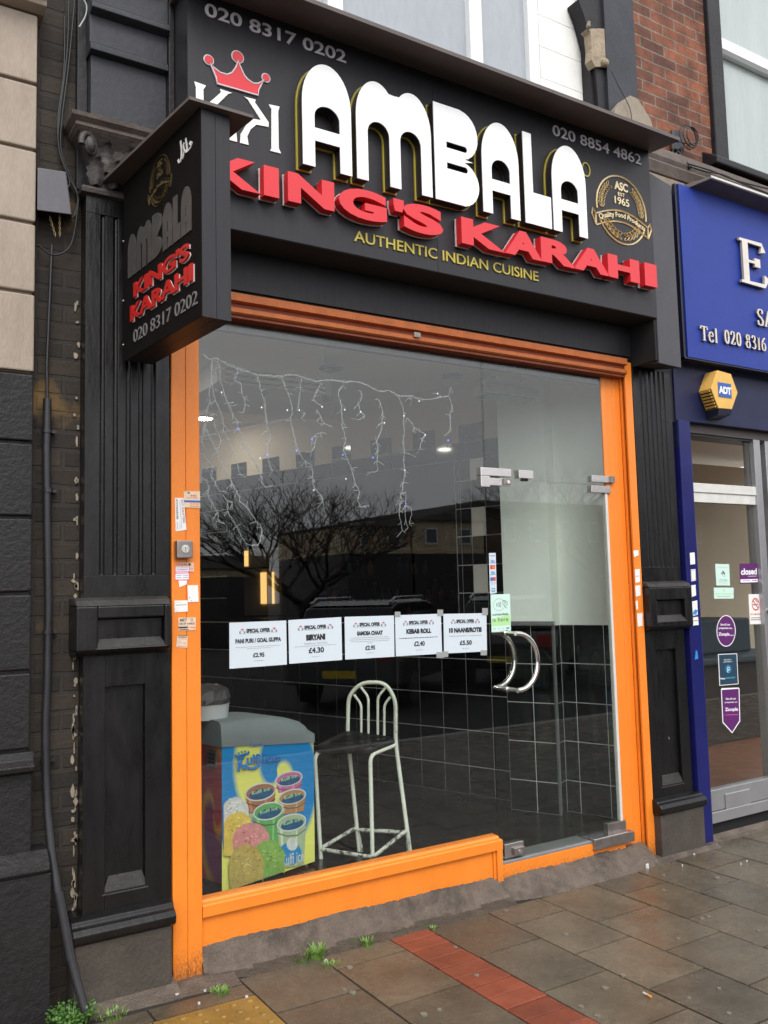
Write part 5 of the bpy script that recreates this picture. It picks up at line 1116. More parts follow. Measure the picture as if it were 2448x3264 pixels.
decal('trade_sticker', 'faded orange tinted sticker, lowest on the orange post', 'sticker', grp, [ph_s(142, 2062), ph_s(276, 2066), ph_s(272, 2230), ph_s(128, 2222)], PY, 'paper_worn', [('r', .0, 1, .95, 1, 'ink'), ('g', .1, .95, .80, .88, 'ink'), ('g', .1, .95, .66, .69, 'ink_red'), ('g', .2, .9, .35, .38, 'ink_grey'), ('g', .1, .9, .06, .10, 'ink_red')])
for lab, q in (('white torn sticker, topmost on the narrow orange rail', [ph_6(863, 1392), ph_6(892, 1388), ph_6(894, 1418), ph_6(868, 1430)]), ('white sticker scrap with grey print on the narrow orange rail', [ph_6(872, 1502), ph_6(900, 1500), ph_6(902, 1575), ph_6(876, 1582)]),
               ('large blank white sticker scrap halfway down the narrow orange rail', [ph_6(874, 1598), ph_6(904, 1594), ph_6(906, 1655), ph_6(878, 1664)]), ('thin peeling strip of white sticker on the narrow orange rail', [ph_6(876, 1690), ph_6(888, 1684), ph_6(890, 1735), ph_6(882, 1742)]), ('clean white sticker, lowest on the narrow orange rail', [ph_6(884, 1762), ph_6(916, 1758), ph_6(917, 1834), ph_6(890, 1838)])):
    decal('rail_sticker', lab, 'sticker', 'white stickers on the narrow orange rail', q, .0, 'paper_white', [('g', .15, .8, .45, .5, 'ink_grey')] if 'print' in lab else [])
for lab, q, its in (('plain pinkish white sticker, topmost on the blue post', [ph_6(1195, 1405), ph_6(1222, 1402), ph_6(1226, 1470), ph_6(1198, 1474)], []), ('white square sticker with grey border on the blue post', [ph_6(1201, 1502), ph_6(1228, 1500), ph_6(1230, 1568), ph_6(1204, 1572)], [('r', .06, .94, .05, .95, 'ink_grey'), ('r', .12, .88, .1, .9, 'paper_white')]),
                    ('blank torn white sticker halfway along the blue post stickers', [ph_6(1203, 1596), ph_6(1228, 1592), ph_6(1231, 1655), ph_6(1206, 1664)], []), ('white and bright blue torn sticker on the blue post', [ph_6(1208, 1690), ph_6(1238, 1684), ph_6(1241, 1768), ph_6(1210, 1776)], [('p', [(.0, .0), (.3, .1), (.7, .0), (1, .3), (.6, .42), (.2, .3)], 'scrap_blue')]),
                    ('white sticker with one printed line, lowest white one on the blue post', [ph_6(1211, 1784), ph_6(1243, 1780), ph_6(1246, 1828), ph_6(1214, 1832)], [('g', .1, .9, .5, .6, 'ink')]), ('small bright blue scrap stuck low on the blue post', [ph_6(1230, 1978), ph_6(1238, 1980), ph_6(1244, 2026), ph_6(1224, 2032)], None)):
    decal('post_sticker', lab, 'sticker', 'stickers on the blue post', q, -.018, 'paper_white' if its is not None else 'scrap_blue', its or [])
AY = .079; ag_ = 'notices on the blue shop door'
decal('door_notice', 'purple closed sign hanging on the blue shop door', 'sign', ag_, [ph_d(592, 190), ph_d(784, 186), ph_d(790, 400), ph_d(598, 406)], AY, 'ink_purple', [('t', 'closed', .06, .94, .44, .76, .035, 'ink_white'), ('g', .45, .94, .35, .38, 'ink_white'), ('r', .02, .98, .06, .22, 'ink_white'), ('g', .15, .55, .13, .16, 'ink_purple'), ('g', .66, .92, .12, .17, 'ink_purple')])
decal('door_notice', 'pale square notice with grey leaf emblem on the blue shop door', 'notice', ag_, [ph_d(332, 192), ph_d(480, 196), ph_d(490, 424), ph_d(344, 422)], AY, 'mint', [('g', .15, .9, .84, .855, 'ink_pink'), ('p', [(.35, .56), (.5, .68), (.55, .56), (.48, .46)], 'ink_grey'), ('p', [(.52, .70), (.68, .56), (.60, .50), (.50, .66)], 'ink'), ('p', [(.56, .42), (.66, .50), (.6, .40)], 'ink'), ('t', 'LETSURE', .2, .82, .19, .29, .0, 'ink_grey'), ('g', .2, .8, .11, .125, 'ink_grey')])
decal('door_notice', 'wide pale notice with small green star on the blue shop door', 'notice', ag_, [ph_d(316, 446), ph_d(528, 446), ph_d(529, 562), ph_d(321, 564)], AY, 'mint', [('e', .5, .72, .05, .1, 'lime'), ('g', .06, .95, .38, .48, 'lime'), ('g', .15, .85, .17, .23, 'ink_grey')])
decal('door_notice', 'white no smoking notice with red crossed circle', 'notice', ag_, [ph_d(687, 516), ph_d(826, 515), ph_d(840, 834), ph_d(704, 838)], AY, 'paper_white', [('l', [(.5+.27*math.cos(i*math.pi/12), .66+.19*math.sin(i*math.pi/12)) for i in range(25)], .05, 'ink_red'), ('r', .28, .66, .63, .66, 'ink'), ('l', [(.6, .67), (.68, .74), (.56, .77), (.5, .8)], .035, 'ink'), ('l', [(.30, .80), (.70, .52)], .05, 'ink_red'), ('t', 'NO SMOKING', .06, .94, .30, .36, .02, 'ink_red'), ('g', .1, .9, .20, .225, 'ink'), ('g', .06, .94, .135, .16, 'ink')])
decal('door_notice', 'round purple property portal sticker on the blue shop door', 'sticker', ag_, [ph_d(345, 740), ph_d(549, 740), ph_d(549, 1076), ph_d(345, 1076)], AY, None, [('e', .5, .5, .5, .5, 'ink_white'), ('e', .5, .5, .465, .475, 'ink_purple'), ('t', 'See all our', .20, .72, .67, .74, .02, 'ink_white'), ('t', 'properties on...', .12, .86, .54, .62, .02, 'ink_white'), ('t', 'Zoopla', .10, .68, .32, .45, .03, 'ink_white'), ('t', '.co.uk', .69, .9, .34, .39, .01, 'ink_white')])
decal('door_notice', 'dark teal property sticker with pale blue ring logo', 'sticker', ag_, [ph_d(362, 1156), ph_d(564, 1148), ph_d(580, 1476), ph_d(378, 1494)], AY, 'ink_white', [('r', .03, .97, .02, .98, 'navy_card'), ('t', 'View all our', .28, .68, .79, .83, .02, 'ink_white'), ('t', 'properties on', .26, .72, .72, .76, .02, 'ink_white'), ('e', .5, .51, .15, .13, 'scrap_blue'), ('e', .5, .51, .10, .09, 'navy_card'), ('l', [(.46, .40), (.46, .56), (.54, .56), (.56, .50), (.48, .46)], .035, 'mint'), ('t', 'Prime', .06, .3, .19, .25, .02, 'ink_white'), ('g', .34, .85, .2, .25, 'teal_ink')])
decal('door_notice', 'purple pointed tag sticker, lowest on the blue shop door', 'sticker', ag_, [ph_d(385, 1520), ph_d(598, 1512), ph_d(598, 2000), ph_d(405, 2004)], AY, None, [('p', [(.03, .97), (.07, 1), (.93, 1), (.96, .97), (1.0, .26), (.55, .0), (.04, .24)], 'ink_white'), ('p', [(.07, .96), (.92, .975), (.955, .275), (.55, .03), (.085, .255)], 'ink_purple'), ('t', 'See all our', .26, .78, .74, .785, .02, 'ink_white'), ('t', 'properties on', .2, .84, .66, .70, .02, 'ink_white'), ('t', 'Zoopla', .2, .88, .47, .565, .03, 'ink_white'), ('g', .22, .86, .40, .415, 'ink_pink')])
# key switch on the orange post
ks = thing('key_switch', (1.28, 0, 1.66), 'worn square metal key switch with round lock face on the orange post', 'key switch')
a, b = at(ph_s(140, 828), y=-.04), at(ph_s(350, 1058), y=-.04)
mb = MB().use('steel_dull').box(a.x, b.x, -.04, -.002, b.z, a.z); mb.build('housing', parent=ks, bevel=.004)
cx_, cz_ = (a.x*.48+b.x*.52), (a.z*.52+b.z*.48)
mb = MB().use('alu_white').lathe((cx_, -.0435, cz_), [(.0165, 0), (.0170, .003)], 24, 'Y'); mb.use('ink').box(cx_-.0014, cx_+.0014, -.0446, -.0436, cz_-.0035, cz_+.007)
for s_ in (-1, 1): mb.lathe((cx_+s_*.0115, -.0442, cz_-.004), [(.0018, 0), (.0018, .0006)], 8, 'Y'); mb.box(cx_+s_*.0095-.004, cx_+s_*.0095+.004, -.0442, -.0436, cz_+.0035, cz_+.005)
mb.use('steel').box(cx_-.004, cx_+.004, -.0445, -.0436, cz_-.012, cz_-.0045); mb.build('lock_face', parent=ks)
# ================================================================== INSIDE THE WINDOW
FD = Vector((.562, .138, 0)).normalized(); FN = Vector((FD.y, -FD.x, 0))   # freezer front: along, outward (to the street)
fz = thing('ice_cream_freezer', (1.626, .497, .15), 'ice cream chest freezer with grey domed lid and blue printed front in the shop window', 'freezer')
FW, FT, FH, FB = .592, .36, .70, .045                                     # width, depth, body top, body bottom (above floor)
def fp(u, d, z): p = Vector((1.626, .497, 0))+FD*u-FN*d; return (p.x, p.y, .15+z)
# printed side: swirls of colour belong to the print itself
def swirl(name, c1, c2, cen, turns, c3=None):
    m, nt, N, L = nodes(name); out = N.new('ShaderNodeOutputMaterial'); b = N.new('ShaderNodeBsdfPrincipled'); L.new(b.outputs[0], out.inputs[0]); b.inputs['Roughness'].default_value = .3
    at_ = N.new('ShaderNodeAttribute'); at_.attribute_name = 'tint'; sx = N.new('ShaderNodeSeparateColor'); L.new(at_.outputs[0], sx.inputs[0])
    def mth(op, a, b_, c=None):
        k = N.new('ShaderNodeMath'); k.operation = op
        for i, v in enumerate((a, b_, c)):
            if v is None: continue
            if hasattr(v, 'links'): L.new(v, k.inputs[i])
            else: k.inputs[i].default_value = v
        return k.outputs[0]
    u = mth('SUBTRACT', sx.outputs[0], cen[0]); v = mth('SUBTRACT', sx.outputs[1], cen[1]); an = mth('ARCTAN2', v, u)
    rr = mth('SQRT', mth('ADD', mth('MULTIPLY', u, u), mth('MULTIPLY', v, v)), None); ph = mth('ADD', mth('MULTIPLY_ADD', rr, turns, an), 1.3); sn = mth('SINE', ph, None)
    r = ramp(N, [(.40, c1), (.68, c2)] if c3 is None else [(.25, c1), (.5, c2), (.8, c3)]); L.new(mth('MULTIPLY_ADD', sn, .5, .5), r.inputs[0]); L.new(r.outputs[0], b.inputs['Base Color']); MATS[name] = m
swirl('print_blue', (.003, .21, .52), (.72, .74, .16), (.58, .70), 11.0)
swirl('print_side', (.34, .02, .04), (.50, .26, .02), (.2, .5), 7.0, (.14, .01, .09))
mb = MB().use('print_side'); mb.tint = []
def tface(a, b, c, d): mb.add([a, b, c, d], [(0, 1, 2, 3)])
hx_ = [fp(0, 0, FB), fp(FW, 0, FB), fp(FW, FT, FB), fp(0, FT, FB), fp(0, 0, FH), fp(FW, 0, FH-.06), fp(FW, FT, FH-.06), fp(0, FT, FH)]
mb.hexa(hx_)
body = MB().use('print_side'); body.v, body.f, body.m, body.mats = mb.v, mb.f, mb.m, mb.mats
ob = body.build('body', parent=fz)
me = ob.data; ca = me.color_attributes.new('tint', 'FLOAT_COLOR', 'CORNER')
for pl in me.polygons:
    for li in pl.loop_indices:
        co = me.vertices[me.loops[li].vertex_index].co+Vector((1.626, .497, .15)); u_ = (co-Vector((1.626, .497, 0))).dot(-FN)/.36; ca.data[li].color = (u_, (co.z-.15)/.75, 0, 1)
# print on the front: backing swirl plus flat printed tubs, scoops and words as layers of the one sheet
fr = MB(); TL = []
def ff(u, v, k=0.0):                                                      # u, v in the traced picture of the front
    d = ray(ph_f(u, v)); A_ = Vector((1.626, .497, 0)); t = (A_-CAM).dot(FN)/d.dot(FN); p = CAM+d*t+FN*(.0015+k); return p
q4 = [(256, 462), (1236, 472), (1250, 1828), (258, 2168)]
def fadd(pts, m, k): fr.use(m); fr.add([tuple(ff(a, b, k)) for a, b in pts], [tuple(range(len(pts)))])
def ell(cx_, cy_, rx, ry, rot=0, a0=0, a1=360, n=28): return [(cx_+rx*math.cos(R(a0+(a1-a0)*i/n))*math.cos(R(rot))-ry*math.sin(R(a0+(a1-a0)*i/n))*math.sin(R(rot)), cy_+rx*math.cos(R(a0+(a1-a0)*i/n))*math.sin(R(rot))+ry*math.sin(R(a0+(a1-a0)*i/n))*math.cos(R(rot))) for i in range(n)]
for nm, c, c2 in (('scoop_white', (.62, .64, .60), (.42, .46, .44)), ('scoop_yellow', (.70, .52, .10), (.50, .36, .06)), ('scoop_pink', (.62, .26, .24), (.48, .16, .14)), ('scoop_green', (.22, .42, .09), (.07, .18, .04)), ('scoop_tan', (.48, .37, .10), (.20, .14, .04))):
    mat(nm, c, .4, var=.25, vs=30, bump=.2, bs=90, dirt=(c2, 42, .56, .12))
mat('tub_brown', (.34, .14, .07), .35, var=.1); mat('tub_pink', (.48, .15, .30), .35, var=.1); mat('tub_tan', (.40, .22, .10), .35, var=.1); mat('tub_green', (.12, .36, .10), .35, var=.15); mat('tub_pale', (.36, .46, .28), .35, var=.15, vs=20); mat('tub_lid', (.015, .09, .20), .35, var=.3, vs=30); mat('tub_rim', (.55, .62, .60), .35); mat('print_teal', (.01, .22, .48), .35); mat('print_flat', (.01, .20, .60), .35)
for nm in ('tub_brown', 'tub_pink', 'tub_tan', 'tub_green', 'tub_pale', 'scoop_white', 'scoop_yellow', 'scoop_pink', 'scoop_green', 'scoop_tan'):
    c_ = {'tub_brown': (.34, .14, .07), 'tub_pink': (.48, .15, .30), 'tub_tan': (.40, .22, .10), 'tub_green': (.12, .36, .10), 'tub_pale': (.36, .46, .28), 'scoop_white': (.62, .64, .60), 'scoop_yellow': (.70, .52, .10), 'scoop_pink': (.62, .26, .24), 'scoop_green': (.22, .42, .09), 'scoop_tan': (.48, .37, .10)}[nm]
    mat(nm+'_hi', tuple(min(.85, v*1.35+.06) for v in c_), .35, var=.1, vs=30); mat(nm+'_lo', tuple(v*.42 for v in c_), .4, var=.1, vs=30)
fr.use('print_blue'); NB = 1
fr.add([tuple(ff(*p)) for p in q4], [(0, 1, 2, 3)])
k = .0004
# five tubs from the back row forward
for (cx_, cy_, rx, ry, rot, bot, m) in ((970, 945, 145, 72, -14, 1100, 'tub_pink'), (665, 1085, 165, 88, -14, 1320, 'tub_brown'), (1000, 1135, 148, 74, -14, 1330, 'tub_tan'), (745, 1290, 160, 88, -14, 1700, 'tub_green'), (990, 1410, 155, 86, -14, 1900, 'tub_pale')):
    k += .00025; fadd([(cx_-rx, cy_+20), (cx_+rx, cy_-20), (cx_+rx*.86, bot-40), (cx_-rx*.74, bot)], m, k)
    for t0, t1, mm in ((-.80, -.62, 'tub_rim'), (.30, .44, 'tub_rim')):       # printed sheen down the side of the tub
        k += .0002; fadd([(cx_+rx*t0, cy_+20-24*t0), (cx_+rx*t1, cy_+20-24*t1), (cx_+rx*t1*.8, bot-30), (cx_+rx*t0*.8, bot-14)], m+'_hi', k)
    k += .0002; fadd([(cx_-rx*.96, cy_+ry*1.25), (cx_-rx*.3, cy_+ry*1.62), (cx_+rx*.4, cy_+ry*1.5), (cx_+rx*.97, cy_+ry*.75), (cx_+rx*.97, cy_+ry*.92), (cx_+rx*.4, cy_+ry*1.68), (cx_-rx*.3, cy_+ry*1.8), (cx_-rx*.95, cy_+ry*1.42)], m+'_lo', k)
    k += .0002; fadd(ell(cx_, cy_, rx+6, ry+6, rot), 'tub_rim', k); k += .0002; fadd(ell(cx_, cy_, rx-8, ry-8, rot), m, k)
    k += .0002; fadd(ell(cx_+8, cy_+22, rx*.80, ry*.62, rot), 'tub_lid', k)
    k += .0002; fr.use('lime').text('Kulfi Ice', lambda u, v, w: tuple(ff(cx_-rx*.55+u*rx*1.15, cy_+34-u*52-v*38, k)), .01, True)
    k += .0002; fr.use('tub_rim'); 
k += .0002; fr.use('print_teal'); fadd(ell(975, 1740, 120, 120), 'print_teal', k); k += .0002; fadd(ell(995, 1640, 60, 70), 'scoop_white', k); k += .0002
fr.use('tub_rim').text('Kulfi ice', lambda u, v, w: tuple(ff(885+u*235, 1880-u*60-v*120, k)), .012, True)
for cx_, cy_, rx, ry, m in ((385, 1300, 150, 160, 'scoop_white'), (420, 1500, 170, 205, 'scoop_yellow'), (555, 1590, 195, 180, 'scoop_pink'), (745, 1790, 170, 195, 'scoop_green'), (500, 1860, 185, 215, 'scoop_tan')):
    k += .0003; pts = [(max(262, a+rnd.uniform(-6, 6)), b+rnd.uniform(-6, 6)) for a, b in ell(cx_, cy_, rx, ry, 0, 180, 360, 22)]
    low = 2140-(cx_-258)*.343; pts += [(min(cx_+rx*.98, 1230), min(cy_+ry*1.0, low-8)), (cx_+rx*.9, min(cy_+ry*1.3, 2150-(cx_+rx*.9-258)*.343)), (max(262, cx_-rx*.9), min(cy_+ry*1.3, 2155-(max(262, cx_-rx*.9)-258)*.343)), (max(262, cx_-rx), cy_+ry*.5)]
    fadd(pts, m, k)
    for q in range(26):                                                        # nuts, crystals and scrape marks in the printed ice cream
        a_ = R(rnd.uniform(190, 350)); f_ = rnd.uniform(.1, .92); px_, py_ = cx_+rx*f_*math.cos(a_), cy_+ry*f_*math.sin(a_)*.95+rnd.uniform(0, ry*.6)
        if px_ < 270 or py_ > 2080-(px_-258)*.343: continue
        fadd(ell(px_, py_, rnd.uniform(5, 20), rnd.uniform(3, 8), rnd.uniform(-40, 40), n=8), m+('_hi' if q % 3 else '_lo'), k+.0001+.000003*q)
    k += .0002
k += .0003; fr.use('ink_blue').text('Tubzee', lambda u, v, w: tuple(ff(535+u*140, 612-u*18-v*46, k)), .004, True, .3)
for off_, m_ in (((5, 5), 'ink'), ((0, 0), 'print_flat'),):
    k += .0003; fr.use(m_)
    fr.text('K', lambda u, v, w: tuple(ff(408+off_[0]+u*95, 868+off_[1]-u*30-v*165, k)), .03, True)
    fr.text('ulfi', lambda u, v, w: tuple(ff(505+off_[0]+u*142, 790+off_[1]-u*10-v*105, k)), .02, True)
    fr.text('ice', lambda u, v, w: tuple(ff(690+off_[0]+u*165, 772+off_[1]-u*22-v*98, k)), .0, True)
    fr.stroke([(480+off_[0], 790+off_[1]), (530+off_[0], 830+off_[1]), (590+off_[0], 830+off_[1]), (640+off_[0], 790+off_[1])], lambda u, v, w: tuple(ff(u, v, k)), 26, 26, depth=(0, None))
    fr.stroke([(385+off_[0], 700+off_[1]), (450+off_[0], 690+off_[1]), (525+off_[0], 668+off_[1])], lambda u, v, w: tuple(ff(u, v, k)), 20, 20, depth=(0, None))
    for a_, b_ in ((385, 690), (415, 668), (450, 655), (485, 648), (525, 655)): fadd(ell(a_+off_[0], b_+off_[1], 9, 9, n=10), m_, k)
fob = fr.build('front_print', parent=fz)
me = fob.data; ca = me.color_attributes.new('tint', 'FLOAT_COLOR', 'CORNER')
for pl in me.polygons:
    for li in pl.loop_indices:
        co = me.vertices[me.loops[li].vertex_index].co+Vector((1.626, .497, .15)); ca.data[li].color = ((co-Vector((1.626, .497, 0))).dot(FD)/FW, (co.z-.15)/.75, 0, 1)
ld = MB().use('lid_grey')
def ltop(u): t = max(0, min(1, u/FW)); return FH+.128-.02*t-.075*max(0, (t-.35)/.65)**2.2
us = [-.006+(FW+.012)*i/14 for i in range(15)]; vs = []; base = lambda u: FH-.06*max(0, min(1, u/FW))+.002
for u in us:
    r_ = .03 if u < FW-.02 else .045; tp_ = ltop(u)-(.05 if u > FW-.01 else .014 if u > FW-.05 else 0)
    for d, z in ((-.008, base(u)), (-.008, base(u)+.045), (.0, tp_-.02), (.02, tp_-.004), (.06, tp_), (FT-.06, tp_), (FT-.02, tp_-.006), (FT+.006, tp_-.05), (FT+.006, base(u))): vs.append(fp(u, d, z))
n9 = 9; ld.add(vs, [(i*n9+j, i*n9+j+1, (i+1)*n9+j+1, (i+1)*n9+j) for i in range(14) for j in range(n9-1)], True); ld.add(vs[:n9], [tuple(range(n9))]); ld.add(vs[-n9:], [tuple(range(n9))])
ld.build('lid', parent=fz)
for d in (.04, FT-.05):
    for u in (.03, FW-.03): c = Vector(fp(u, d, 0)); MB().use('steel').lathe((c.x, c.y, .15), [(.011, 0), (.011, FB)], 10).build('leg', parent=fz)
# control badge on the left flank
def fs(d, z, o): p = Vector((1.626, .497, 0))-FD*o-FN*d; return (p.x, p.y, .15+z)
mb = MB().use('steel_dull').hexa([fs(.035, .60, 0), fs(.115, .60, 0), fs(.115, .60, .012), fs(.035, .60, .012), fs(.035, .685, 0), fs(.115, .685, 0), fs(.115, .685, .012), fs(.035, .685, .012)]); mb.use('dark_outline')
for i in range(3): mb.quad(fs(.045, .615+.02*i, .0125), fs(.105, .615+.02*i, .0125), fs(.105, .627+.02*i, .0125), fs(.045, .627+.02*i, .0125))
mb.build('control_panel', parent=fz)
tb = thing('tub', (1.60, .66, .98), 'white plastic tub covered with crinkled film on the freezer lid', 'tub')
c = Vector((1.615, .70, .972)); mb = MB().use('plastic_white').lathe(tuple(c), [(.118, 0), (.125, .065), (.128, .075)], 24); mb.build('bowl', parent=tb)
mb = MB().use('film_grey'); vs = []; n = 20
for j, (r_, h) in enumerate(((.129, .0755), (.131, .10), (.12, .145), (.07, .165), (.01, .17))):
    for i in range(n): a = 2*math.pi*i/n; k_ = 1+rnd.uniform(-.04, .04); vs.append((c.x+r_*k_*math.cos(a), c.y+r_*k_*math.sin(a), c.z+h+rnd.uniform(-.006, .006)*(j > 0)))
mb.add(vs, [(j*n+i, j*n+(i+1) % n, (j+1)*n+(i+1) % n, (j+1)*n+i) for j in range(4) for i in range(n)]); mb.add(vs[-n:], [tuple(range(n))]); mb.build('film', parent=tb)

# bar stool: pale tube frame, black seat, arched back, worn foot rest
st = thing('bar_stool', (2.49, .60, .15), 'tall bar stool of pale green metal tube with black seat behind the window', 'bar stool')
def sp(p, d): # point on image ray at horizontal distance given by a reference ground position
    r_ = ray(p); v = Vector((d[0]-CAM.x, d[1]-CAM.y)); t = v.length/math.hypot(r_.x, r_.y); return CAM+r_*t
fFR, fBR, fBL, fFL = (2.455, .49), (2.66, .525), (2.468, .725), (2.262, .735)
gFR, gBR, gBL = at(ph_8(715, 1196), z=.152), at(ph_8(937, 1152), z=.152), at(ph_8(636, 1132), z=.152)
gFL = gFR+(gBL-gBR); gFL.z = .152
sFR, sBR, sBL, sFL = sp(ph_8(700, 552), fFR), sp(ph_8(850, 492), fBR), sp(ph_8(568, 450), fBL), sp(ph_8(374, 545), fFL)
R_ = .0115
def rnd_path(pts, r_=.03, n=5):
    out = [pts[0]]
    for a, b, c in zip(pts, pts[1:], pts[2:]):
        l1 = min(r_, (b-a).length*.45); l2 = min(r_, (c-b).length*.45); p = b+(a-b).normalized()*l1; q = b+(c-b).normalized()*l2
        out += [(p.lerp(b, t)).lerp(b.lerp(q, t), t) for t in [i/n for i in range(n+1)]]
    return out+[pts[-1]]
up_ = Vector((0, 0, 1))
MB().use('stool_paint').tube(rnd_path([gFR, sFR-up_*.012, sBR-up_*.012], .045), R_, 10).build('leg', parent=st)
MB().use('stool_paint').tube(rnd_path([gFL, sFL-up_*.012, sBL-up_*.012], .045), R_, 10).build('leg', parent=st)
bTL, bTR = sp(ph_8(573, 215), fBL), sp(ph_8(850, 240), fBR)
aL, aR = sp(ph_8(652, 138), (2.525, .665)), sp(ph_8(790, 140), (2.60, .585))
MB().use('stool_paint').tube(rnd_path([gBL, sBL, bTL, aL, aR, bTR, sBR, gBR], .05), R_, 10).build('back_frame', parent=st)
for top_, elb, low_ in ((ph_8(605, 210), ph_8(648, 268), ph_8(648, 445)), (ph_8(645, 165), ph_8(690, 225), ph_8(690, 445)), (ph_8(790, 170), ph_8(745, 225), ph_8(745, 445)), (ph_8(818, 225), ph_8(783, 270), ph_8(783, 450))):
    def onback(p):
        r_ = ray(p); A2 = Vector((fBL[0], fBL[1], 0)); B2 = Vector((fBR[0], fBR[1], 0)); nn = Vector(((B2-A2).y, -(B2-A2).x, 0)); t = (A2-CAM).dot(nn)/r_.dot(nn); return CAM+r_*t
    MB().use('stool_paint').tube(rnd_path([onback(top_), onback(elb), onback(low_)], .025), .0075, 8).build('back_slat', parent=st)
mb = MB().use('vinyl_black'); cs = [sFL, sFR, sBR, sBL]; ctr = (sFL+sFR+sBR+sBL)/4; ring = []
for i in range(4):
    a, b, c = cs[i-1], cs[i], cs[(i+1) % 4]; b = ctr+(b-ctr)*1.06
    for t in (0, .25, .5, .75, 1): p = b+(ctr+(a-ctr)*1.06-b)*.16; q = b+(ctr+(c-ctr)*1.06-b)*.16; ring.append((p.lerp(b, t)).lerp(b.lerp(q, t), t))
n = len(ring); vs = []
for k_, h in ((.97, -.006), (1.0, .006), (.99, .020), (.93, .031), (.6, .030), (.05, .027)):
    for p in ring: v = ctr+(p-ctr)*k_; vs.append((v.x, v.y, v.z+h))
mb.add(vs, [(j*n+i, j*n+(i+1) % n, (j+1)*n+(i+1) % n, (j+1)*n+i) for j in range(5) for i in range(n)], True); mb.add(vs[:n], [tuple(range(n))]); mb.add(vs[-n:], [tuple(range(n))]); mb.build('seat', parent=st)
def on(a, b, z): t = (z-a.z)/(b.z-a.z); return a.lerp(b, t)
zf_ = .205
pts = [on(gBL, sBL, .285), on(gFL, sFL, zf_), on(gFR, sFR, zf_-.02), on(gBR, sBR, .285)]
MB().use('stool_worn').tube(rnd_path([gBL+Vector((.012, -.008, 0)), pts[0], pts[1]+(pts[1]-pts[0])*.02, pts[2]+Vector((-.01, -.02, 0)), pts[3], gBR+Vector((-.012, -.004, 0))], .028), R_*.95, 10).build('foot_rest', parent=st)
MB().use('stool_worn').tube([on(gBL, sBL, .27), on(gBR, sBR, .27)], R_, 10).build('stretcher', parent=st)

# mirror on the tiled wall, and the counter side of the shop it reflects
mr = thing('wall_mirror', wp(1.86, 1.95, .015), 'large frameless mirror on the black tiled side wall', 'mirror')
mb = MB(); mb.use('mirror'); wbox(mb, .575, 3.15, 1.385, 2.53, .0095, .014); mb.build('glass', parent=mr)
mb = MB().use('tape'); wbox(mb, .571, .5746, 1.385, 2.534, .0095, .0145); wbox(mb, .575, 3.15, 2.5305, 2.534, .0095, .0145); mb.build('edge', parent=mr)
su = thing('shelf_unit', (1.1, 2.8, .15), 'dark shelving with rows of jars and bottles along the inner wall, seen in the mirror', 'shelves')
mb = MB().use('dark_wood'); mb.box(.902, .92, 1.5, 5.2, .15, 2.4)
for z in (.9, 1.18, 1.45, 1.74, 2.02): mb.box(.921, 1.18, 1.5, 4.2, z, z+.022)
for y in (1.5, 2.4, 3.3, 4.2): mb.box(.921, 1.18, y, y+.02, .15, 2.4)
mb.build('shelf_frame', parent=su)
jm = ['dark_wood', 'tub_brown', 'conduit', 'carpet_red', 'box_grey', 'navy_card', 'film_grey', 'box_grey']
kinds = []
for kk, m in enumerate(jm):
    h = .12+.02*(kk % 4); r_ = .032+.004*(kk % 3)
    mb = MB().use(m).lathe((0, 0, 0), [(r_*.92, 0), (r_, .01), (r_, h*.72), (r_*.55, h*.86), (r_*.5, h)], 10); mb.use('steel_dull').lathe((0, 0, h+.0005), [(r_*.56, 0), (r_*.56, .014)], 10); me = mb.build('proto', local=True); kinds.append(me)
for z in (1.202, 1.472, 1.762, 2.042):
    y = 1.58+rnd.random()*.3
    while y < 4.12:
        src = kinds[rnd.randrange(len(kinds))]; o = src.copy(); col.objects.link(o); o.name = 'jar'; o.location = (1.08+rnd.uniform(-.03, .03), y, z); tag(o, 'capped jar or bottle on the dark shelves, reflected in the wall mirror', 'jar', 'jars on the shelves'); o.scale = (1, 1, rnd.uniform(.7, 1.25)); y += rnd.choice((.08, .10, .13, .35))
for o in kinds: bpy.data.objects.remove(o)
ct = thing('counter', (1.5, 3.2, .15), 'serving counter with a row of green beads along its edge, reflected in the mirror', 'counter')
mb = MB().use('dark_wood').box(1.3, 1.75, 1.9, 5.3, .15, 1.30); mb.use('vinyl_black').box(1.27, 1.78, 1.88, 5.32, 1.301, 1.33); mb.build('counter_body', parent=ct)
mb = MB().use('lime')
for i in range(60): mb.ball((1.782, 2.0+i*.055, 1.32), .007, 6, 4)
mb.build('bead_string', parent=ct)
wl = thing('lit_cabinet', (1.05, 4.6, 1.4), 'warm lit display niche with glowing tubes at the back of the shop', 'cabinet')
mb = MB().use('plaster_tan').box(.921, 1.02, 4.42, 4.92, 1.35, 2.12); mb.build('back_panel', parent=wl)
for y, w_ in ((4.52, .02), (4.62, .07)): MB().use('warm_lit').box(1.022, 1.04, y, y+w_, 1.48, 1.84).build('lamp', parent=wl)
MB().use('steel').box(1.021, 1.12, 4.42, 4.92, 1.88, 1.9).build('shelf', parent=wl)
MB().use('warm_lit').box(1.021, 1.03, 4.86, 4.91, 1.92, 2.1).build('lamp', parent=wl)
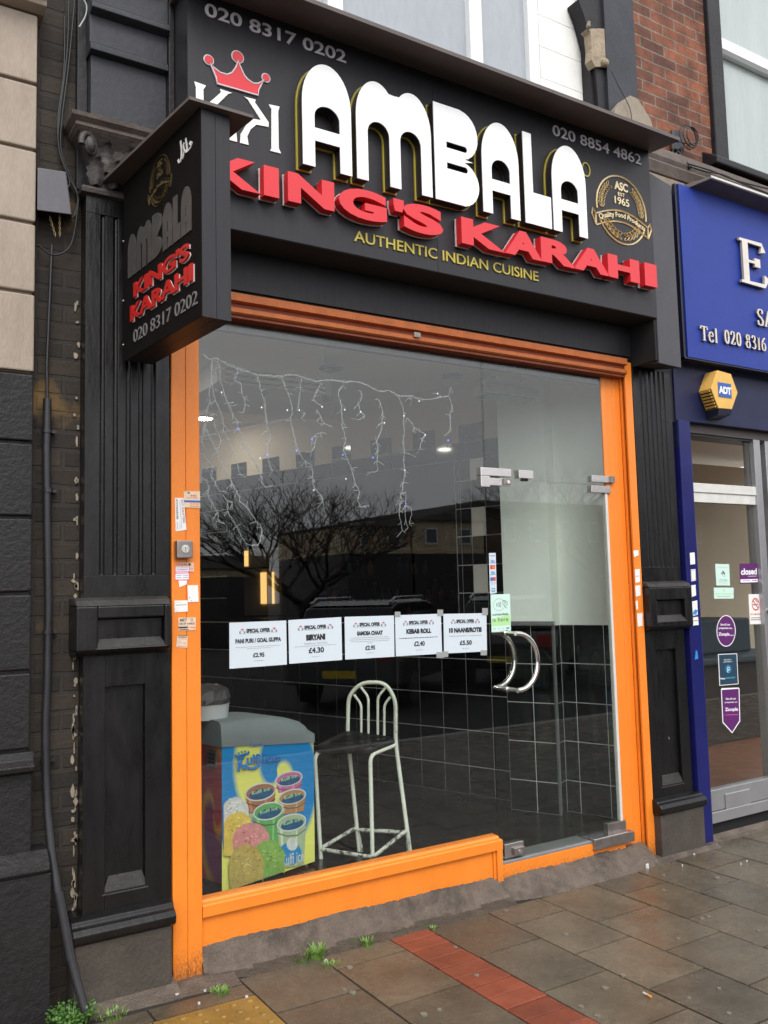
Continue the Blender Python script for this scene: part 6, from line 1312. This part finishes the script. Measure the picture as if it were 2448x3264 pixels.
for nm, xy, z, lit in (('downlight', (2.672, 1.208), 3.04, False), ('downlight', (3.645, 1.214), 3.1, False), ('downlight', (2.66, 3.48), 3.13, True), ('downlight', (1.7, 4.6), 3.13, True), ('downlight', (1.5, 3.3), 3.13, True), ('downlight', (1.4, 2.3), 3.04, True), ('downlight', (1.3, 1.3), 3.04, True)):  # lit ones behind the post are added, unseen, to brighten the room
    dlt = thing(nm, (xy[0], xy[1], z), ('round recessed ceiling light glowing at the left edge of the window' if xy[0] > 2 else 'added fill light in the ceiling, out of view behind the orange window post') if lit else ('unlit round ceiling light above the icicle lights' if xy[0] < 3 else 'unlit round ceiling light near the door'), 'ceiling light', 'recessed ceiling lights')
    MB().use('alu_white' if lit else 'box_grey').lathe((xy[0], xy[1], z-.012), [(.075, 0), (.082, .0115)], 24).build('rim', parent=dlt); MB().use(('lamp_lit' if xy[0] > 2 else 'lamp_fill') if lit else 'film_grey').lathe((xy[0], xy[1], z-.016), [(.06, 0), (.068, .0035)], 24).build('lens', parent=dlt)
fx = thing('tube_light', (3.65, .62, 2.9), 'long white fluorescent light fitting near the ceiling above the door', 'ceiling light')
mb = MB().use('alu_white').box(3.36, 3.80, .48, .62, 2.80, 2.86); mb.use('lid_grey').box(3.38, 3.78, .485, .615, 2.788, 2.7995); mb.use('ceiling_white').box(3.40, 3.76, .50, .60, 2.861, 2.90); mb.build('fitting', parent=fx, bevel=.008)
for x in (3.45, 3.7): MB().use('alu_white').tube([(x, .55, 2.9), (x, .55, 3.1)], .006, 6).build('hanger', parent=fx)
vt = thing('air_vent', (1.95, 1.2, 2.95), 'flat white air unit under the ceiling behind the icicle lights', 'air unit')
mb = MB().use('ceiling_white').box(1.95, 2.75, 1.35, 1.75, 2.90, 3.038); mb.use('film_grey')
for i in range(3): mb.box(2.0, 2.7, 1.345, 1.3495, 2.915+.035*i, 2.925+.035*i)
mb.build('housing', parent=vt, bevel=.01)
for p in (ph_r(718, 555), ph_r(1355, 618)):
    c = at(p, y=1.30); o = MB().use('box_grey').lathe((0, 0, 0), [(.022, -.02), (.026, 0)], 14, 'Y').build('sensor', local=True); o.location = c; tag(o, 'dark round sensor behind the second icicle strand' if p[0] < 900 else 'dark round sensor right of the air unit', 'sensor', 'small dark ceiling sensors')

# icicle string lights hung inside the glass
il = thing('icicle_lights', (2.2, .09, 2.6), 'white icicle string lights drooping inside the top of the shop window', 'string lights')
def wpath(pts, f, y=.085): return [at(f(*p), y=y) for p in pts]
def smooth(P_, n=5, w=.003):
    out = []
    for i in range(len(P_)-1):
        p0, p1, p2, p3 = P_[max(i-1, 0)], P_[i], P_[i+1], P_[min(i+2, len(P_)-1)]
        for k in range(n):
            t = k/n; p = 0.5*((2*p1)+(p2-p0)*t+(2*p0-5*p1+4*p2-p3)*t*t+(3*p1-p0-3*p2+p3)*t**3); out.append(p+Vector((rnd.uniform(-w, w), rnd.uniform(-w, w), rnd.uniform(-w, w))))
    return out+[P_[-1]]
main = wpath([(85, 165), (160, 215), (215, 205), (330, 260), (440, 310), (560, 345), (655, 380), (800, 385), (900, 395), (985, 372), (1110, 398), (1250, 440), (1330, 435), (1430, 432), (1560, 452)], ph_r)+wpath([(110, 262), (190, 255), (265, 268), (340, 300), (430, 340), (500, 330), (575, 375), (680, 380), (780, 405), (880, 395), (1000, 375)], ph_q)
mb = MB().use('wire_white').tube(smooth(main), .0019, 6); mb.tube(smooth([p+Vector((.004, .004, .004)) for p in main], 5, .005), .0015, 5); mb.build('main_wire', parent=il)
strands = [(ph_r, [(180, 210), (172, 330), (165, 440), (150, 580), (158, 640), (130, 740), (105, 900), (80, 1010), (65, 1070)], [(175, 690), (90, 1080)], []),
 (ph_r, [(178, 230), (185, 500), (215, 640), (265, 760), (295, 880), (300, 960), (340, 1030), (400, 1170), (430, 1270), (475, 1410)], [(385, 1055), (380, 1220), (270, 960)], []),
 (ph_r, [(235, 235), (265, 300), (262, 390), (280, 480), (310, 580), (345, 665), (390, 695)], [], [(280, 556)]), (ph_r, [(345, 665), (390, 780), (440, 860), (450, 930), (490, 1000), (500, 1080), (540, 1150), (590, 1230), (640, 1310), (690, 1420), (700, 1500), (740, 1535), (805, 1520)], [(615, 1110), (480, 1130)], [(455, 935, 'b'), (680, 1238)]),
 (ph_r, [(435, 305), (450, 350), (415, 410), (430, 440), (480, 470), (490, 560), (510, 620), (525, 680), (500, 770)], [(550, 600), (560, 640)], []),
 (ph_r, [(655, 380), (670, 450), (690, 545), (730, 660), (728, 720), (745, 850), (760, 950), (785, 1010), (760, 1080), (755, 1180), (770, 1280), (805, 1370)], [(745, 520), (700, 995)], [(695, 712), (750, 1205, 'b')]),
 (ph_r, [(895, 395), (930, 480), (965, 570), (1000, 660), (1012, 760), (995, 850), (1020, 960), (1050, 1080), (1090, 1190), (1150, 1270), (1215, 1330), (1225, 1440), (1240, 1540), (1310, 1620), (1330, 1690)], [(1015, 580), (940, 855), (1020, 1060), (1155, 1310), (1190, 1420)], [(962, 740), (1057, 1157, 'b'), (1235, 1570)]),
 (ph_r, [(1110, 400), (1095, 500), (1090, 580), (1078, 690)], [(1040, 518)], [(1086, 740)]), (ph_r, [(1115, 750), (1150, 780), (1105, 818)], [], []),
 (ph_r, [(1310, 450), (1275, 530), (1235, 605), (1245, 645), (1325, 705)], [(1285, 590)], [(1322, 706)]), (ph_r, [(1270, 735), (1310, 810), (1345, 880), (1425, 908)], [(1270, 860)], []), (ph_r, [(1305, 970), (1255, 995), (1220, 1040)], [], [(1217, 1040, 'b')]), (ph_r, [(1255, 1010), (1250, 1090), (1215, 1160), (1145, 1175)], [], []),
 (ph_r, [(115, 940), (165, 1040), (235, 1180), (250, 1240), (300, 1320), (350, 1400), (385, 1500), (440, 1590), (470, 1680), (545, 1750), (600, 1830), (650, 1900), (695, 1960), (690, 2040), (660, 2130), (585, 2140)], [(265, 1160), (550, 1685), (580, 1915), (715, 2045), (385, 1550)], []),
 (ph_r, [(70, 1190), (140, 1265), (185, 1330), (170, 1420), (215, 1500), (270, 1590), (340, 1680), (395, 1695)], [(120, 1355), (240, 1465), (325, 1585)], []), (ph_r, [(340, 1690), (350, 1790), (400, 1890), (440, 1950), (490, 2065)], [(400, 1980), (480, 1920)], []),
 (ph_r, [(75, 1440), (120, 1470), (150, 1560), (130, 1600), (180, 1700), (240, 1800), (250, 1880), (310, 1915)], [(215, 1830)], []), (ph_r, [(205, 780), (200, 880), (230, 960), (270, 1060), (235, 1140)], [(165, 800), (310, 1050)], []),
 (ph_q, [(112, 285), (75, 350), (95, 440), (100, 500), (105, 580), (108, 650), (135, 730), (120, 830), (150, 910), (185, 990), (220, 1120), (250, 1170), (240, 1240), (260, 1300), (300, 1298)], [(100, 398), (150, 640), (105, 735), (235, 975), (215, 1005)], [(128, 490), (112, 868, 'b'), (138, 1070)]),
 (ph_q, [(258, 330), (268, 390), (245, 440), (262, 510), (295, 545), (235, 572)], [], [(262, 508)]), (ph_q, [(410, 400), (435, 460), (445, 520), (440, 600), (425, 690), (395, 760), (405, 820), (398, 920), (400, 1000), (342, 1018)], [(415, 475), (460, 600), (405, 628), (385, 715), (458, 955), (375, 945)], [(462, 600), (365, 892, 'b')]),
 (ph_q, [(575, 378), (605, 440), (625, 520), (620, 600), (630, 680), (618, 750), (630, 850), (622, 920), (632, 1000), (622, 1100), (605, 1190), (598, 1232)], [(725, 885), (595, 1135)], [(625, 542), (632, 998)]),
 (ph_q, [(650, 560), (690, 600), (710, 640), (760, 670), (805, 702), (780, 740), (757, 822)], [(755, 635), (720, 690)], [(803, 703)]), (ph_q, [(600, 1195), (640, 1190), (640, 1275)], [], [(641, 1278, 'b')]), (ph_q, [(610, 1255), (585, 1330), (598, 1440), (615, 1502)], [], []), (ph_q, [(640, 1290), (690, 1330), (672, 1440)], [], []), (ph_q, [(635, 1290), (640, 1420), (662, 1478)], [], []),
 (ph_q, [(1000, 380), (1018, 300)], [], []), (ph_q, [(1003, 385), (1028, 460), (1012, 540), (1015, 630), (1008, 672)], [(975, 530)], [(997, 748, 'b')]), (ph_q, [(995, 780), (1015, 788)], [], []), (ph_q, [(905, 352), (935, 376)], [], [(908, 354)]), (ph_q, [(670, 382), (692, 408)], [], [(753, 418)])]
for f, pts, twigs, bulbs in strands:
    mb = MB(); P_ = wpath(pts, f, .087); mb.use('wire_white').tube(smooth(P_), .0013, 5)
    if len(P_) > 3: mb.tube(smooth([p+Vector((.003, .003, 0)) for p in P_], 5, .004), .0011, 5)
    for t in twigs:
        e = at(f(*t), y=.087); b = min(P_, key=lambda p: (p-e).length); mb.tube([b, b.lerp(e, .5)+Vector((0, .004, .004)), e], .0015, 5)
    for k in range(int(len(P_)*1.5)):
        b = P_[rnd.randrange(len(P_))]; e = b+Vector((rnd.uniform(-.03, .03), rnd.uniform(-.01, .02), rnd.uniform(-.035, .01))); mb.tube([b, e], .0013, 5)
    o = mb.build('strand', parent=il)
    for bb in bulbs:
        c = at(f(bb[0], bb[1]), y=.085); MB().use('bulb_blue' if len(bb) > 2 else 'bulb_clear').ball(tuple(c), .0032, 8, 5, (1, 1, 1.4)).build('bulb', parent=o)

# ================================================================== WEEDS AND LITTER
def blade_tuft(name, label, c, n, h, spread, m='grass_green', leafy=False, cat='weed', grp=None):
    mb = MB().use(m)
    for i in range(n):
        a = rnd.uniform(0, 2*math.pi); r_ = spread*math.sqrt(rnd.random()); b = Vector((c[0]+r_*math.cos(a), c[1]+r_*math.sin(a), gz(c[0])-.004)); hh = h*rnd.uniform(.4, 1); ln = rnd.uniform(.2, .9)*hh; a2 = a+rnd.uniform(-.8, .8); w = rnd.uniform(.0014, .0030)
        t = Vector((math.cos(a2), math.sin(a2), 0)); s_ = Vector((-t.y, t.x, 0)); p = [b, b+up_*hh*.5+t*ln*.25, b+up_*hh*.85+t*ln*.65, b+up_*hh*.92+t*ln]
        mb.add([p[0]-s_*w, p[0]+s_*w, p[1]-s_*w, p[1]+s_*w, p[2]-s_*w*.7, p[2]+s_*w*.7, p[3]], [(0, 1, 3, 2), (2, 3, 5, 4), (4, 5, 6)])
        if leafy:
            for q in (p[2], p[3], p[1]):
                for k in range(2):
                    l = rnd.uniform(.007, .016); d = Vector((rnd.uniform(-1, 1), rnd.uniform(-1, 1), rnd.uniform(-.1, .6))).normalized(); e = d.cross(Vector((rnd.uniform(-.3, .3), rnd.uniform(-.3, .3), 1))).normalized()*l*.45
                    mb.add([q, q+d*l*.5+e, q+d*l, q+d*l*.5-e], [(0, 1, 2, 3)])
    return tag(mb.build(name), label, cat, grp)
def gp(p): c = at(p, z=0); return at(p, z=gz(c.x))
c = gp(ph_7(415, 2140)); blade_tuft('leafy_weed', 'bright leafy green weed growing at the foot of the drainpipe', (c.x, c.y-.01), 150, .065, .065, 'leaf_green', True)
for p, n, h, s_, lab in ((ph_8(360, 1735), 60, .05, .028, 'largest grass tuft sprouting at the mortar edge under the window'), (ph_8(270, 1750), 40, .03, .035, 'low grass tuft beside the largest tuft under the window'), (ph_8(655, 1660), 30, .032, .022, 'small grass tuft under the middle of the orange sill'), (ph_8(1040, 1570), 14, .018, .014, 'tiny grass tuft at the top of the red brick strip'),
                         (ph_8(470, 1800), 26, .014, .04, 'mossy grass line in the joint below the largest tuft'), (ph_7(1300, 1960), 40, .02, .035, 'short grass patch in front of the orange post foot'), (ph_7(650, 2095), 36, .022, .05, 'sparse grass by the left pilaster base near the weed')):
    c = gp(p); blade_tuft('grass_tuft', lab, (c.x, c.y-(.045 if c.y > -.12 else 0)), int(n*2.2), h*1.25, s_*1.15, grp='grass tufts in the pavement joints')
def scrap(name, label, p, l, w, h, m, rz, grp=None, cat='litter'):
    c = gp(p); mb = MB().use(m); n = 7; top = []
    for i in range(n): a = 2*math.pi*i/n; k_ = rnd.uniform(.75, 1.1); top.append((c.x+l*k_*math.cos(a)*math.cos(rz)-w*k_*math.sin(a)*math.sin(rz), c.y+l*k_*math.cos(a)*math.sin(rz)+w*k_*math.sin(a)*math.cos(rz)))
    z0 = gz(c.x)+.005
    mb.prism([(a, b, z0+h*rnd.uniform(.6, 1.2)) for a, b in top], [(a, b, z0-.006) for a, b in top]); return tag(mb.build(name), label, cat, grp)
for p, l, w, lab in ((ph_7(650, 2010), .017, .006, 'longest white litter scrap before the left pilaster base'), (ph_7(720, 2005), .009, .006, 'small white scrap right of the longest litter scrap'), (ph_7(553, 2032), .008, .006, 'pale blue bit of litter next to the drainpipe foot'), (ph_7(1040, 1978), .010, .006, 'white scrap nearest the orange post foot'), (ph_7(935, 1943), .008, .004, 'white chip against the left pilaster base'), (ph_7(1205, 1955), .007, .004, 'white chip beside the short grass patch'),
                     (ph_7(1450, 1990), .008, .004, 'white chip at the corner of the yellow tactile paving'), (ph_7(1170, 2030), .008, .006, 'pale chip on the border slab by the tactile paving'), (ph_9(1155, 1220), .009, .005, 'white scrap in front of the right pilaster'), (ph_9(1500, 1210), .007, .004, 'white chip at the foot of the blue shop wall'), (ph_9(1535, 1195), .007, .004, 'second chip at the foot of the blue shop wall, further right'), (ph_9(1225, 1155), .008, .003, 'white chip on the fillet of the right pilaster'),
                     (ph_9(195, 1410), .008, .004, 'white chip at the foot of the door step'), (ph_9(580, 1318), .006, .004, 'white chip in the middle of the door step edge'), (ph_9(690, 1298), .006, .003, 'white chip on the right of the door step edge'), (ph_8(440, 1775), .007, .005, 'white chip beside the mossy joint'), (ph_8(262, 1697), .007, .005, 'white chip behind the low grass tuft')):
    scrap('litter_scrap', lab, p, l*.8, w*.75, .003, 'tape' if 'blue bit' in lab else 'litter_white', rnd.uniform(-.4, .4), 'scraps of white litter')
c = gp(ph_9(948, 1232)); scrap('crumpled_tissue', 'crumpled white tissue at the foot of the narrow orange rail', ph_9(948, 1232), .014, .010, .016, 'litter_white', .5)
bt = thing('cigarette_butt', gp(ph_9(948, 1987)), 'cigarette end with orange filter lying on the wet slab', 'cigarette end'); a, b = gp(ph_9(925, 1975)), gp(ph_9(972, 2000)); up9 = Vector((0, 0, .006))
MB().use('litter_white').tube([a+up9, a.lerp(b, .45)+up9], .0042, 8).build('paper_tube', parent=bt); MB().use('filter_orange').tube([a.lerp(b, .46)+up9, b+up9], .0042, 8).build('filter', parent=bt)
mb = MB().use('dead_leaf'); c = gp(ph_7(345, 1985)); vs = []
for i in range(6):
    for j in range(5): vs.append((c.x-.045+.018*i+rnd.uniform(-.004, .004), c.y-.03+.018*j, gz(c.x)+.012+.035*math.sin(i*.8+j*1.1)+.05*i/5*(j/4)))
mb.add(vs, [(i*5+j, i*5+j+1, i*5+6+j, i*5+5+j) for i in range(5) for j in range(4)]); tag(mb.build('dead_leaf'), 'curled brown dead leaf in the corner behind the drainpipe', 'leaf')

# ================================================================== ACROSS THE STREET (seen only in the glass)
tr = thing('bare_tree', (9.35, -15, -.1), 'bare winter tree across the street, reflected in the shop window', 'tree')
tk, cr = MB().use('bark'), MB().use('bark')
def grow(p, d, l, r_, dep, top=7):
    e = p+d*l; m_ = p.lerp(e, .5)+Vector((rnd.uniform(-.07, .07), rnd.uniform(-.07, .07), rnd.uniform(-.03, .03)))*l; (tk if dep < 2 else cr).tube([p, m_, e], [r_, r_*.85, r_*.72], 7 if dep < 3 else 3, dep < 2)
    if dep >= top: return
    a0 = rnd.uniform(0, 6.28); k_ = 4 if dep == 0 else 3 if dep < 6 else 2
    for i in range(k_):                                      # whorl of side branches round the parent, evenly spread
        t = Vector((math.cos(a0+i*6.28/k_), math.sin(a0+i*6.28/k_), 0)); sp = rnd.uniform(.75, 1.15) if dep < 2 else rnd.uniform(.35, .9)
        nd = (d*(1.0 if dep else .55)+t*sp+Vector((0, 0, .12))).normalized(); grow(e if i % 2 == 0 else m_.lerp(e, .6), nd, l*rnd.uniform(.68, .86), max(.005, r_*.62), dep+1, top)
grow(Vector((9.35, -15, -.1)), Vector((.03, 0, 1)), 1.42, .13, 0)
tk.build('trunk', parent=tr); cr.build('crown', parent=tr)
tr2 = thing('bare_tree', (23.5, -19, -.1), 'second bare tree further along the street, reflected in the door glass', 'tree')
tk, cr = MB().use('bark'), MB().use('bark'); grow(Vector((23.5, -19, -.1)), Vector((0, 0, 1)), 1.9, .14, 0); tk.build('trunk', parent=tr2); cr.build('crown', parent=tr2)
def terrace(name, label, x0, x1, zs_, ze, zr_, wins, wall='far_wall', y=-25.0):
    t = thing(name, ((x0+x1)/2, y, -.2), label, 'building', 'buildings across the street')
    MB().use(wall).box(x0, x1, y-6, y, zs_, ze).build('wall', parent=t)
    MB().use('far_roof').hexa([(x0, y+.25, ze), (x1, y+.25, ze), (x1, y-6.2, ze), (x0, y-6.2, ze), (x0, y-.3, zr_[0]), (x1, y-.3, zr_[1]), (x1, y-6, zr_[1]), (x0, y-6, zr_[0])]).build('roof', parent=t)
    MB().use('far_shop').box(x0, x1, y-6, y+.1, -.3, zs_-.01).build('shopfront', parent=t)
    for xw in wins:
        w = MB().use('frame_white').box(xw-.3, xw+.3, y+.01, y+.06, zs_+.28*(ze-zs_), zs_+.78*(ze-zs_)).build('window', parent=t); MB().use('far_glass').box(xw-.24, xw+.24, y+.061, y+.07, zs_+.33*(ze-zs_), zs_+.73*(ze-zs_)).build('pane', parent=w)
terrace('low_shop', 'low dark flat building at the far left across the street', 1.0, 13.0, 2.2, 2.5, (2.95, 2.95), ())
terrace('shop_terrace', 'beige terrace with dark shops behind the bare tree across the street', 16.3, 19.2, 3.02, 4.05, (4.18, 4.45), (17.2, 18.4))
terrace('shop_terrace', 'taller beige terrace right of the bare tree across the street', 19.3, 22.9, 3.02, 4.35, (4.72, 5.25), (20.2, 21.9))
terrace('shop_terrace', 'brick terrace with white windows at the far right across the street', 23.0, 39.0, 3.0, 4.9, (5.3, 5.3), (24.3, 25.7, 27.4, 29.2, 31.5, 34, 36.5), 'far_brick')
terrace('tall_block', 'tall brown brick block far along the opposite side', 41.0, 85.0, 4.0, 10.0, (11, 11), (44, 48, 52, 57), 'far_brick')
def car(name, label, x, y, rz, paint, L_=4.4, W=1.8, Ht=1.55):
    c = thing(name, (x, y, -.12), label, 'car', 'parked cars across the pavement', rz)
    prof = [(-L_/2, .35), (-L_/2, .78), (-L_/2+.12, .95), (-L_/2+.22, 1.0), (L_/2-1.15, .98), (L_/2-.25, .82), (L_/2, .62), (L_/2, .32)]; mb = MB().use(paint)
    n = len(prof); vs = []
    for yy, kx, dz in ((-W/2, .97, .0), (-W/2+.09, 1, .0), (W/2-.09, 1, .0), (W/2, .97, .0)): vs += [(a*kx, yy, b if b < .5 or abs(yy) < W/2-.05 else b-.05) for a, b in prof]
    mb.add(vs, [(k*n+i, k*n+(i+1) % n, (k+1)*n+(i+1) % n, (k+1)*n+i) for k in range(3) for i in range(n)]+[tuple(range(n)), tuple(range(4*n-1, 3*n-1, -1))]); mb.build('body', parent=c, local=True, bevel=.04)
    roof = [(-L_/2+.18, 1.0), (-L_/2+.42, Ht-.08), (-L_/2+.8, Ht), (.15, Ht), (.55, Ht-.06), (L_/2-1.2, .98)]; mb = MB().use('car_glass'); m_ = len(roof); vs = []
    for sg_ in (-1, 1): vs += [(a, sg_*(W/2-.08-.16*(b-1)/.55), b) for a, b in roof]
    mb.add(vs, [(i, (i+1) % m_, m_+(i+1) % m_, m_+i) for i in range(m_)]+[tuple(range(m_)), tuple(range(2*m_-1, m_-1, -1))]); mb.build('cabin', parent=c, local=True, bevel=.03)
    mb = MB().use(paint).hexa([(-L_/2+.45, -W/2+.25, Ht-.05), (.45, -W/2+.25, Ht-.05), (.45, W/2-.25, Ht-.05), (-L_/2+.45, W/2-.25, Ht-.05), (-L_/2+.7, -W/2+.32, Ht+.02), (.15, -W/2+.32, Ht+.02), (.15, W/2-.32, Ht+.02), (-L_/2+.7, W/2-.32, Ht+.02)]); mb.build('roof', parent=c, local=True, bevel=.02)
    for sg_ in (-1, 1): MB().use('rail_silver').tube([(-L_/2+.5, sg_*(W/2-.26), Ht-.02), (-L_/2+.75, sg_*(W/2-.26), Ht+.06), (.05, sg_*(W/2-.26), Ht+.06), (.35, sg_*(W/2-.26), Ht-.03), (L_/2-1.25, sg_*(W/2-.1), 1.0)], .022, 6).build('roof_rail', parent=c, local=True)
    for a in (-L_/2+.8, L_/2-.85):
        for sg_ in (-1, 1):
            w = MB().use('rubber').lathe((a, sg_*(W/2-.1), .32), [(.32, -.1), (.32, .1)], 20, 'Y').build('wheel', parent=c, local=True); MB().use('rail_silver').lathe((a, sg_*(W/2+.002), .32), [(.2, -.004), (.2, .004)], 16, 'Y').build('rim', parent=w, local=True)
    for sg_ in (-1, 1): MB().use('lamp_red').box(-L_/2-.015, -L_/2+.1, sg_*(W/2-.2)-.12, sg_*(W/2-.2)+.12, .72, .92).build('tail_light', parent=c, local=True)
    for sg_ in (-1, 1): MB().use('frame_white').box(L_/2-.12, L_/2+.01, sg_*(W/2-.25)-.15, sg_*(W/2-.25)+.15, .60, .72).build('headlight', parent=c, local=True)
    MB().use('plate_yellow').box(-L_/2-.02, -L_/2-.005, -.26, .26, .46, .57).build('number_plate', parent=c, local=True)
car('parked_car', 'dark silver estate car with roof rails parked opposite, reflected in the glass', 7.9, -8.9, R(-40), 'car_silver')
car('parked_car', 'black car parked opposite beyond the silver estate, reflected in the door', 11.2, -9.2, R(-40), 'car_black')
